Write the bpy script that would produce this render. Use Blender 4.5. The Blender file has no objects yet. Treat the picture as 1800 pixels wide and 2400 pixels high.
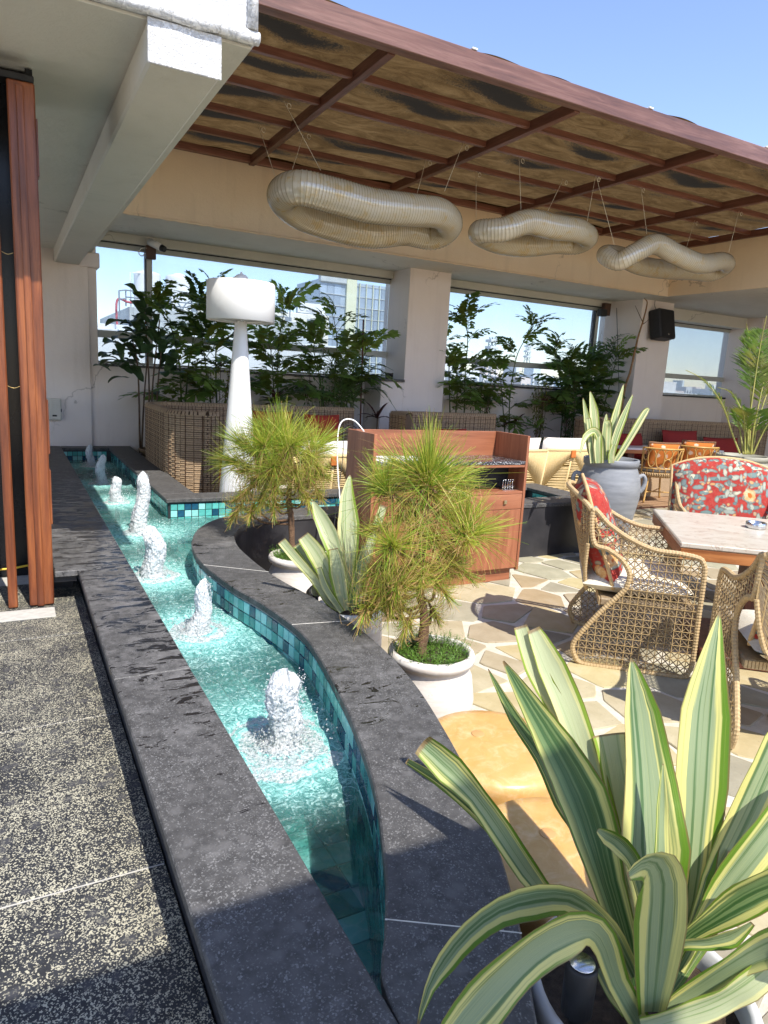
import bpy, math, random
import numpy as np
from mathutils import Vector, Matrix
R_ = math.radians
SC = bpy.context.scene
COL = SC.collection

# ------------------------------------------------------------------ camera, sky, sun, exposure
CAMH = 1.55
FPX = 1612.0
CX, CY = 900.0, 1200.0
_v1 = np.array([20 - 900.0, 838 - 1200.0, FPX]); _v3 = np.array([438 - 900.0, 9500 - 1200.0, FPX])
_Z = -_v3 / np.linalg.norm(_v3)
_Y = _v1 - _Z * (_v1 @ _Z); _Y /= np.linalg.norm(_Y)
_X = np.cross(_Y, _Z)
RW = np.stack([_X, _Y, _Z])                      # world <- (right, down, forward)
cam_d = bpy.data.cameras.new('camera'); cam = bpy.data.objects.new('camera', cam_d); COL.objects.link(cam)
cam_d.sensor_fit = 'VERTICAL'; cam_d.sensor_height = 36.0; cam_d.sensor_width = 27.0
cam_d.lens = 36.0 * FPX / 2400.0
cam_d.clip_start = 0.02; cam_d.clip_end = 3000
M = Matrix.Identity(4)
for i in range(3):
    M[i][0] = RW[i, 0]; M[i][1] = -RW[i, 1]; M[i][2] = -RW[i, 2]
M[2][3] = CAMH
cam.matrix_world = M
SC.camera = cam

SUN_TO = Vector((0.10, -0.725, 1.0)).normalized()
SUN_EL = math.asin(SUN_TO.z); SUN_AZ = math.atan2(SUN_TO.x, SUN_TO.y)      # clockwise from +Y
world = bpy.data.worlds.new('World'); SC.world = world; world.use_nodes = True
nt = world.node_tree; nt.nodes.clear()
sky = nt.nodes.new('ShaderNodeTexSky'); sky.sky_type = 'NISHITA'; sky.sun_disc = False
sky.sun_elevation = SUN_EL; sky.sun_rotation = SUN_AZ
sky.air_density = 1.0; sky.dust_density = .25; sky.ozone_density = 2.6; sky.altitude = 200
tint = nt.nodes.new('ShaderNodeMix'); tint.data_type = 'RGBA'; tint.blend_type = 'MULTIPLY'; tint.inputs[0].default_value = 1.0; tint.inputs[7].default_value = (.98, .90, .94, 1)
bg = nt.nodes.new('ShaderNodeBackground'); bg.inputs['Strength'].default_value = 0.15
wo = nt.nodes.new('ShaderNodeOutputWorld')
nt.links.new(sky.outputs[0], tint.inputs[6]); nt.links.new(tint.outputs[2], bg.inputs[0]); nt.links.new(bg.outputs[0], wo.inputs[0])
sl = bpy.data.lights.new('sun', 'SUN'); sl.energy = 3.3; sl.angle = R_(0.5); sl.color = (1.0, 0.95, 0.86)
so = bpy.data.objects.new('sun', sl); COL.objects.link(so)
so.rotation_euler = SUN_TO.to_track_quat('Z', 'Y').to_euler(); so.location = (0, -5, 12)
SC.view_settings.view_transform = 'Standard'; SC.view_settings.look = 'None'
SC.view_settings.gamma = 1.0; SC.view_settings.use_curve_mapping = False
SC.view_settings.exposure = 1.08
SC.render.engine = 'CYCLES'
SC.cycles.use_denoising = True
SC.cycles.max_bounces = 10; SC.cycles.diffuse_bounces = 5; SC.cycles.glossy_bounces = 4
SC.cycles.transmission_bounces = 6; SC.cycles.transparent_max_bounces = 12
SC.cycles.caustics_reflective = False; SC.cycles.caustics_refractive = False
SC.cycles.sample_clamp_indirect = 8.0

# ------------------------------------------------------------------ helpers
def ray(x, y):
    return RW @ np.array([x - CX, y - CY, FPX])
def atz(x, y, z):
    d = ray(x, y); t = (z - CAMH) / d[2]; return Vector((d[0] * t, d[1] * t, z))
def aty(x, y, Y):
    d = ray(x, y); t = Y / d[1]; return Vector((d[0] * t, Y, d[2] * t + CAMH))
def atd(x, y, dep):
    d = ray(x, y) / FPX * dep; return Vector((d[0], d[1], d[2] + CAMH))
KD = 1800.0 / 1659.0

def tag(o, label=None, cat=None, group=None, kind=None):
    if label: o['label'] = label
    if cat: o['category'] = cat
    if group: o['group'] = group
    if kind: o['kind'] = kind
    return o
def empty(name, loc=(0, 0, 0), rz=0.0, **k):
    o = bpy.data.objects.new(name, None); COL.objects.link(o)
    o.location = loc; o.rotation_euler = (0, 0, rz); o.empty_display_size = 0.1
    return tag(o, **k)
def obj(name, me, parent=None, mat=None, **k):
    o = bpy.data.objects.new(name, me); COL.objects.link(o)
    if parent is not None: o.parent = parent
    if mat is not None and len(me.materials) == 0: me.materials.append(mat)
    return tag(o, **k)

class MB:
    def __init__(s):
        s.v = []; s.f = []; s.m = []; s.sm = []; s.uv = {}
    def vert(s, p, uv=None):
        s.v.append((p[0], p[1], p[2]))
        if uv is not None: s.uv[len(s.v) - 1] = uv
        return len(s.v) - 1
    def face(s, idx, m=0, smooth=False):
        s.f.append(tuple(idx)); s.m.append(m); s.sm.append(smooth)
    def box(s, x0, x1, y0, y1, z0, z1, m=0, T=None):
        P = [(x0, y0, z0), (x1, y0, z0), (x1, y1, z0), (x0, y1, z0), (x0, y0, z1), (x1, y0, z1), (x1, y1, z1), (x0, y1, z1)]
        if T is not None: P = [T @ Vector(p) for p in P]
        b = len(s.v); s.v += [tuple(p) for p in P]
        for q in ((0, 3, 2, 1), (4, 5, 6, 7), (0, 1, 5, 4), (1, 2, 6, 5), (2, 3, 7, 6), (3, 0, 4, 7)):
            s.face([b + i for i in q], m)
    def bbox(s, x0, x1, y0, y1, z0, z1, bv=0.004, m=0, T=None):
        """box with chamfered edges"""
        b = len(s.v)
        cx, cy, cz = (x0 + x1) / 2, (y0 + y1) / 2, (z0 + z1) / 2
        hx, hy, hz = (x1 - x0) / 2, (y1 - y0) / 2, (z1 - z0) / 2
        bv = min(bv, hx * .45, hy * .45, hz * .45)
        idx = {}
        for sx in (-1, 1):
            for sy in (-1, 1):
                for sz in (-1, 1):
                    for ax in range(3):
                        h = [hx - bv, hy - bv, hz - bv]; h[ax] += bv
                        p = Vector((cx + sx * h[0], cy + sy * h[1], cz + sz * h[2]))
                        if T is not None: p = T @ p
                        idx[(sx, sy, sz, ax)] = len(s.v); s.v.append(tuple(p))
        def q(*k): s.face([idx[i] for i in k], m)
        for sg in (-1, 1):
            for ax, (u, w) in enumerate(((1, 2), (0, 2), (0, 1))):
                k = []
                for a, c in ((-1, -1), (1, -1), (1, 1), (-1, 1)):
                    t = [0, 0, 0]; t[ax] = sg; t[u] = a; t[w] = c; k.append((t[0], t[1], t[2], ax))
                if (sg > 0) == (ax == 1): k.reverse()
                q(*k)
        for a in (-1, 1):
            for c in (-1, 1):
                k = [(a, c, -1, 0), (a, c, -1, 1), (a, c, 1, 1), (a, c, 1, 0)]
                q(*(k if a * c > 0 else k[::-1]))
                k = [(a, -1, c, 0), (a, -1, c, 2), (a, 1, c, 2), (a, 1, c, 0)]
                q(*(k if a * c < 0 else k[::-1]))
                k = [(-1, a, c, 1), (-1, a, c, 2), (1, a, c, 2), (1, a, c, 1)]
                q(*(k if a * c > 0 else k[::-1]))
                for d in (-1, 1):
                    k = [(a, c, d, 0), (a, c, d, 1), (a, c, d, 2)]
                    q(*(k if a * c * d > 0 else k[::-1]))
    def ring_tube(s, pts, rad, n=8, m=0, closed=False, cap=True, smooth=True, flat=None, up=None):
        """sweep a circle (or flat ellipse) along pts; rad a number or list"""
        N = len(pts); P = [Vector(p) for p in pts]
        rr = rad if isinstance(rad, (list, tuple)) else [rad] * N
        b = len(s.v); nrm = None
        for i in range(N):
            if closed: t = P[(i + 1) % N] - P[i - 1]
            else: t = P[min(i + 1, N - 1)] - P[max(i - 1, 0)]
            if t.length < 1e-9: t = Vector((0, 0, 1))
            t.normalize()
            if nrm is None:
                a = up if up is not None else (Vector((0, 0, 1)) if abs(t.z) < .9 else Vector((1, 0, 0)))
                nrm = (a - t * a.dot(t)).normalized()
            else:
                if up is not None:
                    a = up
                    if abs(a.dot(t)) < .98: nrm = a
                nrm = (nrm - t * nrm.dot(t))
                nrm = nrm.normalized() if nrm.length > 1e-6 else t.orthogonal().normalized()
            bn = t.cross(nrm)
            for k in range(n):
                a = 2 * math.pi * k / n
                if flat: q = P[i] + nrm * (math.cos(a) * rr[i] * flat) + bn * (math.sin(a) * rr[i])
                else: q = P[i] + nrm * (math.cos(a) * rr[i]) + bn * (math.sin(a) * rr[i])
                s.v.append(tuple(q))
        for i in range(N if closed else N - 1):
            j = (i + 1) % N
            for k in range(n):
                k2 = (k + 1) % n
                s.face((b + i * n + k, b + i * n + k2, b + j * n + k2, b + j * n + k), m, smooth)
        if cap and not closed:
            s.face([b + k for k in range(n)][::-1], m); s.face([b + (N - 1) * n + k for k in range(n)], m)
    def bar(s, a, b_, r, m=0, n=4, smooth=False):
        s.ring_tube([a, b_], r, n=n, m=m, smooth=smooth)
    def lathe(s, prof, n=32, m=0, c=(0, 0, 0), smooth=True, cap0=True, cap1=False, wob=0.0, rnd=None):
        b = len(s.v); N = len(prof)
        for i, (r, z) in enumerate(prof):
            for k in range(n):
                a = 2 * math.pi * k / n
                q = r
                if wob and rnd: q = r * (1 + wob * (rnd.random() - .5))
                s.v.append((c[0] + q * math.cos(a), c[1] + q * math.sin(a), c[2] + z))
        for i in range(N - 1):
            for k in range(n):
                k2 = (k + 1) % n
                s.face((b + i * n + k, b + i * n + k2, b + (i + 1) * n + k2, b + (i + 1) * n + k), m, smooth)
        if cap0: s.face([b + k for k in range(n)][::-1], m)
        if cap1: s.face([b + (N - 1) * n + k for k in range(n)], m)
    def prism(s, poly, z0, z1, m=0, mside=None, bv=0.0):
        """extrude an xy polygon (ccw) from z0 to z1"""
        n = len(poly); b = len(s.v)
        ar = sum(poly[i][0] * poly[(i + 1) % n][1] - poly[(i + 1) % n][0] * poly[i][1] for i in range(n))
        if ar < 0: poly = poly[::-1]
        ms = m if mside is None else mside
        if bv:
            cx = sum(p[0] for p in poly) / n; cy = sum(p[1] for p in poly) / n
            ins = []
            for p in poly:
                d = Vector((p[0] - cx, p[1] - cy)); L = d.length
                d = d * max(0.0, (L - bv) / L) if L > 1e-6 else d
                ins.append((cx + d.x, cy + d.y))
            rows = [(poly, z0), (poly, z1 - bv), (ins, z1)]
        else: rows = [(poly, z0), (poly, z1)]
        for pl, z in rows: s.v += [(p[0], p[1], z) for p in pl]
        for r in range(len(rows) - 1):
            for i in range(n):
                j = (i + 1) % n
                s.face((b + r * n + i, b + r * n + j, b + (r + 1) * n + j, b + (r + 1) * n + i), ms)
        s.face([b + (len(rows) - 1) * n + i for i in range(n)], m); s.face([b + i for i in range(n)][::-1], ms)
    def grid(s, fn, nu, nv, m=0, smooth=True, uv=False, closed_u=False):
        b = len(s.v)
        for j in range(nv + 1):
            for i in range(nu + (0 if closed_u else 1)):
                u, v = i / nu, j / nv
                s.v.append(tuple(fn(u, v)))
                if uv: s.uv[len(s.v) - 1] = (u, v)
        W = nu if closed_u else nu + 1
        for j in range(nv):
            for i in range(nu):
                i2 = (i + 1) % W if closed_u else i + 1
                s.face((b + j * W + i, b + j * W + i2, b + (j + 1) * W + i2, b + (j + 1) * W + i), m, smooth)
    def leaf(s, pts, wid, up, fold=0.25, nx=4, m=0, wave=0.0, rnd=None):
        """strap leaf: centre line pts, full widths wid, 'up' the face normal hint; uv = (across, along)"""
        N = len(pts); P = [Vector(p) for p in pts]; b = len(s.v)
        ph = rnd.random() * 6 if rnd else 0
        for i in range(N):
            t = (P[min(i + 1, N - 1)] - P[max(i - 1, 0)]).normalized()
            u_ = up(i / (N - 1)) if callable(up) else up
            side = t.cross(u_)
            side = side.normalized() if side.length > 1e-5 else Vector((1, 0, 0))
            nn = side.cross(t).normalized()
            for k in range(nx + 1):
                a = k / nx * 2 - 1
                w = wid[i] * .5
                q = P[i] + side * (a * w) + nn * (fold * w * a * a)
                if wave: q = q + nn * (wave * w * abs(a) * math.sin(ph + i * .9 + a * 1.7))
                s.v.append(tuple(q)); s.uv[len(s.v) - 1] = ((a + 1) / 2, i / (N - 1))
        W = nx + 1
        for i in range(N - 1):
            for k in range(nx):
                s.face((b + i * W + k, b + i * W + k + 1, b + (i + 1) * W + k + 1, b + (i + 1) * W + k), m, True)
    def mesh(s, name, mats=()):
        me = bpy.data.meshes.new(name)
        me.from_pydata(s.v, [], s.f)
        for mt in mats: me.materials.append(mt)
        n = len(s.f)
        if n:
            me.polygons.foreach_set('material_index', s.m)
            me.polygons.foreach_set('use_smooth', s.sm)
        if s.uv:
            ul = me.uv_layers.new(name='UVMap')
            li = np.zeros(len(me.loops), dtype=np.int32); me.loops.foreach_get('vertex_index', li)
            arr = np.zeros((len(s.v), 2), dtype=np.float32)
            for k, q in s.uv.items(): arr[k] = q
            ul.data.foreach_set('uv', arr[li].ravel())
        me.update()
        return me
    def build(s, name, mats, parent=None, **k):
        if not isinstance(mats, (list, tuple)): mats = [mats]
        return obj(name, s.mesh(name, mats), parent, None, **k)

def crom(P, n=8, closed=False):
    P = [Vector(p) for p in P]; out = []; N = len(P)
    rng = range(N) if closed else range(N - 1)
    for i in rng:
        if closed: a, b, c, d = P[i - 1], P[i], P[(i + 1) % N], P[(i + 2) % N]
        else: a, b, c, d = P[max(i - 1, 0)], P[i], P[i + 1], P[min(i + 2, N - 1)]
        for k in range(n):
            t = k / n
            out.append(.5 * ((2 * b) + (c - a) * t + (2 * a - 5 * b + 4 * c - d) * t * t + (3 * b - a - 3 * c + d) * t ** 3))
    if not closed: out.append(P[-1])
    return out
def resample(P, step=None, n=None, closed=False):
    P = [Vector(p) for p in P]
    if closed: P = P + [P[0]]
    L = [0]
    for a, b in zip(P, P[1:]): L.append(L[-1] + (b - a).length)
    if n is None: n = max(2, int(round(L[-1] / step)))
    out = []; j = 0
    for i in range(n + (0 if closed else 1)):
        t = L[-1] * i / n
        while j < len(L) - 2 and L[j + 1] < t: j += 1
        k = (t - L[j]) / max(1e-9, L[j + 1] - L[j]); out.append(P[j].lerp(P[j + 1], k))
    return out
def lerp_list(vals, n):
    m = len(vals) - 1; out = []
    for i in range(n):
        t = i / (n - 1) * m; k = min(int(t), m - 1); out.append(vals[k] + (vals[k + 1] - vals[k]) * (t - k))
    return out

# ------------------------------------------------------------------ materials
class NT:
    def __init__(s, name):
        s.mat = bpy.data.materials.new(name); s.mat.use_nodes = True
        s.t = s.mat.node_tree; s.t.nodes.clear()
        s.out = s.t.nodes.new('ShaderNodeOutputMaterial')
        s.tc = None
    def n(s, ty, **k):
        nd = s.t.nodes.new('ShaderNode' + ty)
        for a, b in k.items():
            if a.startswith('i_'):
                key = a[2:]; key = int(key) if key.isdigit() else key.replace('_', ' ')
                if hasattr(b, 'is_output') or isinstance(b, bpy.types.NodeSocket): s.t.links.new(b, nd.inputs[key])
                else: nd.inputs[key].default_value = b
            else: setattr(nd, a, b)
        return nd
    def l(s, a, b): s.t.links.new(a, b)
    def coord(s, kind='Object', scale=(1, 1, 1), rot=(0, 0, 0)):
        if s.tc is None: s.tc = s.n('TexCoord')
        mp = s.n('Mapping'); s.l(s.tc.outputs[kind], mp.inputs['Vector'])
        mp.inputs['Scale'].default_value = scale; mp.inputs['Rotation'].default_value = rot
        return mp.outputs[0]
    def noise(s, vec, scale, detail=5.0, rough=.55, dist=0.0):
        nd = s.n('TexNoise'); s.l(vec, nd.inputs['Vector'])
        nd.inputs['Scale'].default_value = scale; nd.inputs['Detail'].default_value = detail
        nd.inputs['Roughness'].default_value = rough; nd.inputs['Distortion'].default_value = dist
        return nd.outputs['Fac']
    def vor(s, vec, scale, feature='F1', out='Distance', rnd=1.0):
        nd = s.n('TexVoronoi'); nd.feature = feature; s.l(vec, nd.inputs['Vector'])
        nd.inputs['Scale'].default_value = scale; nd.inputs['Randomness'].default_value = rnd
        return nd.outputs[out]
    def ramp(s, fac, stops, interp='LINEAR'):
        nd = s.n('ValToRGB'); s.l(fac, nd.inputs['Fac']); cr = nd.color_ramp; cr.interpolation = interp
        while len(cr.elements) < len(stops): cr.elements.new(.5)
        for e, (p, c) in zip(cr.elements, stops):
            e.position = p
            e.color = (c, c, c, 1) if isinstance(c, (int, float)) else (c[0], c[1], c[2], 1)
        return nd.outputs['Color']
    def mix(s, fac, a, b, mode='MIX'):
        nd = s.n('Mix'); nd.data_type = 'RGBA'; nd.blend_type = mode
        for sock, val in ((nd.inputs[0], fac), (nd.inputs[6], a), (nd.inputs[7], b)):
            if isinstance(val, bpy.types.NodeSocket): s.l(val, sock)
            elif isinstance(val, (int, float)): sock.default_value = val if sock == nd.inputs[0] else (val, val, val, 1)
            else: sock.default_value = (val[0], val[1], val[2], 1)
        return nd.outputs[2]
    def math(s, op, a, b=0.0):
        nd = s.n('Math'); nd.operation = op
        for sock, val in ((nd.inputs[0], a), (nd.inputs[1], b)):
            if isinstance(val, bpy.types.NodeSocket): s.l(val, sock)
            else: sock.default_value = val
        return nd.outputs[0]
    def bump(s, h, strength=.3, dist=.01):
        nd = s.n('Bump'); s.l(h, nd.inputs['Height']); nd.inputs['Strength'].default_value = strength
        nd.inputs['Distance'].default_value = dist; return nd.outputs['Normal']
    def objrand(s):
        return s.n('ObjectInfo').outputs['Random']
    def principled(s, col, rough=.6, normal=None, metallic=0.0, spec=.5, **k):
        b = s.n('BsdfPrincipled')
        for key, val in (('Base Color', col), ('Roughness', rough), ('Metallic', metallic), ('Specular IOR Level', spec)):
            sock = b.inputs[key]
            if isinstance(val, bpy.types.NodeSocket): s.l(val, sock)
            elif key == 'Base Color': sock.default_value = (val[0], val[1], val[2], 1)
            else: sock.default_value = val
        if normal is not None: s.l(normal, b.inputs['Normal'])
        for a, v in k.items(): b.inputs[a.replace('_', ' ')].default_value = v
        return b.outputs[0]
    def done(s, shader):
        s.l(shader, s.out.inputs['Surface']); return s.mat

def simple(name, stops, scale=8, detail=6, rough=.6, bump=0.0, bscale=None, bdist=.004, stretch=(1, 1, 1), spec=.4, metallic=0.0, rvar=0.0, dist=0.0, rghvar=0.0):
    """noise-coloured surface; rvar varies the value per object"""
    t = NT(name); c = t.coord('Object', stretch)
    f = t.noise(c, scale, detail, .6, dist)
    col = t.ramp(f, stops)
    if rvar:
        r = t.objrand(); hs = t.n('HueSaturation'); t.l(col, hs.inputs['Color'])
        t.l(t.math('ADD', t.math('MULTIPLY', r, rvar * 2), 1 - rvar), hs.inputs['Value']); col = hs.outputs[0]
    nrm = None
    if bump: nrm = t.bump(t.noise(t.coord('Object', stretch), bscale or scale * 4, 8, .65), bump, bdist)
    rg = rough
    if rghvar: rg = t.math('ADD', t.math('MULTIPLY', f, rghvar), rough - rghvar * .5)
    return t.done(t.principled(col, rg, nrm, metallic, spec))

def m_plaster(name, a, b, bump=.25):
    t = NT(name); c = t.coord('Object')
    f = t.noise(c, 1.3, 6, .6); g = t.noise(c, 9, 8, .7); st = t.noise(t.coord('Object', (3, 3, .25)), 2.2, 5, .6)
    col = t.ramp(f, [(.3, a), (.7, b)])
    col = t.mix(t.ramp(st, [(.55, 0.0), (.8, .22)]), col, (a[0] * .6, a[1] * .58, a[2] * .54))
    wv = t.n('VectorMath'); wv.operation = 'MULTIPLY_ADD'; nz = t.n('TexNoise'); t.l(c, nz.inputs['Vector']); nz.inputs['Scale'].default_value = 4; nz.inputs['Detail'].default_value = 6
    t.l(nz.outputs['Color'], wv.inputs[0]); wv.inputs[1].default_value = (.5, .5, .5); t.l(c, wv.inputs[2])
    ce = t.vor(wv.outputs[0], .55, 'DISTANCE_TO_EDGE'); cm = t.math('MULTIPLY', t.ramp(ce, [(.0, 1.0), (.006, 0.0)]), t.ramp(t.noise(c, .9, 3, .5), [(.52, 0.0), (.60, .6)]))
    col = t.mix(cm, col, (a[0] * .3, a[1] * .28, a[2] * .25))
    gr = t.noise(t.coord('Object', (1, 1, 1)), 26, 7, .75, .6); g = t.math('ADD', g, t.math('MULTIPLY', t.ramp(gr, [(.48, 0.0), (.56, 1.0)]), .35))
    nr = t.bump(g, bump, .012)
    return t.done(t.principled(col, .75, nr, 0, .25))
def m_wood(name, dark, mid, light, axis='z', rough=.42, coat=0.0, scale=1.0, bump=.15):
    t = NT(name)
    st = {'z': (14, 14, .9), 'x': (.9, 14, 14), 'y': (14, .9, 14)}[axis]
    c = t.coord('Object', tuple(q * scale for q in st))
    f = t.noise(c, 1.6, 8, .62, .6); g = t.noise(c, 9, 6, .7, .2)
    col = t.ramp(f, [(.28, dark), (.5, mid), (.74, light)])
    col = t.mix(t.ramp(g, [(.5, 0.0), (.75, .5)]), col, dark)
    nr = t.bump(g, bump, .002)
    return t.done(t.principled(col, t.ramp(g, [(.3, rough - .1), (.8, rough + .2)]), nr, 0, .45, Coat_Weight=coat, Coat_Roughness=.25))

MAT = {}
MAT['plaster_white'] = m_plaster('plaster_white', (.74, .74, .73), (.80, .80, .79), .8)
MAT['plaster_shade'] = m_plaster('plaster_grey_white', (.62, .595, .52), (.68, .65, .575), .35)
MAT['plaster_pink'] = m_plaster('plaster_pinkish', (.76, .67, .615), (.82, .735, .675), .2)
MAT['plaster_peach'] = m_plaster('plaster_peach', (.80, .62, .41), (.84, .67, .46), .3)
MAT['post_wood'] = m_wood('reddish_varnished_wood', (.05, .012, .006), (.19, .052, .017), (.38, .125, .038), 'z', .38, .15, 1.0, .4)
MAT['pergola_wood_x'] = m_wood('pergola_wood_along', (.085, .03, .018), (.20, .075, .045), (.33, .14, .09), 'x', .4, .2)
MAT['beam_wood'] = m_wood('front_beam_sheen', (.075, .030, .020), (.155, .068, .046), (.25, .13, .098), 'x', .42, .3)  # pinkish sheen of the lit front face is put into this colour
MAT['pergola_wood_y'] = m_wood('pergola_wood_across', (.075, .028, .018), (.15, .056, .035), (.24, .10, .065), 'y', .45, .15)
MAT['cabinet_wood'] = m_wood('cabinet_veneer', (.20, .07, .035), (.34, .125, .062), (.44, .18, .092), 'x', .38, .1, .8, .05)
MAT['cabinet_wood_v'] = m_wood('cabinet_veneer_upright', (.20, .07, .035), (.34, .125, .062), (.44, .18, .092), 'z', .38, .1, .8, .05)
MAT['table_wood'] = m_wood('table_wood', (.22, .07, .02), (.45, .17, .05), (.6, .26, .09), 'x', .4, .1)
MAT['dark_wood'] = m_wood('dark_red_wood', (.05, .015, .01), (.12, .035, .02), (.2, .06, .035), 'z', .45, .1)
MAT['black'] = simple('matt_black', [(.3, (.012, .012, .013)), (.7, (.022, .022, .024))], 20, rough=.55)
MAT['black_gloss'] = simple('dark_interior', [(.3, (.006, .006, .008)), (.7, (.012, .012, .014))], 3, rough=.2)
MAT['metal'] = simple('brushed_steel', [(.3, (.55, .55, .56)), (.7, (.72, .72, .73))], 30, rough=.25, metallic=1.0)
MAT['white_paint'] = simple('white_fibreglass', [(.3, (.80, .80, .79)), (.7, (.84, .84, .83))], 3, rough=.35, bump=.05)
MAT['frame_grey'] = simple('window_frame_grey', [(.3, (.42, .43, .40)), (.7, (.50, .51, .48))], 5, rough=.5)
MAT['grout'] = simple('pale_grout', [(.3, (.42, .40, .36)), (.7, (.54, .52, .47))], 30, rough=.85, bump=.3)
MAT['soil'] = simple('dark_soil', [(.3, (.03, .02, .013)), (.7, (.09, .06, .04))], 60, rough=.95, bump=.9, bdist=.01)

def m_glass():
    t = NT('window_glass')
    tr = t.n('BsdfTransparent'); tr.inputs[0].default_value = (.78, .82, .84, 1)
    gl = t.n('BsdfGlossy'); gl.inputs['Roughness'].default_value = .03
    lw = t.n('LayerWeight'); lw.inputs['Blend'].default_value = .25
    dirt = t.noise(t.coord('Object', (1, 1, .3)), 2.0, 4, .6)
    f = t.math('MULTIPLY', lw.outputs['Fresnel'], .55)
    mx = t.n('MixShader'); t.l(f, mx.inputs[0]); t.l(tr.outputs[0], mx.inputs[1]); t.l(gl.outputs[0], mx.inputs[2])
    df = t.n('BsdfTranslucent'); df.inputs[0].default_value = (.8, .85, .88, 1)
    m2 = t.n('MixShader'); t.l(t.ramp(dirt, [(.35, .03), (.75, .10)]), m2.inputs[0]); t.l(mx.outputs[0], m2.inputs[1]); t.l(df.outputs[0], m2.inputs[2])
    return t.done(m2.outputs[0])
MAT['glass'] = m_glass()

def m_granite(name, base, fleck, blotch, lo, hi, fs=70, rough=.35, wet=False, bump=.1, cover=.3):
    t = NT(name); c = t.coord('Object')
    big = t.noise(c, 24, 4, .6)
    wv = t.n('VectorMath'); wv.operation = 'MULTIPLY_ADD'; nz = t.n('TexNoise'); t.l(c, nz.inputs['Vector']); nz.inputs['Scale'].default_value = 40
    t.l(nz.outputs['Color'], wv.inputs[0]); wv.inputs[1].default_value = (.02, .02, .02); t.l(c, wv.inputs[2])
    bl = t.vor(wv.outputs[0], 24, 'F1', 'Color'); bw = t.n('RGBToBW'); t.l(bl, bw.inputs[0])
    bd = t.vor(wv.outputs[0], 24, 'F1', 'Distance')
    vc = t.vor(c, fs * 2.4, 'F1', 'Color'); vb = t.n('RGBToBW'); t.l(vc, vb.inputs[0]); fl = t.math('ADD', t.math('MULTIPLY', vb.outputs[0], .55), t.math('MULTIPLY', t.noise(c, fs * .7, 6, .75, .3), .45)); pat = t.noise(c, 4.0, 5, .65); fine = t.noise(c, fs * 3.1, 4, .75)
    col = t.mix(t.ramp(big, [(.35, 0.0), (.65, 1.0)]), base, (base[0] * 1.7, base[1] * 1.7, base[2] * 1.7))
    chip = t.math('MULTIPLY', t.ramp(bw.outputs[0], [(.58, 0.0), (.66, 1.0)]), t.ramp(bd, [(.2, 1.0), (.48, 0.0)]))
    col = t.mix(t.math('MULTIPLY', chip, .8), col, blotch)
    thr = t.math('ADD', t.math('ADD', fl, t.math('MULTIPLY', t.math('SUBTRACT', pat, .5), cover)), t.math('MULTIPLY', t.math('SUBTRACT', fine, .5), .35))
    fm = t.ramp(thr, [(lo, 0.0), (hi, 1.0)])
    col = t.mix(t.math('MULTIPLY', fm, t.ramp(chip, [(0.0, 1.0), (.8, .25)])), col, fleck)
    rg = t.math('ADD', t.math('MULTIPLY', fm, .2), rough)
    if wet:
        w = t.noise(t.coord('Object', (1, 2.6, 1)), 8, 7, .7, .9)
        at = t.n('Attribute'); at.attribute_name = 'wet'
        m = t.ramp(t.math('ADD', w, t.math('MULTIPLY', at.outputs['Fac'], .24)), [(.70, 0.0), (.725, 1.0)])
        lime = t.ramp(t.math('ADD', t.noise(c, 11, 6, .7), t.math('MULTIPLY', at.outputs['Fac'], .2)), [(.60, 0.0), (.85, .55)])
        col = t.mix(lime, col, (.26, .25, .245))
        col = t.mix(m, col, (base[0] * .3, base[1] * .3, base[2] * .34)); rg = t.mix(m, rg, .08)
    nr = t.bump(t.noise(c, 90, 6, .7), bump, .002)
    return t.done(t.principled(col, rg, nr, 0, .35))
MAT['deck_granite'] = m_granite('flamed_granite', (.022, .023, .026), (.45, .42, .315), (.058, .058, .064), .58, .605, 130, .6, bump=.5, cover=.40)
MAT['coping_granite'] = m_granite('honed_black_granite', (.052, .050, .049), (.21, .205, .20), (.115, .11, .108), .60, .76, 120, .58, True, .3, .3)
MAT['counter_granite'] = m_granite('polished_granite', (.02, .02, .024), (.45, .45, .46), (.1, .09, .1), .62, .70, 60, .12)
MAT['ledge_granite'] = m_granite('dark_ledge_granite', (.02, .02, .022), (.2, .2, .2), (.06, .06, .06), .6, .7, 70, .35)
MAT['clad_dark'] = simple('dark_cladding_slab', [(.3, (.022, .022, .026)), (.7, (.05, .048, .052))], 4, rough=.4, bump=.1)
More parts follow.
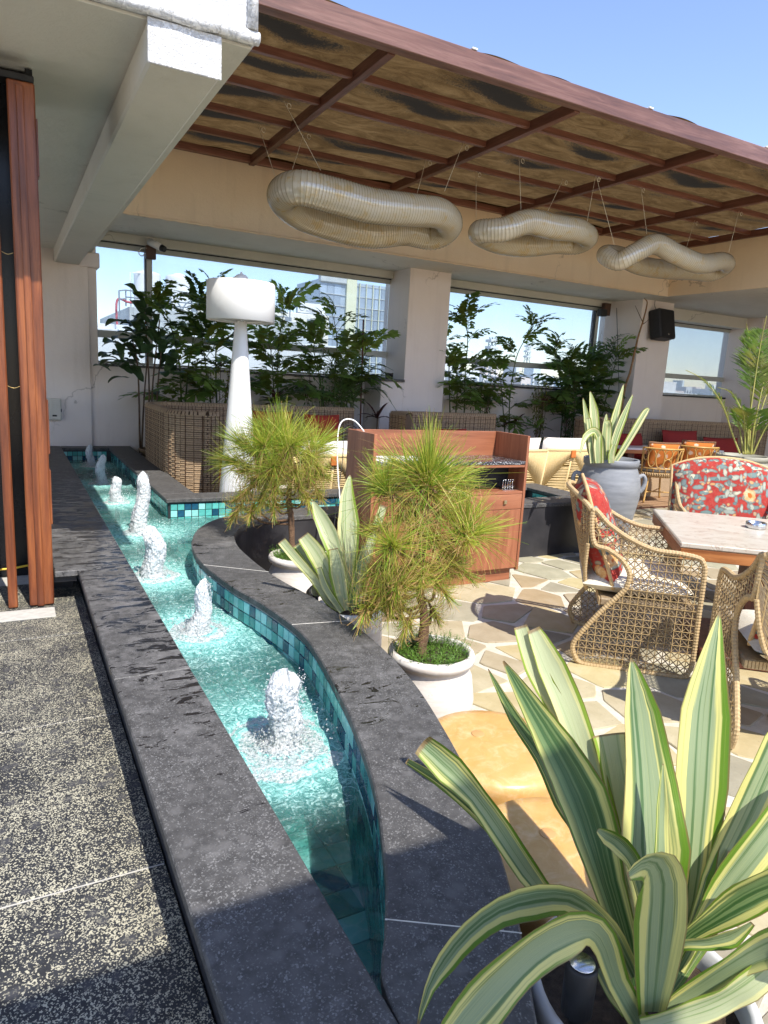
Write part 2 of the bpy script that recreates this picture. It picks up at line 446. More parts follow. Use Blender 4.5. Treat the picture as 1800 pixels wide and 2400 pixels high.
# ------------------------------------------------------------------ terrace floor of crazy paving
rnd = random.Random(4)
def clip_half(poly, a, b, c):
    """keep a*x+b*y<=c"""
    out = []; n = len(poly)
    for i in range(n):
        p, q = poly[i], poly[(i + 1) % n]; dp = a * p[0] + b * p[1] - c; dq = a * q[0] + b * q[1] - c
        if dp <= 0: out.append(p)
        if (dp < 0 < dq) or (dq < 0 < dp):
            t = dp / (dp - dq); out.append((p[0] + (q[0] - p[0]) * t, p[1] + (q[1] - p[1]) * t))
    return out
def stone_mat(i, stops):
    t = NT('paving_stone_%s' % i); c = t.coord('Object')
    f = t.noise(c, 5, 7, .65, .4); g = t.noise(c, 38, 6, .7)
    col = t.ramp(f, stops)
    r = t.objrand(); hs = t.n('HueSaturation'); t.l(col, hs.inputs['Color'])
    t.l(t.math('ADD', t.math('MULTIPLY', r, .34), .83), hs.inputs['Value'])
    t.l(t.math('ADD', t.math('MULTIPLY', r, .03), .485), hs.inputs['Hue'])
    sp = t.ramp(g, [(.6, 0.0), (.72, .4)])
    col = t.mix(sp, hs.outputs[0], (.08, .065, .05))
    nr = t.bump(t.math('ADD', t.math('MULTIPLY', f, .7), t.math('MULTIPLY', g, .3)), .55, .012)
    return t.done(t.principled(col, .72, nr, 0, .3))
STONES = [stone_mat('grey', [(.3, (.27, .245, .175)), (.55, (.335, .305, .22)), (.75, (.40, .36, .265))]),
          stone_mat('tan', [(.3, (.34, .28, .175)), (.55, (.41, .345, .23)), (.75, (.46, .395, .275))]),
          stone_mat('ochre', [(.3, (.36, .28, .15)), (.55, (.43, .345, .20)), (.75, (.46, .39, .27))])]
fl = MB(); fl.box(-6, 18, -6, 12, -.30, -.007)
floor = fl.build('terrace_floor', simple('terrace_mortar', [(.3, (.50, .46, .37)), (.7, (.64, .59, .49))], 14, rough=.9, bump=.6, bdist=.01), kind='structure')
sites = []
def dens(x, y): return .30
X0, X1, Y0, Y1 = .9, 11.2, -.2, 6.4
tries = 0
while tries < 16000:
    tries += 1
    p = (rnd.uniform(X0, X1), rnd.uniform(Y0, Y1)); r = rnd.choice((.20, .26, .32, .38, .44))
    if all((p[0] - q[0]) ** 2 + (p[1] - q[1]) ** 2 > ((r + q[2]) / 2 * 1.05) ** 2 for q in sites): sites.append((p[0], p[1], r))
cells = []
for i, p in enumerate(sites):
    poly = [(p[0] - .5, p[1] - .5), (p[0] + .5, p[1] - .5), (p[0] + .5, p[1] + .5), (p[0] - .5, p[1] + .5)]
    for j, q in enumerate(sites):
        if i == j: continue
        dx, dy = q[0] - p[0], q[1] - p[1]; d2 = dx * dx + dy * dy
        if d2 > 1.2: continue
        d = math.sqrt(d2); off = d / 2 - rnd.uniform(.010, .034) + (p[2] - q[2]) * .25; ta = rnd.uniform(-.28, .28); dx, dy = dx * math.cos(ta) - dy * math.sin(ta), dx * math.sin(ta) + dy * math.cos(ta)
        poly = clip_half(poly, dx / d, dy / d, (p[0] * dx + p[1] * dy) / d + off)
        if len(poly) < 3: break
    if len(poly) < 3: continue
    # chip the corners irregularly
    out = []
    n = len(poly)
    for k in range(n):
        a, b, c = Vector(poly[k - 1]), Vector(poly[k]), Vector(poly[(k + 1) % n])
        la, lc = (a - b).length, (c - b).length
        k1, k2 = min(.3 * la, rnd.choice((.004, .008, .012, .03))), min(.3 * lc, rnd.choice((.004, .008, .012, .03)))
        if la < .02: continue
        out.append(tuple(b + (a - b).normalized() * k1)); out.append(tuple(b + (c - b).normalized() * k2))
    if len(out) < 3: continue
    ctr = Vector((sum(q[0] for q in out) / len(out), sum(q[1] for q in out) / len(out)))
    cells.append((ctr, out))
def cdist(c):
    return (c[0] - Vector((2.4, 2.4))).length
cells.sort(key=cdist)
rest = MB()
for i, (c, poly) in enumerate(cells):
    if c.x < 1.0 and c.y < 4.5: continue
    mi = rnd.choices((0, 1, 2), (5, 4, 2.2))[0]
    z1 = rnd.uniform(-.004, .004)
    if i < 300:
        b = MB(); b.prism([(q[0] - c.x, q[1] - c.y) for q in poly], -.02, 0, 0, None, .004)
        o = b.build('paving_stone', STONES[mi], floor); o.location = (c.x, c.y, z1)
    else: rest.prism(poly, -.02, z1, mi, None, .006)
if rest.v: rest.build('paving_stones_beyond', STONES, floor, kind='stuff')

# wooden decking under the lounge at the back
dk = MB(); dk.box(5.35, 13.2, 6.42, 9.45, -.012, .012)
deck_b = dk.build('lounge_floor', MAT['dark_wood'], kind='structure')
wd = m_wood('decking_plank', (.16, .09, .05), (.27, .16, .09), (.36, .23, .13), 'x', .6)
pm = MB(); pm.bbox(-1.95, 1.95, -.066, .066, 0, .02, .004); pme = pm.mesh('plank', [wd])
for r in range(20):
    for c in range(2):
        o = obj('plank', pme, deck_b); o.location = (7.3 + c * 3.92 + (r % 2) * .0, 6.5 + r * .142, .014)

# ------------------------------------------------------------------ left deck of flamed granite
ZD = .33
db = MB(); db.box(-3.2, .290, -2.0, 4.6, -.012, ZD - .003)
deck = db.build('entrance_deck', MAT['grout'], kind='structure')
ys = [-.9, -.05, .73, 1.575, 2.42, 3.27, 4.12]
for a, b in zip(ys, ys[1:]):
    for x0, x1 in ((-.92, .294), (-2.1, -.925)):
        g = MB(); g.bbox(x0 + .0025, x1 - .0, a + .0025, b - .0025, -.03, 0, .003)
        o = g.build('granite_slab', MAT['deck_granite'], deck); o.location = (0, 0, ZD + rnd.uniform(-.001, .001))
th = MB(); th.bbox(-1.3, .15, 3.52, 3.66, ZD, ZD + .006, .002)
th.build('threshold', MAT['grout'], deck)

# ------------------------------------------------------------------ fountain channel
ZC = .50; ZW = .335; CT = .032
chan = empty('fountain_channel', (0, 0, 0), label='S-curved fountain channel of mosaic tile with black granite coping', cat='water feature')
INN = [(1.478, 4.925), (1.272, 4.801), (1.078, 4.538), (.961, 4.228), (.905, 3.946), (.890, 3.637), (.927, 3.227), (.979, 2.947), (1.012, 2.672), (1.017, 2.47), (.990, 2.254), (.957, 2.067), (.905, 1.811), (.837, 1.552), (.775, 1.368), (.725, 1.25), (.664, 1.114), (.602, 1.002), (.534, .87), (.529, .62), (.529, .25)]
OUT = [(1.70, 4.735), (1.448, 4.598), (1.275, 4.345), (1.192, 4.04), (1.172, 3.706), (1.179, 3.406), (1.203, 3.179), (1.245, 2.927), (1.266, 2.646), (1.27, 2.378), (1.253, 2.154), (1.214, 1.909), (1.165, 1.71), (1.095, 1.47), (1.02, 1.26), (.94, 1.07), (.876, .944), (.829, .859), (.72, .68), (.62, .5), (.56, .2)]
INN = [(4.79, 5.085), (3.4, 5.085), (2.2, 5.07), (1.75, 5.02)] + INN
OUT = [(5.1, 4.78), (3.4, 4.78), (2.4, 4.78), (2.0, 4.775)] + OUT
innc = [Vector((p.x, p.y, 0)) for p in crom([(a, b, 0) for a, b in INN], 8)]
outc = [Vector((p.x, p.y, 0)) for p in crom([(a, b, 0) for a, b in OUT], 8)]
def slab_strip(ia, ib, name='coping_slab'):
    """coping between stations ia..ib of the two curves"""
    A = innc[ia:ib + 1]; B = outc[ia:ib + 1]
    m = MB(); n = len(A)
    for z, ins in ((ZC - CT, 0), (ZC - .005, 0), (ZC, .005)):
        for a, b in zip(A, B):
            d = (b - a).normalized()
            m.v.append((a.x + d.x * ins, a.y + d.y * ins, z)); m.v.append((b.x - d.x * ins, b.y - d.y * ins, z))
    R = 2 * n
    for i in range(n - 1):
        k = i * 2
        m.face((2 * R + k, 2 * R + k + 1, 2 * R + k + 3, 2 * R + k + 2))
        m.face((k, k + 2, k + 3, k + 1))
        for lv in range(2):
            o_ = lv * R
            m.face((o_ + k, o_ + R + k, o_ + R + k + 2, o_ + k + 2)); m.face((o_ + k + 1, o_ + k + 3, o_ + R + k + 3, o_ + R + k + 1))
    for e in (0, n - 1):
        k = e * 2
        for lv in range(2):
            o_ = lv * R; m.face((o_ + k, o_ + k + 1, o_ + R + k + 1, o_ + R + k))
    me = m.mesh(name, [MAT['coping_granite']])
    wet_attr(me)
    return obj(name, me, chan)
def wet_attr(me):
    """wetness around the jets and along the water edge"""
    at = me.attributes.new('wet', 'FLOAT', 'POINT')
def near_idx(curve, y):
    c = [(abs(p.y - y), i) for i, p in enumerate(curve) if p.x < 1.3 and p.y < 4.5]
    return min(c)[1]
J1 = near_idx(innc, 2.62); J2 = near_idx(innc, 1.02)
N_ = len(innc)
st = [0, 8, 18, 34, 50, 72, J1, J2, N_ - 1]
for a, b in zip(st, st[1:]): slab_strip(a, b)
for J in (J1, J2, 72, 34):
    a_, b_ = innc[J], outc[J]; g_ = MB(); g_.bar((a_.x, a_.y, ZC - .0006), (b_.x, b_.y, ZC - .0006), .0022); g_.build('joint_grout', MAT['grout'], chan)
def wall_strip(curve, off, z0, z1, th, flip):
    m = MB(); n = len(curve)
    for z in (z0, z1):
        for i, p in enumerate(curve):
            t = (curve[min(i + 1, n - 1)] - curve[max(i - 1, 0)]).normalized(); nn = Vector((t.y, -t.x, 0)) * flip
            q = p + nn * off; r = q + nn * th
            m.v.append((q.x, q.y, z)); m.v.append((r.x, r.y, z))
    R = 2 * n
    for i in range(n - 1):
        k = 2 * i
        m.face((k, k + 2, R + k + 2, R + k)); m.face((k + 1, R + k + 1, R + k + 3, k + 3)); m.face((R + k, R + k + 2, R + k + 3, R + k + 1)); m.face((k, k + 1, k + 3, k + 2))
    m.face((0, R, R + 1, 1)); k = 2 * (n - 1); m.face((k, k + 1, R + k + 1, R + k))
    return m
# direction of travel on the curves: from far right to near; water lies on the right-hand side of the S
sgn = 1
inner_wall = wall_strip(innc, .012, 0.0, ZC - CT, .10, -1).build('basin_wall', MAT['grout'], chan)
wall_strip(outc, -.07, -.01, ZC - CT, .06, -1).build('basin_wall', MAT['clad_dark'], chan)
# cladding slabs on the terrace side of the straight run
cm_ = MB(); cm_.bbox(-.352, .352, -.012, 0, 0, ZC - CT - .045, .002); cme = cm_.mesh('cladding_slab', [MAT['clad_dark']])
for i in range(4):
    o = obj('cladding_slab', cme, chan); o.location = (4.73 - i * .71, 4.845, .002)
# straight copings
def coping(x0, x1, y0, y1, name='coping_slab'):
    m = MB(); nx = max(1, int((x1 - x0) / .1)); ny = max(1, int((y1 - y0) / .1))
    m.bbox(x0 + .0015, x1 - .0015, y0 + .0015, y1 - .0015, ZC - CT, ZC, .004)
    me = m.mesh(name, [MAT['coping_granite']]); wet_attr(me)
    return obj(name, me, chan)
XL0, XL1 = .267, .527
YJ = [-1.2, .45, 2.33, 3.72]
for a, b in zip(YJ, YJ[1:]): coping(XL0, XL1, a, b)
for a, b in ((3.72, 5.44), (5.44, 7.2), (7.2, 9.5)): coping(.158, XL1, a, b)
coping(XL1, 1.07, 9.25, 9.5)
for a, b in ((5.88, 6.9), (6.9, 7.7), (7.7, 9.5)): coping(1.07, 1.355, a, b)
# mitred corner and the far straight run
for k, (a, b) in enumerate(((1.105, 1.62), (1.62, 2.3), (2.3, 3.1), (3.1, 3.9), (3.9, 4.79))): coping(a if k else 1.07, b, 5.615, 5.877)
coping(4.79, 5.1, 5.087, 5.877)
gj = MB()
gj.box(XL0 + .004, XL1 - .004, -1.1, 9.4, ZC - .028, ZC - .0035); gj.box(1.08, 1.345, 5.9, 9.4, ZC - .028, ZC - .0035); gj.box(1.08, 5.05, 5.625, 5.87, ZC - .028, ZC - .0035)
gj.build('joint_grout', MAT['grout'], chan)
# walls under the copings
wb = MB()
wb.box(XL0 + .03, XL1 - .02, -1.2, 9.5, -.01, ZC - CT)                 # left wall
wb.box(1.09, 1.335, 5.64, 9.49, -.01, ZC - CT); wb.box(1.335, 5.08, 5.64, 5.86, -.01, ZC - CT)
wb.box(4.81, 5.08, 5.05, 5.64, -.01, ZC - CT); wb.box(XL1 - .02, 1.09, 9.27, 9.48, -.01, ZC - CT)
wb.build('basin_wall', MAT['clad_dark'], chan)
# mosaic tiles
def tile_mat(name, a, b):
    t = NT(name); c = t.coord('Object'); f = t.noise(c, 30, 4, .6)
    r = t.objrand(); hs = t.n('HueSaturation'); t.l(t.ramp(f, [(.3, a), (.7, b)]), hs.inputs['Color'])
    t.l(t.math('ADD', t.math('MULTIPLY', r, .34), .83), hs.inputs['Value'])
    return t.done(t.principled(hs.outputs[0], .12, t.bump(f, .1, .002), 0, .6))
TM = [tile_mat('tile_navy', (.010, .06, .12), (.02, .11, .18)), tile_mat('tile_teal', (.08, .40, .36), (.13, .50, .46)), tile_mat('tile_aqua', (.26, .66, .63), (.36, .74, .71)), tile_mat('tile_sea', (.03, .22, .22), (.05, .28, .27))]
TS = .0565; TG = .0025
tmesh = []
for mt in TM:
    m = MB(); m.bbox(-TS / 2 + TG, TS / 2 - TG, -.006, .001, -TS / 2 + TG, TS / 2 - TG, .0015); tmesh.append(m.mesh('tile', [mt]))
NT_ = [0]; tb = MB()
def put_tile(p, ang, single):
    mi = rnd.choices((0, 1, 2, 3), (3.2, 3.4, 2.2, 1.6))[0]
    if single and NT_[0] < 298:
        o = obj('tile', tmesh[mi], chan); o.location = p; o.rotation_euler = (0, 0, ang); NT_[0] += 1
    else:
        T = Matrix.Translation(p) @ Matrix.Rotation(ang, 4, 'Z'); e = TS / 2 - TG
        b = len(tb.v); tb.v += [tuple(T @ Vector(q)) for q in ((-e, -.006, -e), (e, -.006, -e), (e, -.006, e), (-e, -.006, e), (-e, .003, -e), (e, .003, -e), (e, .003, e), (-e, .003, e))]
        for q in ((0, 1, 2, 3), (0, 4, 5, 1), (1, 5, 6, 2), (2, 6, 7, 3), (3, 7, 4, 0)): tb.face([b + i for i in q], mi)
ztop = ZC - CT - .012
# cross wall facing the camera, the near S wall, then the shaded right-hand wall and the far end wall
nrow = 7
fx = [1.135 + i * TS for i in range(64)]
jobs = []
for r in range(nrow):
    z = ztop - TS * (r + .5)
    for i, x in enumerate(fx): jobs.append((r < 3 and (i < 18 or i >= 56), Vector((x, 5.639, z)), 0.0))
scur = resample([p for p in innc[20:]], TS)
for r in range(nrow):
    z = ztop - TS * (r + .5)
    for a, b in zip(scur, scur[1:]):
        mid = (a + b) / 2; t = (b - a).normalized(); ang = math.atan2(t.y, t.x)
        jobs.append((r < 3 and mid.y < 4.0, Vector((mid.x, mid.y, z)) + Vector((t.y, -t.x, 0)) * -.011, ang))
for r in range(nrow):
    z = ztop - TS * (r + .5)
    for i in range(63): jobs.append((False, Vector((1.089, 5.69 + i * TS, z)), -math.pi / 2))
    for i in range(9): jobs.append((r < 3, Vector((.56 + i * TS, 9.269, z)), 0.0))
    for i in range(8): jobs.append((False, Vector((4.809, 5.12 + i * TS, z)), -math.pi / 2))
for sng, p, a in sorted(jobs, key=lambda j: (not j[0], j[1].y)): put_tile(p, a, sng)
# floor tiles of the basin
def inner_x(y):
    best = 1.06
    c = [p for p in innc if p.x < 1.35 and p.y < 4.75]
    for a_, b_ in zip(c, c[1:]):
        if min(a_.y, b_.y) - 1e-6 <= y <= max(a_.y, b_.y) + 1e-6 and abs(a_.y - b_.y) > 1e-6:
            return a_.x + (b_.x - a_.x) * (y - a_.y) / (b_.y - a_.y)
    return best
fz = .075
tb2 = MB()
FS = .098
cols = {}
for i in range(8):
    for j in range(92):
        x, y = .53 + i * FS, .6 + j * FS
        if y > 5.05 and x > 1.02: continue
        if y < 4.7 and x > min(inner_x(y), inner_x(y + FS)) - .004: continue
        mi = rnd.choices((0, 1, 2, 3), (.8, 3.0, 6, 1.0))[0]
        tb2.box(x + .003, x + FS - .003, y + .003, y + FS - .003, fz - .01, fz, mi)
for i in range(40):
    for j in range(6):
        x, y = 1.06 + i * FS, 5.06 + j * FS
        tb2.box(x + .003, x + FS - .003, y + .003, y + FS - .003, fz - .01, fz, rnd.choices((0, 1, 2, 3), (.5, 3.5, 5, 1.2))[0])
tb.build('mosaic_tiles', TM, chan, kind='stuff')
tb2.build('basin_floor_tiles', TM, chan, kind='stuff')
bf = MB(); bf.box(.4, 1.0, .7, 4.9, -.005, fz - .012); bf.box(.4, 1.3, 4.7, 9.3, .0, fz - .012); bf.box(1.31, 4.9, 5.0, 5.7, .0, fz - .012); bf.build('basin_bed', MAT['grout'], chan)

# water
def m_water():
    t = NT('pool_water'); c = t.coord('Object')
    w1 = t.noise(c, 17, 4, .6, 1.4); w2 = t.noise(c, 52, 3, .6, 1.0)
    h = t.math('ADD', t.math('MULTIPLY', w1, .75), t.math('MULTIPLY', w2, .25))
    at = t.n('Attribute'); at.attribute_name = 'froth'
    nd = t.n('Bump'); t.l(h, nd.inputs['Height']); nd.inputs['Distance'].default_value = .045; t.l(t.ramp(t.math('ADD', at.outputs['Fac'], .35), [(0.0, .12), (.45, .75)]), nd.inputs['Strength']); nr = nd.outputs['Normal']
    # caustic light network painted into the transmission tint
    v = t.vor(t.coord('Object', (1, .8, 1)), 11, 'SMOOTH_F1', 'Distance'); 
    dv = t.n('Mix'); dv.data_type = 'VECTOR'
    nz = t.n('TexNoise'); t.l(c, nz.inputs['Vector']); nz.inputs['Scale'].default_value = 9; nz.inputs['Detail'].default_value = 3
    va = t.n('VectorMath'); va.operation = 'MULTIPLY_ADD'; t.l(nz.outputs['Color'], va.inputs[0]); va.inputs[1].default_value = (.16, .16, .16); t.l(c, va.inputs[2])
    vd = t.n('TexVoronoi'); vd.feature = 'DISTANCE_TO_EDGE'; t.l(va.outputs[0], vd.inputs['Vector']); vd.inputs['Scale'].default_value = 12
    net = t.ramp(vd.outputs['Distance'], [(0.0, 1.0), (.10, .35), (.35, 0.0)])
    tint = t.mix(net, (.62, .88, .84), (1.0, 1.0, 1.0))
    tr = t.n('BsdfTransparent'); t.l(tint, tr.inputs[0])
    rf = t.n('BsdfRefraction'); rf.inputs['IOR'].default_value = 1.33; rf.inputs['Roughness'].default_value = .0; t.l(tint, rf.inputs[0]); t.l(nr, rf.inputs['Normal'])
    m1 = t.n('MixShader'); m1.inputs[0].default_value = .28; t.l(tr.outputs[0], m1.inputs[1]); t.l(rf.outputs[0], m1.inputs[2])
    gl = t.n('BsdfGlossy'); gl.inputs['Roughness'].default_value = .02; t.l(nr, gl.inputs['Normal'])
    fr = t.n('Fresnel'); fr.inputs['IOR'].default_value = 1.33; t.l(nr, fr.inputs['Normal'])
    m2 = t.n('MixShader'); t.l(fr.outputs[0], m2.inputs[0]); t.l(m1.outputs[0], m2.inputs[1]); t.l(gl.outputs[0], m2.inputs[2])
    # fine surface froth; its bright strands also paint in caustic light
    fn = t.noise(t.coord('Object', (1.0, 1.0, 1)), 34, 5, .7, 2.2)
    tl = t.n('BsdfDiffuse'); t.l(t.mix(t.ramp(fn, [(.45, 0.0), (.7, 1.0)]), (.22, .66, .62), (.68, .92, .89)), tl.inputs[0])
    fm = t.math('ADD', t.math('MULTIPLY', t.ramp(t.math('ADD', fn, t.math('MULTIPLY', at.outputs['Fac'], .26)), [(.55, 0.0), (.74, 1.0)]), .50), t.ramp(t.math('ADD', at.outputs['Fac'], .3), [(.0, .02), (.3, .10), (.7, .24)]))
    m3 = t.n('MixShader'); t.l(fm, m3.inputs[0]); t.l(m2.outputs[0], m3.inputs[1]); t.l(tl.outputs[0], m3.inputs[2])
    return t.done(m3.outputs[0])
JETS = [(.802, 8.80, .25, .050), (.775, 7.50, .29, .055), (.80, 6.44, .215, .055), (.80, 5.20, .43, .062), (.70, 4.05, .285, .058), (.73, 3.09, .245, .056), (.745, 1.98, .25, .058)]
def wave_h(x, y):
    h = 0.0
    for (jx, jy, jh, jr) in JETS:
        d = math.hypot(x - jx, y - jy)
        if d < 1.0:
            h += .009 * math.exp(-d * 3.2) * math.cos(d * 78 + jx * 9)
    h += .0035 * math.sin(x * 31 + 1.7 * math.sin(y * 9)) * math.cos(y * 23 + 1.3 * math.sin(x * 13))
    h += .0022 * math.sin(x * 63 + y * 41 + 2 * math.sin(y * 17 + x * 11))
    return h
wm = MB(); froth = []
dx = .018
Vp = {}
def wv(i, j):
    if (i, j) not in Vp:
        x, y = .50 + i * dx, .60 + j * dx
        Vp[(i, j)] = len(wm.v); wm.v.append((x, y, ZW + wave_h(x, y)))
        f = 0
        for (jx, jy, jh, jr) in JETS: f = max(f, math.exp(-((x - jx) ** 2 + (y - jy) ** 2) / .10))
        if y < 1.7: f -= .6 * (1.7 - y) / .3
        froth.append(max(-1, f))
    return Vp[(i, j)]
for j in range(490):
    y = .6 + j * dx
    xm = 1.12 if y > 4.2 else 1.10
    if 4.9 < y < 5.66: xm = 2.2
    if 4.4 < y <= 4.9: xm = 1.6
    if y > 9.3: continue
    if y < 4.7: xm = inner_x(y) + .02
    if xm < .52: continue
    for i in range(int((xm - .5) / dx)):
        wm.face((wv(i, j), wv(i + 1, j), wv(i + 1, j + 1), wv(i, j + 1)), 0, True)
b0 = len(wm.v)
for p in ((2.19, 5.02), (4.83, 5.02), (4.83, 5.66), (2.19, 5.66)): wm.v.append((p[0], p[1], ZW)); froth.append(0)
wm.face((b0, b0 + 1, b0 + 2, b0 + 3), 0, True)
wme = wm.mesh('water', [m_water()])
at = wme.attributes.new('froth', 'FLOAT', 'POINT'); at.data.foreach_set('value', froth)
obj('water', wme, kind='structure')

# wetness of the copings: grid attribute needs vertices, so drive it from each slab's own points
for o in [o for o in chan.children if o.name.startswith('coping_slab')]:
    me = o.data; a = me.attributes['wet']
    vals = []
    for v in me.vertices:
        w = .15
        for (jx, jy, jh, jr) in JETS[3:]: w = max(w, 1.0 - abs(v.co.y - jy) * 1.2)
        if abs(v.co.x - XL1) < .01: w += .25
        elif v.co.x > .6: w -= .35
        if v.co.y < 1.3: w = -.4
        vals.append(w)
    a.data.foreach_set('value', vals)

# ------------------------------------------------------------------ building shell
def S(name, b, mats, **k): return b.build(name, mats, kind='structure', **k)
YB = 9.5; ZS = 3.13; ZSILL = 1.545; ZH = 3.025
b = MB()
b.box(.98, 4.74, YB, YB + .22, -.01, ZSILL - .03); b.box(5.845, 9.64, YB, YB + .22, -.01, ZSILL - .03); b.box(10.43, 14.5, YB, YB + .22, -.01, ZSILL - .03)
S('back_wall', b, MAT['plaster_pink'])
b = MB()
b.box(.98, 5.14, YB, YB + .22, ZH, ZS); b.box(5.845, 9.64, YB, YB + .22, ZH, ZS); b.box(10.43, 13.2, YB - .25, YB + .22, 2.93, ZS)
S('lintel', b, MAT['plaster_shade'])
b = MB(); b.bbox(-3.0, .90, YB - .02, YB + .25, 0, 3.0, .006); b.bbox(.90, .995, YB + .012, YB + .25, 0, 3.0, .004); b.bbox(.80, 1.03, YB - .05, YB + .22, 2.68, 2.857, .012)
S('left_wall', b, MAT['plaster_pink'])
b = MB(); b.bbox(5.14, 5.845, 9.0, YB + .24, -.01, ZS + .01, .006); b.bbox(4.76, 5.14, 9.0, YB + .24, -.01, ZSILL - .033, .006)
S('pillar', b, MAT['plaster_pink'])
b = MB(); b.bbox(9.64, 10.43, 8.78, YB + .24, -.01, ZS + .01, .006)
S('pillar', b, MAT['plaster_pink'])
b = MB(); b.bbox(13.15, 14.8, 8.9, YB + .24, -.01, ZS + .01, .006); b.bbox(14.5, 14.8, -2, 8.9, -.01, ZS + .01)
S('right_wall', b, MAT['plaster_pink'])
b = MB()
for x0, x1 in ((1.0, 4.73), (5.85, 9.635), (10.435, 13.145)): b.bbox(x0, x1, YB - .035, YB + .2, ZSILL - .032, ZSILL, .004)
b.bbox(4.73, 5.137, 8.965, YB + .2, ZSILL - .034, ZSILL + .002, .004)
S('window_sill', b, MAT['ledge_granite'])
# roof band over the seating: soffit and peach fascia
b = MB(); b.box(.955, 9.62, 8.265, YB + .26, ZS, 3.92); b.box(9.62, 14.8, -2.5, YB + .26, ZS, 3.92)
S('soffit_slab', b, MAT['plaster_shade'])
b = MB(); b.bbox(.955, 9.62, 8.245, 8.262, ZS - .004, 3.925, .003); b.bbox(9.598, 9.616, -2.5, 8.244, ZS - .004, 3.925, .003)
rb = [Vector((.96 + i * .06, 8.243 + .004 * math.sin(i * 1.9), ZS + .002 + .004 * math.sin(i * 2.7) * math.sin(i * .63))) for i in range(144)]
b.ring_tube(rb, [.009 + .005 * abs(math.sin(i * 1.3 + math.sin(i))) for i in range(144)], n=6)
S('fascia_wall', b, MAT['plaster_peach'])
# entrance roof slab on the left with its beam
b = MB(); b.bbox(-4, .95, 3.03, YB + .3, 2.86, 4.9, .01)
S('roof_slab', b, [MAT['plaster_white']])
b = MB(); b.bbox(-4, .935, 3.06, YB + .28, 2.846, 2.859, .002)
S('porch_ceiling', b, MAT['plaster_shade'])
b = MB()
n = 60
b.ring_tube([Vector((-4 + 4.955 * i / n, 3.028 + .003 * math.sin(i * 1.7), 2.878 + .003 * math.sin(i * 2.3))) for i in range(n + 1)], [.026 + .002 * math.sin(i * 3.1) for i in range(n + 1)], n=12)
b.ring_tube([Vector((.925, 3.018, 2.9 + i * .2)) for i in range(10)], .022, n=12)
S('drip_moulding', b, MAT['plaster_white'])
b = MB(); b.bbox(.522, .803, 3.048, YB - .02, 2.695, 2.85, .012)
S('ceiling_beam', b, [MAT['plaster_shade']])
b = MB(); b.bbox(.520, .805, 3.036, 3.0465, 2.693, 2.852, .005)
S('beam_end', b, MAT['plaster_white'])
# unseen roof slab behind the camera, added to cast the foreground shadow
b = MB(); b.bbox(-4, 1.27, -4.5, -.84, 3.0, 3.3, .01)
S('shadow_canopy', b, MAT['plaster_shade'])

# ------------------------------------------------------------------ timber screen on the left
ZP = ZD + .006
def post(x0, x1, y0, y1, z0, z1, label, batten=True):
    r = empty('timber_post', ((x0 + x1) / 2, (y0 + y1) / 2, z0), label=label, cat='post')
    w, d = (x1 - x0) / 2, (y1 - y0) / 2
    m = MB(); m.bbox(-w, w, -d, d, 0, z1 - z0, .006); m.build('shaft', MAT['post_wood'], r)
    if batten:
        m = MB(); m.bbox(-w * .38, w * .18, -d - .012, -d + .002, .0, z1 - z0 - .02, .004); m.build('front_batten', MAT['post_wood'], r)
    return r
p_ = post(.042, .152, 3.70, 3.80, ZP, 2.74, 'reddish varnished timber post beside the fountain coping')
for z0, z1 in ((1.10, 1.36), (2.36, 2.60), (.75, 1.02)):
    m = MB(); m.bbox(.054, .062, -.045, .03, z0 - ZP, z1 - ZP, .003); m.build('hinge_block', MAT['post_wood'], p_)
post(-.052, -.010, 3.70, 3.745, ZP - .002, 2.74, 'slim timber batten left of the thick post', False)
post(-.135, -.09, 3.72, 3.765, ZP, 2.74, 'timber batten at the far left edge of the photo', False)
hb = empty('head_rail', (0, 3.75, 2.74), label='dark timber rail across the tops of the left posts', cat='rail')
m = MB(); m.bbox(-1.4, .150, -.05, .05, .002, .03, .004); m.build('rail', MAT['black'], hb)
# black panels standing in for the unlit interior behind the posts
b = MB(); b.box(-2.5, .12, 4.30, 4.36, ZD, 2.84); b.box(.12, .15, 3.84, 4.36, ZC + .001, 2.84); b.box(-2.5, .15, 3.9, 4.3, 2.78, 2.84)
S('doorway_dark_panel', b, MAT['black_gloss'])
cab = MB(); cab.ring_tube(crom([(-.5, 4.25, .40), (-.1, 4.26, .385), (.05, 4.27, .395), (.11, 4.28, .40)], 6), .006, n=6)
tag(cab.build('cable', simple('yellow_pvc', [(.3, (.7, .45, .03)), (.7, (.75, .5, .05))], 5, rough=.4)), 'thin yellow cable lying across the dark doorway', 'cable')
for i, z in enumerate((1.42, 2.02)):
    m = MB(); m.ring_tube(crom([(-.010, 3.72, z), (.016, 3.72, z - .010), (.042, 3.72, z)], 4), .0013, n=5)
    tag(m.build('tie_wire', simple('brass_wire%d' % i, [(.3, (.6, .4, .15)), (.7, (.7, .5, .2))], 5, rough=.35, metallic=.8)), ('upper' if i else 'lower') + ' brass wire tying the slim batten to the post', 'wire')
# step riser where the ledge begins
b = MB(); b.box(.158, .262, 3.745, 3.76, ZC - CT - .03, ZC - CT); b.box(.158, .262, 4.0, 4.02, ZD - .05, ZC - CT); S('ledge_riser', b, MAT['clad_dark'])

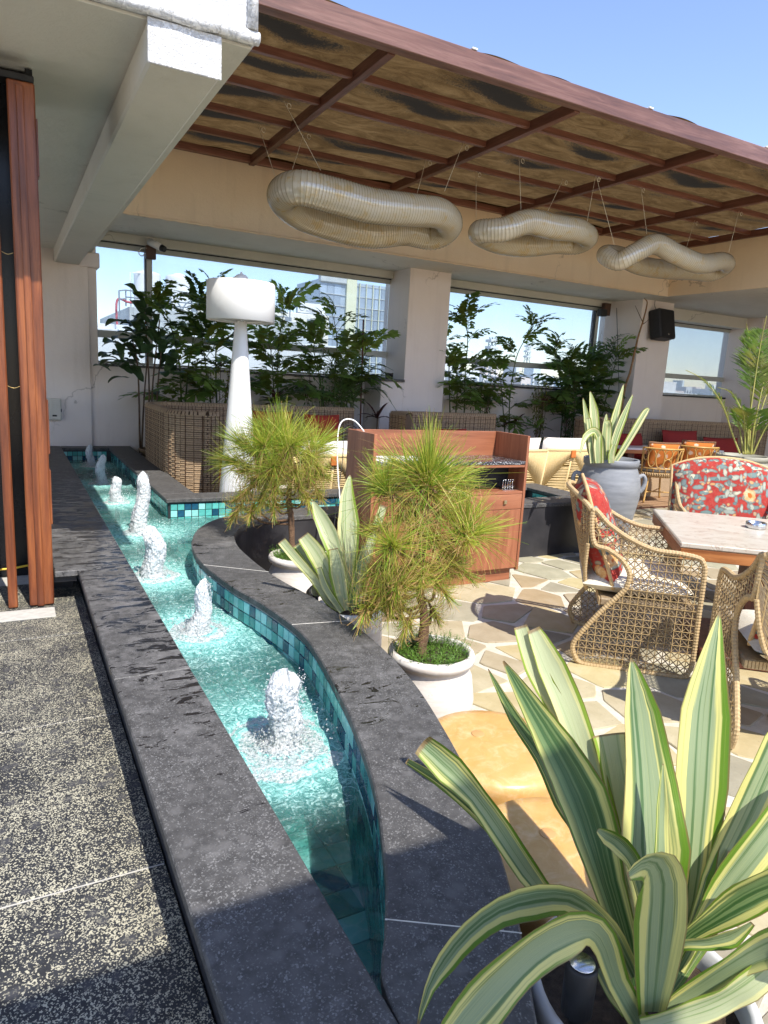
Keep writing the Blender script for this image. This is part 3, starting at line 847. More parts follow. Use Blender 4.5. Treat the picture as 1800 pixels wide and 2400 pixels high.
# ------------------------------------------------------------------ windows
def window(x0, x1, label, mulls, y=YB + .11, ztop=ZH):
    r = empty('window', ((x0 + x1) / 2, y, ZSILL), label=label, cat='window')
    cx = (x0 + x1) / 2; z0 = .0; z1 = ztop - ZSILL
    f = MB(); f.bbox(x0 - cx, x1 - cx, -.03, .03, z1 - .07, z1 - .002, .004); f.bbox(x0 - cx, x1 - cx, -.03, .03, .001, .03, .004)
    f.build('frame', MAT['frame_grey'], r)
    t = MB(); t.bbox(x0 - cx, x1 - cx, -.034, .034, .32, .41, .004); t.build('transom', MAT['frame_grey'], r)
    g = MB(); g.bbox(x0 - cx, x1 - cx, -.05, -.028, z1 - .012, z1 + .0, .002); g.build('gasket', MAT['black'], r)
    xs = [x0] + [q for q in mulls] + [x1]
    for q in mulls:
        m = MB(); m.bbox(q - .035 - cx, q + .035 - cx, -.055, .055, .031, z1 - .071, .004); m.build('mullion', MAT['frame_grey'], r)
        m = MB(); m.bbox(q - .05 - cx, q - .037 - cx, -.05, .05, .031, z1 - .071, .002); m.build('mullion_gasket', MAT['black'], r)
    for a, b_ in zip(xs, xs[1:]):
        for za, zb in ((.03, .32), (.41, z1 - .07)):
            p = MB(); p.box(a - cx + .001, b_ - cx - .001, -.004, .004, za, zb); p.build('pane', MAT['glass'], r)
    return r
window(1.0, 5.138, 'wide window behind the fig tree and white lamp', [1.63])
window(5.848, 9.637, 'wide window between the two pillars', [9.40])
window(10.433, 13.147, 'window right of the black speaker', [], ztop=2.93)

# ------------------------------------------------------------------ pergola
pg = empty('pergola', (5.3, 6.5, 3.845), label='red-brown timber pergola roofed with a translucent brown mat', cat='pergola')
def part(name, b, mat, par):
    o = b.build(name, mat, par); o.matrix_parent_inverse = Matrix.Translation(-Vector(par.location)); return o
b = MB(); b.bbox(.96, 9.597, 4.80, 4.90, 3.856, 4.006, .006); part('front_beam', b, MAT['beam_wood'], pg)
b = MB(); b.bbox(.96, 9.597, 8.16, 8.243, 3.862, 3.935, .004); part('rear_beam', b, MAT['pergola_wood_x'], pg)
XC = [2.50, 4.30, 6.10, 7.93, 9.53]
for x in XC:
    b = MB(); b.bbox(x, x + .066, 4.901, 8.235, 3.845, 3.939, .004); part('cross_beam', b, MAT['pergola_wood_y'], pg)
YP = [5.48, 6.15, 6.85, 7.53]
xs = [.96] + XC
for y in YP:
    for k in range(len(xs) - 1):
        b = MB(); b.bbox(xs[k] + (.067 if k else 0), xs[k + 1] - .001, y, y + .05, 3.874, 3.932, .003); part('purlin', b, MAT['pergola_wood_x'], pg)
def m_mat():
    t = NT('coir_shade_mat'); c = t.coord('Object')
    f = t.noise(t.coord('Object', (1, 2.2, 1)), 2.2, 9, .78, 1.6); g = t.noise(c, 55, 6, .8)
    col = t.ramp(f, [(.3, (.040, .023, .010)), (.48, (.10, .060, .024)), (.66, (.17, .108, .047)), (.8, (.24, .165, .08))])
    a = t.n('Attribute'); a.attribute_name = 'dark_patch'  # darker elongated patches, one in each bay of the mat
    pat = t.ramp(t.math('ADD', t.math('ADD', t.math('MULTIPLY', a.outputs['Fac'], .62), t.math('MULTIPLY', t.math('SUBTRACT', f, .42), 1.1)), t.math('MULTIPLY', t.math('SUBTRACT', g, .5), .9)), [(.26, 0.0), (.50, .97)])
    col = t.mix(pat, col, (.018, .016, .013))
    d = t.principled(col, .9, t.bump(g, .6, .004), 0, .1)
    tl = t.n('BsdfTranslucent'); t.l(col, tl.inputs[0])
    mx = t.n('MixShader'); mx.inputs[0].default_value = .45; t.l(d, mx.inputs[1]); t.l(tl.outputs[0], mx.inputs[2])
    return t.done(mx.outputs[0])
stv = []
def patch(x, y):
    s_ = 0.0
    for k, x0 in enumerate(xs[:-1]):
        for q, y0 in enumerate([4.9] + YP):
            r2 = random.Random(k * 17 + q * 5 + 3)
            cx = x0 + r2.uniform(.7, 1.35); cy = y0 + .33; a = r2.uniform(.34, .66); b_ = r2.uniform(.09, .16); am = r2.choice((1, 1, .75, .5, .95, .35))
            if k == 0: am = 1.0
            u = (x - cx) / a; v = (y - cy - .06 * math.sin((x - cx) * 5 + q)) / b_
            d = u * u + v * v
            s_ = max(s_, am * math.exp(-d * .8))
    return s_
def matf(u, v):
    x = .955 + u * 8.68; y = 4.812 + v * 3.42
    z = 3.962 + .012 * math.sin(x * 3.9) * math.sin((y - 4.8) * 4.7 + .5) + .006 * math.sin(x * 9 + y * 7)
    if v < .08: z += (.08 - v) / .08 * (.040 + .010 * math.sin(x * 3.6 + .8) + .007 * math.sin(x * 8.1))
    s_ = patch(x, y); z -= .020 * s_
    stv.append(s_)
    return (x, y, z)
b = MB(); b.grid(matf, 260, 64); b.box(.96, 9.59, 8.215, 8.24, 3.936, 3.99)
mo = part('shade_mat', b, m_mat(), pg)
a_ = mo.data.attributes.new('dark_patch', 'FLOAT', 'POINT'); a_.data.foreach_set('value', stv + [0.0] * (len(mo.data.vertices) - len(stv)))
b = MB()
for x, w in ((3.16, .03), (5.06, .028), (6.72, .03)):
    b.bbox(x, x + .05, 4.795, 4.86, 4.008, 4.022, .005)
part('lashing', b, MAT['white_paint'], pg)
# ------------------------------------------------------------------ water jets
def m_foam(name, st, lo, hi, mx_):
    t = NT(name); c = t.coord('Object', st)
    f = t.noise(c, 60, 7, .8); g = t.vor(t.coord('Object', st), 110, 'F1')
    d = t.n('BsdfDiffuse'); d.inputs[0].default_value = (.93, .96, .98, 1); nr = t.bump(t.math('ADD', f, t.math('MULTIPLY', g, .6)), 1.0, .012); t.l(nr, d.inputs['Normal'])
    tl = t.n('BsdfTranslucent'); tl.inputs[0].default_value = (.92, .97, .98, 1)
    dm = t.n('MixShader'); dm.inputs[0].default_value = .22; t.l(d.outputs[0], dm.inputs[1]); t.l(tl.outputs[0], dm.inputs[2])
    tr = t.n('BsdfTransparent'); tr.inputs[0].default_value = (.95, .99, .99, 1)
    gl = t.n('BsdfGlossy'); gl.inputs['Roughness'].default_value = .06; t.l(nr, gl.inputs['Normal'])
    tm = t.n('MixShader'); tm.inputs[0].default_value = .16; t.l(tr.outputs[0], tm.inputs[1]); t.l(gl.outputs[0], tm.inputs[2])
    mx = t.n('MixShader'); t.l(t.ramp(f, [(lo, .05), (hi, mx_)]), mx.inputs[0]); t.l(tm.outputs[0], mx.inputs[1]); t.l(dm.outputs[0], mx.inputs[2])
    return t.done(mx.outputs[0])
MFOAM = m_foam('foaming_water', (1, 1, .45), .30, .46, .98); MFROTH = m_foam('splash_froth', (1, 1, 1), .38, .54, .93)
from mathutils import noise as mnoise
jl = ['farthest water jet, small, against the tiled end wall', 'second farthest water jet, thin with a spray at its foot', 'short stubby water jet in the shaded far water', 'tallest water jet, beside the tile corner', 'flat-topped bright water jet just past the sunlit bend', 'pointed leaning water jet by the mosaic curve', 'nearest and widest water jet, with a big splash ring']
lean = [(0, 0), (.02, 0), (-.01, 0), (.03, 0), (0, 0), (.035, .0), (.01, 0)]
for i, (jx, jy, jh, jr) in enumerate(JETS):
    r0 = random.Random(i + 30)
    r = empty('water_jet', (jx, jy, ZW), label=jl[i], cat='water jet', group='water jets in the channel')
    m = MB()
    nA, nZ = 60, 84
    topk = 1.0 if i in (4, 6) else (.45 if i == 5 else .7)
    def prof(t):
        base = .92 + .22 * math.exp(-t * 12)
        if t > .82: k = (t - .82) / .18; base *= (1 - k * k) ** .5 if k < 1 else 0
        return base * (1 + (topk - 1) * t)
    def jf(u, v):
        a = u * 2 * math.pi; t = min(v, .9999)
        p = Vector((math.cos(a), math.sin(a), 0)) * jr * prof(t)
        z = t * jh
        q = Vector((p.x * 24 + i * 7, p.y * 24, z * 9))
        d = 1 + .13 * mnoise.noise(q) + .13 * mnoise.noise(q * 2.7) + .12 * mnoise.noise(q * 6.5) + .12 * mnoise.noise(q * 15)
        return Vector((p.x * d + lean[i][0] * t + .012 * math.sin(t * 7 + i), p.y * d + lean[i][1] * t, z * (1 + .14 * t * mnoise.noise(Vector((math.cos(a) * 2.2, math.sin(a) * 2.2, i * 3.1))))))
    m.grid(jf, nA, nZ, closed_u=True)
    m.build('water_column', MFOAM, r)
    # splash: broken foam heaped round the foot, and flying drops
    m = MB()
    big = 1.45 if i == 6 else (1.1 if i in (4, 5) else .75)
    def ringf(u, v):
        a = u * 6.2832; d = jr * (.7 + v * 2.3 * big * (1 + .35 * mnoise.noise(Vector((math.cos(a) * 1.5, math.sin(a) * 1.5, i)))))
        x, y = math.cos(a) * d, math.sin(a) * d
        z = (.016 * math.exp(-((v - .10) / .09) ** 2) + .006 * math.exp(-((v - .5) / .25) ** 2)) * (1 + .8 * mnoise.noise(Vector((x * 60, y * 60, i)))) + .006 * mnoise.noise(Vector((x * 130, y * 130, i))) - .010 * v * v + .002
        return Vector((x, y, z))
    m.grid(ringf, 72, 26, closed_u=True)
    for k in range(int(420 * big)):
        a = r0.uniform(0, 6.283); d = jr * (1.0 + abs(r0.gauss(0, 1.0)) * big); rr = r0.uniform(.0012, .0036) * (1.3 if d < jr * 2.0 else .6)
        z = max(.002, r0.uniform(.0, .02) + .045 * math.exp(-((d - jr) / .035)))
        c = Vector((math.cos(a) * d, math.sin(a) * d, z)); b = len(m.v)
        for p in ((1, 0, 0), (-1, 0, 0), (0, 1, 0), (0, -1, 0), (0, 0, .7), (0, 0, -.7)): m.v.append(tuple(c + Vector(p) * rr * r0.uniform(.7, 1.3)))
        for q in ((0, 2, 4), (2, 1, 4), (1, 3, 4), (3, 0, 4), (2, 0, 5), (1, 2, 5), (3, 1, 5), (0, 3, 5)): m.face([b + s_ for s_ in q], 0, True)
    for k in range(int(110 * big)):
        a = r0.uniform(-2.2, 1.6) if i == 6 else r0.uniform(0, 6.283); d = jr * r0.uniform(1.1, 3.2) * (1.3 if i == 6 else .9); z = r0.uniform(.01, .10) * (1.3 - d * 2); rr = r0.uniform(.0016, .0045)
        c = Vector((math.cos(a) * d, math.sin(a) * d, max(.004, z))); b = len(m.v)
        for p in ((1, 0, 0), (-1, 0, 0), (0, 1, 0), (0, -1, 0), (0, 0, 1), (0, 0, -1)): m.v.append(tuple(c + Vector(p) * rr))
        for q in ((0, 2, 4), (2, 1, 4), (1, 3, 4), (3, 0, 4), (2, 0, 5), (1, 2, 5), (3, 1, 5), (0, 3, 5)): m.face([b + s_ for s_ in q], 0, True)
    for k in range(int(300 * big)):
        a = r0.uniform(0, 6.283); t_ = r0.random() ** .8; d = jr * prof(min(t_, .9)) * r0.uniform(.9, 1.32); rr = r0.uniform(.0012, .0042)
        c = Vector((math.cos(a) * d + lean[i][0] * t_, math.sin(a) * d, t_ * jh * r0.uniform(.9, 1.08))); b = len(m.v)
        for p in ((1, 0, 0), (-1, 0, 0), (0, 1, 0), (0, -1, 0), (0, 0, 1), (0, 0, -1)): m.v.append(tuple(c + Vector(p) * rr))
        for q in ((0, 2, 4), (2, 1, 4), (1, 3, 4), (3, 0, 4), (2, 0, 5), (1, 2, 5), (3, 1, 5), (0, 3, 5)): m.face([b + s_ for s_ in q], 0, True)
    m.build('splash', MFROTH, r, kind='stuff')
    m = MB(); m.lathe([(.022, -.24), (.022, -.03), (.034, -.02), (.034, -.006), (.02, -.004)], 14, cap1=True)
    m.build('nozzle', MAT['black'], r)

# ------------------------------------------------------------------ white floor lamp
lx, ly = 1.805, 6.10
lamp = empty('floor_lamp', (lx, ly, 0), label='tall white floor lamp with tapering column and drum shade', cat='floor lamp')
m = MB(); m.lathe([(.215, 0), (.212, .02), (.128, 1.0), (.062, 1.86), (.054, 1.99), (.03, 2.0)], 40, cap1=True); m.v = [(x * .952, y * .952, (z - 1.55) * .952 + 1.55 if z > .0 else z) for x, y, z in m.v]; m.build('column', MAT['white_paint'], lamp)
m = MB(); m.lathe([(.292, 1.995), (.30, 1.99), (.308, 1.995), (.308, 2.325), (.300, 2.335), (.292, 2.33), (.292, 1.995)], 56, cap0=False)
m.lathe([(.29, 2.329), (.04, 2.338), (.0, 2.338)], 56, cap0=False); m.v = [(x * .952, y * .952, (z - 1.55) * .952 + 1.55 if z > .0 else z) for x, y, z in m.v]; m.build('shade', MAT['white_paint'], lamp)
m = MB(); m.lathe([(.072, 2.336), (.070, 2.36), (.058, 2.385), (.036, 2.402), (.012, 2.408), (.009, 2.425), (.0, 2.428)], 28, cap0=False); m.v = [(x * .952, y * .952, (z - 1.55) * .952 + 1.55 if z > .0 else z) for x, y, z in m.v]; m.build('finial', MAT['white_paint'], lamp)
m = MB()
for k in range(3):
    a = k * 2.094 + .4; m.bar((.03 * math.cos(a), .03 * math.sin(a), 1.985), (.295 * math.cos(a), .295 * math.sin(a), 2.02), .008)
m.v = [(x * .952, y * .952, (z - 1.55) * .952 + 1.55 if z > .0 else z) for x, y, z in m.v]; m.build('shade_spider', MAT['white_paint'], lamp)

# ------------------------------------------------------------------ wicker lounge sofas
def wick(name, a, b):
    t = NT(name); c = t.coord('Object'); f = t.noise(c, 60, 4, .7); g = t.noise(c, 3, 3, .6)
    col = t.ramp(f, [(.3, a), (.7, b)]); col = t.mix(t.ramp(g, [(.4, 0.0), (.7, .35)]), col, (a[0] * .7, a[1] * .7, a[2] * .7))
    return t.done(t.principled(col, .55, t.bump(f, .4, .002), 0, .35))
WPALE = wick('wicker_pale', (.33, .23, .14), (.48, .35, .225)); WBROWN = wick('wicker_brown', (.075, .035, .018), (.13, .065, .035)); WDARK = wick('wicker_backing', (.07, .042, .024), (.11, .068, .04))  # the last is the dark brown backing behind the weave
def weave(m, path, z0, z1, off, r0, row=.021):
    """woven cover on one face of a wall that follows path; off = signed distance to the path"""
    P = resample(path, .0102); n = len(P); N = []
    for i in range(n):
        t = (P[min(i + 1, n - 1)] - P[max(i - 1, 0)]).normalized(); N.append(Vector((t.y, -t.x, 0)))
    sg = 1 if off > 0 else -1
    i = 0; c = 0; pat = [4, 4, 6, 4, 4, 4, 7, 4, 5, 4]
    cols = []
    while i < n - 2:
        w = pat[(c + r0.randrange(3)) % len(pat)]; j = min(i + w, n - 1); cols.append((i, j)); i = j; c += 1
    nr = int((z1 - z0) / row)
    for ci, (a, b) in enumerate(cols):
        for r in range(nr):
            za = z0 + r * row + .003; zb = za + row * (.88 if (r % 3) else .70)
            pr = .006 + .004 * ((ci + r) % 2) + r0.uniform(-.001, .001)
            pa = P[a] + (P[min(a + 1, n - 1)] - P[a]) * .25; pb = P[b] + (P[max(b - 1, 0)] - P[b]) * .25
            k = len(m.v)
            for q, nn in ((pa, N[a]), (pb, N[b])):
                for z in (za, zb): m.v.append((q.x + nn.x * off, q.y + nn.y * off, z))
            for q, nn, e in ((pa.lerp(pb, .07), N[a], 1), (pb.lerp(pa, .07), N[b], 1)):
                for z in (za + .003, zb - .003): m.v.append((q.x + nn.x * (off + sg * pr), q.y + nn.y * (off + sg * pr), z))
            for f in ((4, 6, 7, 5), (0, 4, 5, 1), (6, 2, 3, 7), (1, 5, 7, 3), (0, 2, 6, 4)): m.face([k + x for x in f], 0)
        if ci % 2 == 0:
            q = P[a] + N[a] * (off + sg * .008); m.bar((q.x, q.y, z0), (q.x, q.y, z1), .0032, 1)
def wall_core(m, path, z0, z1, th, mi=2):
    P = resample(path, .05); n = len(P); k = len(m.v)
    prof = ((-.5, z0), (-.5, z1 - .02), (-.3, z1), (.3, z1), (.5, z1 - .02), (.5, z0))
    for i in range(n):
        t = (P[min(i + 1, n - 1)] - P[max(i - 1, 0)]).normalized(); nn = Vector((t.y, -t.x, 0))
        for u, z in prof: m.v.append((P[i].x + nn.x * u * th, P[i].y + nn.y * u * th, z))
    for i in range(n - 1):
        for q in range(5): m.face((k + i * 6 + q, k + (i + 1) * 6 + q, k + (i + 1) * 6 + q + 1, k + i * 6 + q + 1), mi)
    for i in (0, n - 1): m.face([k + i * 6 + q for q in range(6)], mi)
def top_wrap(m, path, z, th, r0):
    P = resample(path, .034); n = len(P)
    for i in range(n - 1):
        t = (P[i + 1] - P[i]).normalized(); nn = Vector((t.y, -t.x, 0)); a = P[i].lerp(P[i + 1], .08); b = P[i].lerp(P[i + 1], .92); k = len(m.v)
        for q in (a, b):
            for u, dz in ((-.56, -.03), (-.36, .006), (0, .011), (.36, .006), (.56, -.03)): m.v.append((q.x + nn.x * u * th, q.y + nn.y * u * th, z + dz + r0.uniform(0, .002)))
        for e in range(4): m.face((k + e, k + e + 1, k + 5 + e + 1, k + 5 + e), 0, True)
def sofa(path, label, seatdepth, z1=1.14, both=True):
    P = [Vector((p[0], p[1], 0)) for p in path]
    r = empty('wicker_sofa', (P[0].x, P[0].y, 0), label=label, cat='sofa', group='wicker sofas along the back wall')
    L = [p - P[0] for p in P]
    r0 = random.Random(len(label))
    m = MB(); wall_core(m, L, .02, z1 - .012, .085); m.build('shell', [WPALE, WBROWN, WDARK], r)
    m = MB(); weave(m, L, .03, z1 - .03, .043, r0); weave(m, L, .03, z1 - .03, -.043, r0); top_wrap(m, L, z1 - .012, .105, r0)
    m.build('weave', [WPALE, WBROWN, WDARK], r)
    return r, P[0]
arc = lambda cx, cy, rr, a0, a1, n=7: [(cx + rr * math.cos(R_(a0 + (a1 - a0) * k / n)), cy + rr * math.sin(R_(a0 + (a1 - a0) * k / n))) for k in range(n + 1)]
s1, o1 = sofa([(1.80, 6.80), (1.70, 6.80)] + arc(1.66, 7.10, .27, -90, -180) + [(1.39, 7.6), (1.39, 8.1)] + arc(1.72, 8.2, .33, 180, 90) + [(2.4, 8.53), (3.3, 8.53), (4.10, 8.53)], 'long wicker sofa with rounded end beside the white lamp', .7)
m = MB(); m.bbox(.1, 2.3, .78, 1.66, .03, .34, .01); m.build('seat_base', WPALE, s1)
m = MB(); m.bbox(.12, 2.28, .76, 1.66, .345, .47, .04); m.build('seat_cushion', simple('seat_fabric_red', [(.3, (.30, .03, .02)), (.7, (.36, .045, .03))], 40, rough=.9, bump=.2), s1)
s2, o2 = sofa([(4.42, 7.55), (4.42, 7.9)] + arc(4.5, 7.95, .08, 180, 90, 4) + [(5.3, 8.03), (6.12, 8.03)], 'middle wicker sofa behind the wooden service cabinet', .7)
m = MB(); m.bbox(.06, 1.66, -.3, .42, .03, .34, .01); m.build('seat_base', WPALE, s2)
m = MB(); m.bbox(.07, 1.66, -.32, .42, .345, .47, .04); m.build('seat_cushion', simple('seat_fabric_red2', [(.3, (.30, .03, .02)), (.7, (.36, .045, .03))], 40, rough=.9, bump=.2), s2)
s3, o3 = sofa([(7.70, 7.55), (7.70, 7.85)] + arc(7.88, 7.93, .18, 180, 100, 5) + [(8.9, 7.93), (9.8, 7.72), (11.4, 7.35)], 'right-hand wicker sofa behind the rattan chairs', .7)
m = MB(); T3 = Matrix.Translation((.2, .12, 0)) @ Matrix.Rotation(R_(-9), 4, 'Z'); m.bbox(0, 3.4, -.55, .06, .03, .34, .01, T=T3); m.build('seat_base', WPALE, s3)
m = MB(); m.bbox(0, 3.4, -.57, .06, .345, .47, .04, T=T3); m.build('seat_cushion', simple('seat_fabric_red3', [(.3, (.22, .02, .018)), (.7, (.28, .03, .025))], 40, rough=.9, bump=.2), s3)

def pillow_mesh(w, h, t, n=14, seed=1, pinch=.06, piping=None, mats=(0, 1)):
    m = MB(); r0 = random.Random(seed); ox = r0.uniform(0, 9)
    for sgn_ in (1, -1):
        def pf(u, v, sgn_=sgn_):
            a, b = u * 2 - 1, v * 2 - 1
            e = max(0, (1 - a ** 4)) ** .55 * max(0, (1 - b ** 4)) ** .55
            pu = 1 - pinch * (1 - abs(b) ** 2) * abs(a) ** 3; pv = 1 - pinch * (1 - abs(a) ** 2) * abs(b) ** 3
            z = t * .5 * e * (1 + .10 * mnoise.noise(Vector((a * 2.2 + ox, b * 2.2, sgn_)))) 
            return Vector((a * w / 2 * pu, -sgn_ * z, b * h / 2 * pv))
        m.grid(pf, n, n, 0, True, uv=True)
    if piping:
        ed = []
        for k in range(64):
            q = k / 64 * 4; s_ = int(q); f = q - s_
            a, b = [(f * 2 - 1, -1), (1, f * 2 - 1), (1 - f * 2, 1), (-1, 1 - f * 2)][s_]
            pu = 1 - pinch * (1 - abs(b) ** 2) * abs(a) ** 3; pv = 1 - pinch * (1 - abs(a) ** 2) * abs(b) ** 3
            ed.append((a * w / 2 * pu, 0, b * h / 2 * pv))
        m.ring_tube(ed, piping, n=6, m=1, closed=True)
    return m
RED = simple('rust_red_cotton', [(.3, (.36, .035, .02)), (.7, (.43, .05, .03))], 90, rough=.9, bump=.25, bdist=.002)
RED2 = simple('deep_red_cotton', [(.3, (.25, .022, .02)), (.7, (.31, .03, .026))], 90, rough=.9, bump=.25, bdist=.002)
def red_cushion(w, h, px, py, Y, label, rz=0, tilt=-14, mat=RED, seed=1):
    p = aty(px, py, Y)
    o = pillow_mesh(w, h, .17, seed=seed).build('scatter_cushion', mat)
    tag(o, label, 'cushion', 'red cushions on the wicker sofas')
    o.location = p; o.rotation_euler = (R_(tilt), 0, R_(rz)); return o
red_cushion(.52, .46, 757, 1012, 8.28, 'red cushion on the long sofa, half behind the left pine', 4, seed=2)
red_cushion(.52, .46, 640, 1006, 8.28, 'red cushion on the long sofa, nearest the white lamp', -3, seed=3)
red_cushion(.50, .40, 968, 1040, 7.80, 'red cushion left of three above the cabinet back panel', 2, seed=4)
red_cushion(.50, .42, 1058, 1040, 7.80, 'red cushion middle of three above the cabinet back panel', -4, seed=5)
red_cushion(.50, .40, 1142, 1046, 7.80, 'red cushion right of three above the cabinet back panel', 3, seed=6)
red_cushion(.60, .42, 1474, 1046, 7.70, 'dark red cushion behind the variegated plant in the grey jar', 0, mat=RED2, seed=7)
red_cushion(.72, .44, 1594, 1040, 7.52, 'dark red cushion in the middle of the right-hand sofa', -8, mat=RED2, seed=8)
red_cushion(.72, .44, 1690, 1056, 7.35, 'dark red cushion behind the palm pot', -10, mat=RED2, seed=9)

# ------------------------------------------------------------------ service cabinet
cb = empty('service_cabinet', (2.19, 4.20, 0), label='reddish wood service cabinet with granite counter and open shelf', cat='cabinet')
W, Dp = 1.375, .43
CW, CV = MAT['cabinet_wood'], MAT['cabinet_wood_v']
m = MB(); m.bbox(0, .024, 0, Dp, .09, 1.172, .002); m.build('side_panel', CV, cb)
m = MB(); m.bbox(W - .024, W, 0, Dp, .09, 1.172, .002); m.build('side_panel', CV, cb)
m = MB(); m.bbox(.0245, W - .0245, Dp - .022, Dp, .09, 1.17, .002); m.build('back_panel', CW, cb)
m = MB(); m.bbox(.0245, W - .0245, .004, Dp - .023, .925, .945, .002); m.build('counter_board', CW, cb)
m = MB(); m.bbox(.0255, W - .0255, .0, Dp - .024, .946, .972, .003); m.build('granite_top', MAT['counter_granite'], cb)
m = MB(); m.bbox(.0245, W - .0245, .004, Dp - .023, .715, .735, .002); m.build('shelf', CW, cb)
m = MB(); m.bbox(.0245, W - .0245, .022, Dp - .023, .095, .115, .002); m.build('bottom_board', CW, cb)
m = MB(); m.bbox(.04, W - .05, .04, Dp - .02, 0, .09, .002); m.build('plinth', CW, cb)
m = MB(); m.bbox(.026, W - .026, .20, .21, .737, .923, .001); m.build('shelf_shade_panel', MAT['black'], cb)  # black panel painting in the deep shade of the open shelf
m = MB(); m.bbox(.0255, .031, .03, .2, .737, .923, .001); m.bbox(.032, W - .032, .03, .199, .917, .923, .001); m.build('shelf_shade_panel', MAT['black'], cb)  # side and top panels of the same painted shade
for k in range(2):
    x0 = .026 + k * (W - .052) / 2; x1 = x0 + (W - .052) / 2 - .003
    d = MB(); d.bbox(x0, x1, .0, .019, .595, .712, .002); dr = d.build('drawer', CW, cb)
    h = MB(); h.bbox((x0 + x1) / 2 + .16 - .014, (x0 + x1) / 2 + .16 + .014, -.016, -.001, .640, .668, .003); h.build('knob', simple('brass_knob%d' % k, [(.3, (.5, .42, .25)), (.7, (.6, .5, .3))], 9, rough=.3, metallic=.9), dr)
    d = MB(); d.bbox(x0, x1, .0, .019, .112, .591, .002); d.build('cupboard_door', CV, cb)
# things kept on it
r = empty('cutlery_rest', (3.40, 4.28, .7355), label='steel cutlery standing at the right end of the cabinet shelf', cat='cutlery rack')
m = MB()
for k in range(5):
    x = k * .024
    m.ring_tube([(x, 0, 0.0), (x, 0, .075), (x + .006, .0, .085)], .0028, n=6); m.ring_tube([(x + .012, .02, 0), (x + .012, .02, .07)], .0028, n=6)
    m.bar((x, 0, .03), (x + .024, 0, .03), .002)
m.build('wire', MAT['metal'], r)
m = MB(); m.bbox(-.01, .14, -.02, .05, 0, .004, .001); m.build('base', MAT['metal'], r)
for k, (x, rz) in enumerate(((2.42, 8), (2.50, -3))):
    m = MB(); m.bbox(-.17, .17, -.11, .11, 0, .007, .002); o = m.build('menu_folder', MAT['white_paint'])
    tag(o, ('upper' if k else 'lower') + ' white menu folder lying on the granite counter', 'menu'); o.location = (x, 4.36, .9725 + k * .0075); o.rotation_euler = (0, 0, R_(rz))
cc = [(2.36, 4.52, .99), (2.30, 4.52, 1.12), (2.22, 4.60, 1.235), (2.12, 4.62, 1.20), (2.08, 4.55, .95), (2.08, 4.45, .60), (2.12, 4.35, .25), (2.05, 4.3, .02)]
m = MB(); m.ring_tube(crom(cc, 8), .0055, n=8)
tag(m.build('power_cable', MAT['white_paint']), 'white cable looping over the left end of the cabinet', 'cable')
m = MB(); m.ring_tube(crom([(2.25, 4.60, 1.18), (2.17, 4.635, 1.185), (2.12, 4.55, .95), (2.04, 4.45, .60), (1.97, 4.35, .25), (1.95, 4.3, .02)], 8), .0035, n=6)
tag(m.build('power_cable', MAT['black']), 'thin dark cable hanging beside the white loop', 'cable')

# ------------------------------------------------------------------ woven dining chairs
CANE = wick('cane_tan', (.40, .27, .12), (.55, .40, .20)); CANE2 = wick('cane_grey', (.24, .17, .10), (.34, .26, .16)); BIND = wick('cane_binding', (.42, .29, .14), (.60, .44, .24))
SIDE = [(0.0, .105), (.018, .042), (.07, .004), (.33, .004), (.59, .004), (.632, .040), (.645, .10), (.642, .35), (.64, .60), (.628, .66), (.60, .69), (.50, .704), (.37, .712), (.24, .757), (.12, .828), (.03, .90)]
CUT = [(.05, .72), (.13, .687), (.21, .636), (.258, .565), (.255, .50), (.235, .455), (.125, .317), (.03, .175)]
def poly_hits(poly, p, d):
    """parameters along p+t*d where the line crosses the polygon"""
    ts = []
    n = len(poly)
    for i in range(n):
        a, b = poly[i], poly[(i + 1) % n]; ex, ey = b[0] - a[0], b[1] - a[1]; den = d[0] * ey - d[1] * ex
        if abs(den) < 1e-9: continue
        t = ((a[0] - p[0]) * ey - (a[1] - p[1]) * ex) / den; u = ((a[0] - p[0]) * d[1] - (a[1] - p[1]) * d[0]) / den
        if 0 <= u < 1: ts.append(t)
    return sorted(ts)
SW = .35
def flat_strand(m, a, b, w, th, nrm, mi):
    t = (b - a)
    if t.length < .006: return
    t.normalize(); s_ = t.cross(nrm).normalized() * w; h = nrm * th; k = len(m.v)
    for q in (a, b):
        for v in (-s_ - h * .2, -s_ * .6 + h, s_ * .6 + h, s_ - h * .2, s_ * .6 - h, -s_ * .6 - h): m.v.append(tuple(q + v))
    for e in range(6): m.face((k + e, k + (e + 1) % 6, k + 6 + (e + 1) % 6, k + 6 + e), mi)
def bound_tube(m, pts, r, closed=True):
    P = resample(crom(pts, 6, closed), .0085, closed=closed)
    m.ring_tube(P, [r * (1.0 if k % 2 else .86) for k in range(len(P))], n=8, closed=closed, smooth=False)
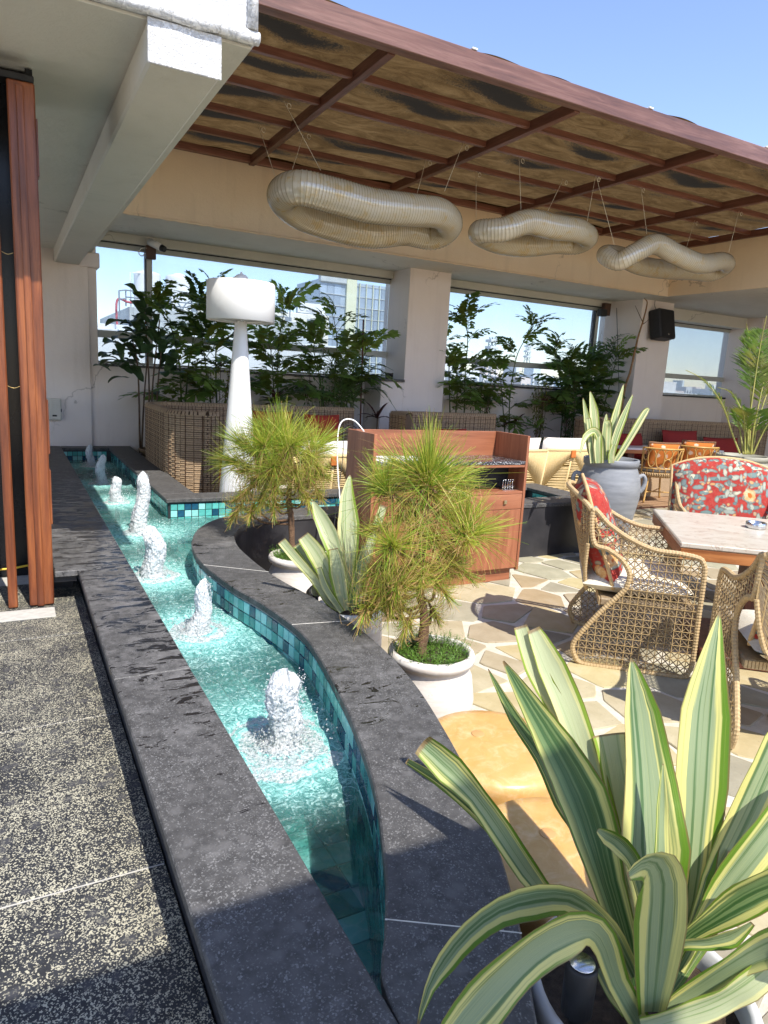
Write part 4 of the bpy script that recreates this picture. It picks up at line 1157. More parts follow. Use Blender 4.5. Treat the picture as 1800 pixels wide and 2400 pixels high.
def make_chair():
    r = empty('wicker_armchair', (0, 0, 0))
    poly = SIDE + CUT
    for sx in (-1, 1):
        nx = Vector((sx, 0, 0))
        to3 = lambda f, z, o=0: Vector((sx * (SW + o), f - .32, z))
        rim = MB(); bound_tube(rim, [to3(f, z) for f, z in poly], .0155); rim.build('side_rim', BIND, r)
        w = MB()
        def fam(d, sp, wd, th, off, mi, brk=None):
            L = math.hypot(*d); d = (d[0] / L, d[1] / L); nn = (-d[1], d[0])
            for k in range(-80, 80):
                p = (.32 + nn[0] * sp * k, .35 + nn[1] * sp * k); ts = poly_hits(poly, p, d)
                for a, b in zip(ts[::2], ts[1::2]):
                    flat_strand(w, to3(p[0] + d[0] * a, p[1] + d[1] * a, off), to3(p[0] + d[0] * b, p[1] + d[1] * b, off), wd, th, nx, mi)
        fam((1, 1), .0292, .0030, .0014, -.003, 1); fam((1, -1), .0292, .0030, .0014, .000, 1)
        fam((0, 1), .0413, .0026, .0016, .003, 0); fam((1, 0), .0413, .0018, .0016, .0055, 0)
        w.build('cane_weave', [CANE, CANE2], r)
    # curved back shell
    def bk(u, v):
        a = u * 2 - 1
        ztop = .985 - .085 * abs(a) ** 3.0; z0 = .40 + .31 * abs(a) ** 6
        z = z0 + (ztop - z0) * v
        f = .02 - .125 * (1 - abs(a) ** 2.4) + (.985 - z) * .26 * (1 - abs(a) ** 3)
        return Vector((a * SW, f - .32, z))
    m = MB(); bound_tube(m, [bk(k / 24, 1) for k in range(25)], .0155, False); bound_tube(m, [bk(k / 24, 0) for k in range(25)], .012, False); m.build('back_rim', BIND, r)
    w = MB()
    def nrm(u, v):
        e = .01; a = bk(min(u + e, 1), v) - bk(max(u - e, 0), v); b = bk(u, min(v + e, 1)) - bk(u, max(v - e, 0)); q = b.cross(a); return q.normalized()
    nu, nv = 19, 13
    for i in range(nu + 1):
        u = i / nu
        for j in range(12): flat_strand(w, bk(u, j / 12), bk(u, (j + 1) / 12), .0032, .0018, nrm(u, j / 12), 0)
    for j in range(1, nv):
        v = j / nv
        for i in range(22): flat_strand(w, bk(i / 22, v), bk((i + 1) / 22, v), .0026, .0018, nrm(i / 22, v), 0)
    for sg in (1, -1):
        for k in range(-14, 20):
            pts = []
            for q in range(0, 25):
                v = q / 24; u = k / nu + (v * nv / nu if sg > 0 else (1 - v) * nv / nu)
                if 0 <= u <= 1: pts.append((u, v))
            for a, b in zip(pts, pts[1:]): flat_strand(w, bk(*a), bk(*b), .0042, .0015, nrm(*a), 1)
    w.build('back_weave', [CANE, CANE2], r)
    m = MB(); m.bbox(-SW + .02, SW - .02, -.20, .30, .355, .40, .008); m.build('seat', CANE2, r)
    w = MB()
    for i in range(44):
        x = -SW + .022 + i * .0153
        for y0, y1, z0, z1 in ((.301, .306, .36, .398),): w.bbox(x + .001, x + .014, y0, y1, z0, z1, .001)
        w.bbox(x + .001, x + .014, -.206, -.201, .36, .398, .001)
    w.build('seat_edge', BIND, r)
    return r
def copy_tree(o, parent=None):
    c = o.copy(); COL.objects.link(c)
    if parent is not None: c.parent = parent; c.matrix_parent_inverse = o.matrix_parent_inverse.copy()
    for ch in list(o.children): copy_tree(ch, c)
    return c
fd = Vector((.747, -.665, 0)); sd = Vector((.665, .747, 0))
ch1 = make_chair()
def set_chair(o, ctr, fwd, label):
    o.location = ctr; o.rotation_euler = (0, 0, math.atan2(fwd.y, fwd.x) - math.pi / 2)
    tag(o, label, 'armchair', 'woven cane armchairs around the marble table'); return o
ch2 = copy_tree(ch1); ch3 = copy_tree(ch1)
C1 = Vector((2.79, 2.75, 0)) + sd * SW + fd * .32; C2 = Vector((2.765, 1.70, 0)) + fd * SW + sd * .32; C3 = Vector((3.23, 2.47, 0)) + sd * (1.10 + .56) + fd * .62
set_chair(ch1, C1, fd, 'cane armchair seen from the side, nearest the pool')
set_chair(ch2, C2, sd, 'cane armchair at the right edge of the photo, seen edge-on')
set_chair(ch3, C3, -sd, 'cane armchair on the far side of the marble table')

def m_floral(name='floral_linen', dd=0.0):
    t = NT(name); tc = t.coord('Object')
    nz = t.n('TexNoise'); t.l(tc, nz.inputs['Vector']); nz.inputs['Scale'].default_value = 12; nz.inputs['Detail'].default_value = 2
    va = t.n('VectorMath'); va.operation = 'MULTIPLY_ADD'; t.l(nz.outputs['Color'], va.inputs[0]); va.inputs[1].default_value = (.05, .05, .05); t.l(tc, va.inputs[2])
    def V(vec, sc, feat='F1', out='Distance', stretch=None):
        mp = t.n('Mapping'); t.l(vec, mp.inputs[0]); mp.inputs['Scale'].default_value = stretch or (1, 1, 1)
        return t.vor(mp.outputs[0], sc, feat, out)
    vec = va.outputs[0]
    base = t.ramp(t.noise(tc, 30, 4, .6), [(.3, (.30, .03, .026)), (.7, (.42, .06, .045))])
    oz = t.n('ObjectInfo'); dens = t.math('ADD', t.noise(tc, 5.0, 3, .5), t.math('MULTIPLY', oz.outputs['Alpha'], .0))
    col = base
    for sc, strc, lim, c0_, c1_, c2_, dlo in ((9.5, (1.0, 1.0, 2.3), .40, (.16, .23, .22), (.34, .37, .31), (.58, .53, .38), .40), (10.5, (2.3, 1.0, 1.0), .36, (.20, .26, .25), (.50, .48, .36), (.64, .58, .42), .44), (15, (1.5, 1.0, 1.5), .30, (.12, .18, .18), (.26, .32, .30), (.60, .30, .12), .36)):
        lf = V(vec, sc, stretch=strc); lc = V(vec, sc, out='Color', stretch=strc); bw = t.n('RGBToBW'); t.l(lc, bw.inputs[0])
        lm = t.math('MULTIPLY', t.ramp(lf, [(lim, 1.0), (lim + .05, 0.0)]), t.ramp(dens, [(dlo - dd, 0.0), (dlo + .06 - dd, 1.0)]))
        lcol = t.ramp(bw.outputs[0], [(.25, c0_), (.5, c1_), (.75, c2_)])
        lcol = t.mix(t.ramp(lf, [(lim - .12, 0.0), (lim, .8)]), lcol, (.10, .12, .11))
        col = t.mix(lm, col, lcol)
    fl = V(vec, 4.8); fr = t.noise(tc, 34, 3, .6)
    pet = t.ramp(t.math('ADD', fl, t.math('MULTIPLY', fr, .22)), [(.31, 1.0), (.36, 0.0)])
    col = t.mix(pet, col, t.ramp(fr, [(.4, (.60, .33, .13)), (.6, (.70, .50, .28))])); col = t.mix(t.ramp(t.math('ADD', fl, t.math('MULTIPLY', fr, .1)), [(.13, 1.0), (.16, 0.0)]), col, (.55, .14, .025))
    vein = t.noise(t.coord('Object', (1, 1, 1)), 90, 2, .5)
    col = t.mix(t.ramp(vein, [(.58, 0.0), (.68, .35)]), col, (.25, .16, .12))
    return t.done(t.principled(col, .9, t.bump(t.noise(tc, 300, 2, .5), .3, .001), 0, .15))
FLORAL = m_floral(); FLORALP = m_floral('floral_linen_dense', .20)
ROPEC = simple('tan_rope_trim', [(.3, (.52, .34, .15)), (.7, (.66, .46, .24))], 120, rough=.85, bump=.5, bdist=.002)
def floral_cushion(ctr, fwd, label, back=-.235, z=.735, tilt=20, seed=11, w=.60, h=.60):
    m = pillow_mesh(w, h, .21, 18, seed, .02, .012)
    if w > .65: m.v = [(x, y, zz * (1 - .30 * min(1, abs(x) / w * 2) ** 2.2) if zz > 0 else zz) for x, y, zz in m.v]
    o = m.build('floral_cushion', [FLORALP if w > .65 else FLORAL, ROPEC]); a = math.atan2(fwd.y, fwd.x) - math.pi / 2
    o.location = ctr + fwd.normalized() * back + Vector((0, 0, z)); o.rotation_euler = (R_(tilt), 0, a)
    return tag(o, label, 'cushion', 'floral back cushions of the cane armchairs')
floral_cushion(C1, fd, 'red floral cushion standing in the side-on cane armchair', seed=12)
floral_cushion(C2, sd, 'red floral cushion half hidden in the right-edge armchair', seed=13)
floral_cushion(C3, -sd, 'broad pale floral cushion beyond the marble table', seed=14, w=.78, h=.66, z=.765, tilt=16)
CREAM = simple('cream_boucle', [(.3, (.62, .56, .44)), (.7, (.74, .69, .57))], 120, rough=.95, bump=.6, bdist=.004)
for c_, f_, lb in ((C1, fd, 'cream seat pad in the side-on cane armchair'), (C2, sd, 'cream seat pad in the right-edge armchair'), (C3, -sd, 'cream seat pad in the armchair beyond the table')):
    m = pillow_mesh(.62, .60, .13, 14, 5, 0); o = m.build('seat_pad', CREAM); o.location = c_ + f_ * .0 + Vector((0, 0, .465))
    o.rotation_euler = (R_(90), 0, math.atan2(f_.y, f_.x) - math.pi / 2); tag(o, lb, 'seat pad', 'cream seat pads')

# ------------------------------------------------------------------ marble table
def m_marble():
    t = NT('cream_marble'); c = t.coord('Object', (1, 2.2, 1), (0, 0, R_(25)))
    f = t.noise(c, 3.2, 8, .65, 1.2); g = t.noise(c, 9, 8, .7, 2.0)
    col = t.ramp(f, [(.3, (.44, .35, .28)), (.46, (.55, .49, .40)), (.7, (.62, .58, .50))])
    col = t.mix(t.ramp(g, [(.56, 0.0), (.63, .75), (.66, 0.0)]), col, (.26, .16, .10)); col = t.mix(t.ramp(f, [(.20, .6), (.34, 0.0)]), col, (.62, .36, .30))
    return t.done(t.principled(col, .28, None, 0, .5))
tb_ = empty('marble_table', (3.23, 2.47, 0), math.atan2(fd.y, fd.x), label='square dining table with cream veined marble top and wooden apron', cat='table')
m = MB(); m.bbox(0, 1.22, 0, 1.10, .722, .752, .006); m.build('stone_top', m_marble(), tb_)
m = MB(); m.bbox(.004, 1.216, .004, .032, .655, .721, .003); m.bbox(.004, 1.216, 1.068, 1.096, .655, .721, .003); m.build('apron', MAT['table_wood'], tb_)
m = MB(); m.bbox(.004, .032, .033, 1.067, .655, .721, .003); m.bbox(1.188, 1.216, .033, 1.067, .655, .721, .003); m.build('apron', m_wood('table_wood_end', (.22, .09, .04), (.36, .17, .08), (.46, .25, .13), 'y'), tb_)
m = MB(); m.bbox(.49, .73, .43, .67, .06, .721, .006); m.build('pedestal', MAT['dark_wood'], tb_)
m = MB(); m.bbox(.24, .98, .18, .92, 0, .06, .006); m.build('foot', MAT['dark_wood'], tb_)
pa = atz(1632 * KD, 1140 * KD, .754)
at_ = empty('ashtray', pa, label='round steel ashtray on the marble table', cat='ashtray')
m = MB(); m.lathe([(.058, 0), (.060, .002), (.060, .034), (.057, .037), (.054, .034), (.053, .006), (0, .005)], 36); m.build('bowl', MAT['metal'], at_)

# ------------------------------------------------------------------ amber stools
def m_amber():
    t = NT('amber_resin'); c = t.coord('Object'); f = t.noise(c, 5, 6, .65, 1.5); g = t.noise(c, 16, 5, .7, 1.0)
    col = t.ramp(f, [(.3, (.55, .31, .095)), (.55, (.62, .38, .14)), (.75, (.68, .46, .22))]); col = t.mix(t.ramp(g, [(.5, 0.0), (.7, .4)]), col, (.82, .65, .42))
    return t.done(t.principled(col, .34, t.bump(g, .08, .003), 0, .5, Subsurface_Weight=.35, Subsurface_Radius=(.05, .025, .008), Subsurface_Scale=.6))
AMB = m_amber()
for (x, y, lb) in ((1.44, 1.735, 'amber resin drum stool farther from the camera, beside the white pot'), (1.275, 1.20, 'amber resin drum stool nearer the camera, behind the big variegated plant')):
    r = empty('drum_stool', (x, y, 0), label=lb, cat='stool', group='amber drum stools along the pool coping')
    m = MB(); m.lathe([(.215, 0), (.225, .01), (.245, .12), (.258, .24), (.262, .285), (.258, .305), (.245, .318), (.21, .322), (.05, .3235), (0, .3235)], 56); m.build('body', AMB, r)
    m = MB(); m.lathe([(.0235, .3222), (.0235, .3248), (.021, .3255), (0, .3255)], 24, c=(-.02 if y > 1.5 else .0, .07, 0)); m.build('plug', simple('amber_plug%d' % int(y * 10), [(.3, (.55, .30, .12)), (.7, (.60, .34, .14))], 9, rough=.35), r)

# ------------------------------------------------------------------ rattan chairs and the table beyond
RAT = simple('honey_rattan', [(.3, (.40, .22, .06)), (.7, (.62, .38, .13))], 14, rough=.4, bump=.1, stretch=(1, 1, 1))
RATW = wick('rattan_seat', (.40, .26, .12), (.55, .38, .20)); GREYP = simple('grey_seat_pad', [(.3, (.34, .33, .31)), (.7, (.40, .39, .37))], 50, rough=.9, bump=.2)
def make_rattan():
    r = empty('rattan_chair', (0, 0, 0))
    def bp(u, v):                      # back surface: u across -1..1, v 0..1 up
        a = u * 1.12; rr = .30 + .03 * v
        return Vector((rr * math.sin(a), -rr * math.cos(a) * .95 - .02 * v, .43 + .34 * v))
    m = MB(); m.ring_tube([bp(-1 + k / 12, 1) for k in range(25)], .013, n=8); m.build('top_rail', RAT, r)
    m = MB(); m.ring_tube([bp(-1 + k / 12, .17) for k in range(25)], .010, n=8); m.build('lower_rail', RAT, r)
    for u in (-1, 1):
        m = MB(); m.ring_tube([bp(u, -.15 + k / 6 * 1.15) for k in range(7)], .013, n=8); m.build('arm_post', RAT, r)
    m = MB()
    def oval(cu, cv, ru, rv): m.ring_tube([bp(cu + ru * math.cos(k / 20 * 6.283), cv + rv * math.sin(k / 20 * 6.283)) for k in range(20)], .008, n=6, closed=True)
    for cu, cv, ru, rv in ((-.62, .60, .15, .36), (-.30, .59, .16, .38), (.30, .59, .16, .38), (.66, .60, .15, .36), (0, .78, .15, .20), (0, .38, .15, .20), (-.86, .72, .10, .22), (.88, .72, .10, .22)): oval(cu, cv, ru, rv)
    m.build('back_loops', RAT, r)
    m = MB()
    for k in range(9): m.ring_tube([bp(-1 + k / 4, .0), bp(-1 + k / 4, .17)], .007, n=6)
    m.build('spindles', RAT, r)
    m = MB(); m.lathe([(0, .36), (.26, .36), (.285, .375), (.30, .40), (.30, .425), (.27, .43), (0, .43)], 40, cap0=False, smooth=False)
    for k in range(60):
        a = k / 60 * 6.283; m.ring_tube([(.303 * math.cos(a), .303 * math.sin(a), .372), (.307 * math.cos(a + .06), .307 * math.sin(a + .06), .40), (.303 * math.cos(a), .303 * math.sin(a), .428)], .008, n=5)
    m.build('seat', RATW, r)
    m = MB(); m.lathe([(0, .432), (.25, .432), (.275, .45), (.275, .475), (.25, .492), (0, .496)], 36, cap0=False); m.build('seat_pad', GREYP, r)
    for sx in (-1, 1):
        for sy in (-1, 1):
            m = MB(); m.ring_tube(crom([(sx * .19, sy * .19, .37), (sx * .21, sy * .21, .2), (sx * .25, sy * .25, .0)], 4), .014, n=8); m.build('leg', RAT, r)
    for ang in (45, 135):
        a = R_(ang); m = MB(); m.ring_tube([(.22 * 1.42 * math.cos(a), .22 * 1.42 * math.sin(a), .15), (0, 0, .13), (-.22 * 1.42 * math.cos(a), -.22 * 1.42 * math.sin(a), .15)], .009, n=6); m.build('stretcher', RAT, r)
    return r
rc1 = make_rattan(); rc2 = copy_tree(rc1)
for o, x, y, rz, lb in ((rc1, 8.10, 6.78, -22, 'honey rattan chair left of the two, near the grey jar'), (rc2, 9.18, 7.00, -40, 'honey rattan chair right of the two, partly behind the palm pot')):
    o.location = (x, y, .034); o.rotation_euler = (0, 0, R_(rz)); tag(o, lb, 'rattan chair', 'rattan chairs at the rear table')
def m_orange():
    t = NT('orange_print_cotton'); c = t.coord('Object'); v = t.vor(c, 9, 'F1'); f = t.noise(c, 70, 3, .6)
    col = t.mix(t.ramp(t.math('ADD', v, t.math('MULTIPLY', f, .5)), [(.50, 1.0), (.56, 0.0)]), (.50, .16, .035), (.58, .46, .36)); col = t.mix(t.ramp(f, [(.62, 0.0), (.7, .5)]), col, (.2, .05, .02))
    return t.done(t.principled(col, .9, None, 0, .2))
ORG = m_orange(); FRN = simple('brown_fringe', [(.3, (.10, .05, .03)), (.7, (.3, .16, .09))], 90, rough=.95, bump=.8)
for o, rz, lb in ((rc1, -22, 'orange printed cushion in the left rattan chair'), (rc2, -40, 'orange printed cushion in the right rattan chair')):
    m = pillow_mesh(.46, .42, .16, 14, 20, .05, .016); c_ = m.build('printed_cushion', [ORG, FRN]); a = R_(rz)
    c_.location = Vector(o.location) + Matrix.Rotation(a, 3, 'Z') @ Vector((.0, -.12, .645)); c_.rotation_euler = (R_(15), 0, a); tag(c_, lb, 'cushion', 'orange cushions of the rattan chairs')
t2 = empty('rear_table', (8.95, 7.42, .034), R_(-14), label='white-topped table between the rattan chairs and the right-hand sofa', cat='table')
m = MB(); m.bbox(-.9, .9, -.30, .25, .67, .70, .004); m.build('table_top', MAT['white_paint'], t2)
m = MB(); m.bbox(-.89, .89, -.29, .24, .615, .669, .003); m.build('apron', MAT['table_wood'], t2)
for x in (-.6, .6):
    m = MB(); m.bbox(x - .06, x + .06, -.1, .08, 0, .614, .004); m.build('leg', MAT['dark_wood'], t2)

# ------------------------------------------------------------------ cream rope lounge chairs
ROPE = simple('cream_rope', [(.3, (.64, .47, .22)), (.7, (.74, .57, .31))], 60, rough=.85, bump=.4, bdist=.003); ROPEB = simple('rope_backing_dark', [(.3, (.26, .17, .04)), (.7, (.36, .24, .07))], 30, rough=.9)  # the second is the darker yellow backing behind the strands
OFFW = simple('off_white_canvas', [(.3, (.74, .69, .63)), (.7, (.80, .76, .70))], 40, rough=.9, bump=.15)
def make_rope_chair():
    r = empty('rope_lounge_chair', (0, 0, 0)); hw = .40
    bk = lambda x, z: Vector((x, -.30 - (z - .25) * .16, z))
    m = MB()
    for x in (-hw, hw): m.ring_tube([bk(x, .0), bk(x, .79)], .018, n=8)
    m.ring_tube([bk(-hw, .79), bk(hw, .79)], .018, n=8); m.ring_tube([bk(-hw, .27), bk(hw, .27)], .018, n=8); m.ring_tube([bk(0, .0), bk(0, .80)], .014, n=8)
    for x in (-hw, hw): m.ring_tube([(x, -.33, .27), (x, .38, .27), (x, .38, 0)], .016, n=8)
    m.build('frame', ROPE, r)
    m = MB(); k = len(m.v)
    for x, z in ((-hw, .27), (hw, .27), (hw, .785), (-hw, .785)): q = bk(x, z); m.v.append((q.x, q.y + .012, q.z))
    m.face((k, k + 1, k + 2, k + 3)); m.build('rope_backing', ROPEB, r)
    m = MB(); r0 = random.Random(3)
    for half in (-1, 1):
        for i in range(29):
            x = half * (.012 + i * .0135)
            zb = .74 - abs(x) * 1.15 if abs(x) < .36 else .27
            zb = max(.27, zb)
            a, b = bk(x, .785), bk(x + r0.uniform(-.002, .002), zb); a.y -= .008; b.y -= .008; m.ring_tube([a, b], .0062, n=5)
        for j in range(24):
            z = .735 - j * .0196
            xe = min(hw, (.74 - z) / 1.15 - .004)
            if xe < .02: continue
            gap = r0.uniform(-.004, .004); a, b = bk(half * .012, z), bk(half * xe, z + gap); a.y -= .010; b.y -= .010
            if r0.random() < .93: m.ring_tube([a, b], .0056, n=5)
    m.build('rope_weave', ROPE, r)
    m = MB(); q = bk(0, .765); m.bbox(-.035, .035, q.y - .03, q.y - .012, .70, .79, .01); m.build('spine_joint', simple('orange_leather', [(.3, (.45, .12, .02)), (.7, (.55, .17, .04))], 9, rough=.5), r)
    m = MB(); m.bbox(-hw + .03, hw - .03, -.27, .36, .285, .40, .04); m.build('seat_cushion', OFFW, r)
    p = pillow_mesh(.76, .56, .17, 14, 8, .02); o = p.build('back_cushion', OFFW, r); o.location = (0, -.245, .655); o.rotation_euler = (R_(9), 0, 0)
    return r
c0 = make_rope_chair(); cl = [c0, copy_tree(c0), copy_tree(c0)]
for o, x, y, rz, lb in zip(cl, (2.72, 5.10, 5.98), (6.42, 6.55, 6.62), (0, 2, -2), ('cream rope lounge chair between the left pine and the cabinet', 'cream rope lounge chair mostly hidden by the cabinet corner', 'cream rope lounge chair beside the grey jar')):
    o.location = (x, y, 0.034 if x > 5 else 0); o.rotation_euler = (0, 0, R_(rz)); tag(o, lb, 'lounge chair', 'cream rope lounge chairs')

# ------------------------------------------------------------------ hanging ring lights of clear ribbed hose
def m_hose():
    t = NT('clear_ribbed_hose'); c = t.coord('Object'); f = t.noise(c, 7, 5, .6, .6)
    col = t.ramp(f, [(.34, (.95, .74, .40)), (.44, (.98, .87, .63)), (.7, (.99, .92, .75))])
    d = t.n('BsdfTranslucent'); t.l(col, d.inputs[0]); df = t.n('BsdfDiffuse'); t.l(col, df.inputs[0])
    g = t.n('BsdfGlossy'); g.inputs['Roughness'].default_value = .10
    tr = t.n('BsdfTransparent'); tr.inputs[0].default_value = (.99, .95, .84, 1)
    a = t.n('MixShader'); a.inputs[0].default_value = .75; t.l(d.outputs[0], a.inputs[1]); t.l(df.outputs[0], a.inputs[2])
    b = t.n('MixShader'); b.inputs[0].default_value = .80; t.l(tr.outputs[0], b.inputs[1]); t.l(a.outputs[0], b.inputs[2])
    fr = t.n('Fresnel'); fr.inputs[0].default_value = 1.45
    e = t.n('MixShader'); t.l(t.math('ADD', fr.outputs[0], .10), e.inputs[0]); t.l(b.outputs[0], e.inputs[1]); t.l(g.outputs[0], e.inputs[2])
    return t.done(e.outputs[0])
HOSE = m_hose(); WIRE = simple('coiled_wire', [(.3, (.30, .21, .08)), (.7, (.42, .31, .14))], 20, rough=.5)
STR = simple('hanging_cord', [(.3, (.62, .54, .40)), (.7, (.75, .68, .55))], 20, rough=.8)
RINGS = [
 ('ring light of clear ribbed hose, largest and leftmost', .152, [(700, 440, 6.22), (780, 458, 6.18), (870, 482, 6.18), (960, 492, 6.2), (1030, 500, 6.3), (1052, 528, 6.55), (1015, 552, 6.8), (950, 540, 6.88), (870, 545, 6.88), (780, 528, 6.88), (700, 500, 6.78), (662, 460, 6.5)], [((665, 236.6), (752, 398)), ((713, 310), (671, 400)), ((606, 294), (655, 402)), ((999, 372.8), (970, 450)), ((1085, 336.6), (1042, 448))]),
 ('ring light of clear ribbed hose, middle one with a humped front', .126, [(1125, 543, 6.4), (1180, 538, 6.22), (1238, 520, 6.2), (1300, 532, 6.2), (1352, 540, 6.25), (1378, 556, 6.5), (1350, 572, 6.75), (1300, 570, 6.85), (1240, 575, 6.85), (1180, 570, 6.8), (1138, 556, 6.65)], [((1116, 401), (1116, 520)), ((1217, 368), (1221, 492)), ((1396, 412), (1376, 520)), ((1320, 420), (1280, 500))]),
 ('ring light of clear ribbed hose, rightmost and most twisted', .116, [(1420, 597, 6.5), (1450, 612, 6.3), (1490, 592, 6.2), (1535, 572, 6.2), (1585, 596, 6.2), (1640, 618, 6.2), (1690, 612, 6.35), (1702, 622, 6.6), (1670, 640, 6.8), (1620, 636, 6.85), (1560, 632, 6.85), (1500, 622, 6.8), (1452, 600, 6.7)], [((1397, 412), (1440, 575)), ((1502, 438), (1516, 548)), ((1628.5, 516.5), (1605, 585)), ((1732.5, 493.9), (1708, 590))]),
]
for lb, rr, pts, strs in RINGS:
    W3 = [aty(x, y, Y) for x, y, Y in pts]; c = sum(W3, Vector()) / len(W3)
    r = empty('ring_light', c, label=lb, cat='hanging light', group='ribbed hose ring lights under the pergola')
    P = resample(crom([p - c for p in W3], 10, True), .0095, closed=True); n = len(P)
    if n % 3: P = P[:n - n % 3]; n = len(P)
    rad = [rr * (1 + .05 * math.sin(i / n * 12.566 + rr * 40)) * (1.0 if i % 3 == 0 else .968) for i in range(n)]
    m = MB(); m.ring_tube(P, rad, n=26, closed=True, smooth=True); m.build('hose', HOSE, r)
    # wire coil: thin hoops on the crests
    w = MB(); up = Vector((0, 0, 1))
    for i in range(0, n, 3):
        t = (P[(i + 1) % n] - P[i - 1]).normalized(); a = t.cross(up).normalized(); b_ = a.cross(t)
        k = len(w.v); NN = 22
        for q in range(NN):
            an = q / NN * 6.283; d = a * math.cos(an) + b_ * math.sin(an)
            w.v.append(tuple(P[i] + d * (rad[i] + .0022) - t * .0018)); w.v.append(tuple(P[i] + d * (rad[i] + .0022) + t * .0018))
        for q in range(NN): q2 = (q + 1) % NN; w.face((k + 2 * q, k + 2 * q2, k + 2 * q2 + 1, k + 2 * q + 1), 0, True)
    w.build('wire_coil', WIRE, r)
    for a, b in strs:
        top = atz(a[0], a[1], 3.872); yy = min(max(top.y, 6.2), 6.85); bot = aty(b[0], b[1], yy)
        best = min(W3, key=lambda p: (p - bot).length); bot.z = min(bot.z, best.z + rr + .06)
        m = MB(); m.ring_tube([top - c, bot - c], .0026, n=5); m.ring_tube([top - c + Vector((.05 + .018 * math.cos(k * .6), 0, -.03 + .022 * math.sin(k * .6))) for k in range(11)], .003, n=5); m.build('cord', STR, r)

# ------------------------------------------------------------------ wall fittings
sp = empty('loudspeaker', (10.02, 8.66, 2.72), R_(6), label='black loudspeaker hung high on the right pillar', cat='loudspeaker')
T_ = Matrix.Rotation(R_(-12), 4, 'X')
m = MB(); m.bbox(-.215, .215, -.13, .10, -.25, .25, .02, T=T_); m.build('cabinet', MAT['black'], sp)
m = MB(); m.bbox(-.19, .19, -.137, -.131, -.225, .225, .004, T=T_); m.build('grille', simple('speaker_mesh', [(.3, (.008, .008, .009)), (.7, (.016, .016, .017))], 200, rough=.7), sp)
m = MB()
for sx in (-1, 1): m.bar(T_ @ Vector((sx * .022, -.140, -.175)), T_ @ Vector((sx * .004, -.140, -.20)), .004); m.bar(T_ @ Vector((sx * .022, -.140, -.175)), T_ @ Vector((sx * .008, -.140, -.178)), .003)
m.build('emblem', MAT['metal'], sp)
m = MB(); m.bar((0, .02, .1), (0, .13, .14), .02); m.build('bracket', MAT['black'], sp)
m = MB(); m.ring_tube(crom([(-.10, .06, .25), (-.11, .1, .32), (-.10, .112, .41)], 4), .004, n=5); m.build('lead', MAT['black'], sp)
BROWN = simple('brown_junction_box', [(.3, (.06, .03, .02)), (.7, (.10, .05, .03))], 9, rough=.6)
cm1 = empty('security_camera', (1.63, 9.44, 3.0), label='white bullet security camera above the left window mullion', cat='security camera')
m = MB(); m.bbox(-.06, .06, -.02, .05, -.14, .02, .004); m.build('junction_box', BROWN, cm1)
m = MB(); m.ring_tube([(-.02, -.03, .06), (.05, -.10, .02), (.10, -.15, -.01)], [.045, .045, .042], n=16); m.build('housing', MAT['white_paint'], cm1)
m = MB(); m.ring_tube([(.10, -.15, -.01), (.135, -.185, -.03)], [.043, .036], n=16); m.build('lens', MAT['black'], cm1)
m = MB(); m.ring_tube(crom([(-.05, -.02, -.02), (-.12, -.03, -.03), (-.15, -.03, -.09), (-.11, -.03, -.12), (-.07, -.02, -.08)], 5), .006, n=6); m.build('cord', MAT['metal'], cm1)
cm2 = empty('security_camera', (9.40, 9.42, 3.0), label='dark camera bracket box on the middle window mullion', cat='security camera')
m = MB(); m.bbox(-.02, .12, -.04, .05, -.13, .08, .004); m.build('junction_box', BROWN, cm2)
m = MB(); m.bbox(-.17, -.03, -.12, .0, -.16, -.04, .012); m.build('housing', MAT['black'], cm2)
m = MB(); m.bbox(-.03, .01, -.05, .0, -.12, -.04, .004); m.build('swivel', MAT['metal'], cm2)
eb = empty('meter_box', (.44, 9.474, .955), label='pale wall-mounted electrical box low on the left wall', cat='electrical box')
m = MB(); m.bbox(-.11, .11, -.045, .004, -.135, .135, .012); m.build('case', MAT['plaster_shade'], eb)
m = MB(); m.bbox(-.10, .10, -.053, -.046, -.12, .12, .006); m.build('door', MAT['plaster_shade'], eb)
m = MB(); m.bbox(.005, .055, -.058, -.0535, -.085, -.065, .002); m.build('name_plate', MAT['black'], eb)
m = MB(); m.bbox(.1005, .112, -.056, -.046, -.03, .01, .003); m.build('latch', MAT['black'], eb)
pc = aty(916, 836, 9.12)
bw_ = empty('metal_pot', (pc.x, 9.14, ZSILL + .003), label='small steel pot standing on the granite ledge by the pillar', cat='pot')
m = MB(); m.lathe([(.05, 0), (.058, .002), (.066, .085), (.070, .088), (.064, .088), (.055, .006), (0, .005)], 28); m.build('bowl', MAT['metal'], bw_)
# ------------------------------------------------------------------ leaf materials
def m_leaf(name, a, b, trans=.3, rough=.4, rvar=.25, tip=None):
    t = NT(name); c = t.coord('Object'); f = t.noise(c, 14, 5, .65)
    col = t.ramp(f, [(.3, a), (.7, b)])
    if tip is not None:
        g = t.noise(c, 3, 3, .5); col = t.mix(t.ramp(g, [(.52, 0.0), (.68, .8)]), col, tip)
    r = t.objrand(); hs = t.n('HueSaturation'); t.l(col, hs.inputs['Color']); t.l(t.math('ADD', t.math('MULTIPLY', r, rvar * 2), 1 - rvar), hs.inputs['Value'])
    d = t.principled(hs.outputs[0], rough, None, 0, .45); tl = t.n('BsdfTranslucent'); t.l(hs.outputs[0], tl.inputs[0])
    mx = t.n('MixShader'); mx.inputs[0].default_value = trans; t.l(d, mx.inputs[1]); t.l(tl.outputs[0], mx.inputs[2])
    return t.done(mx.outputs[0])
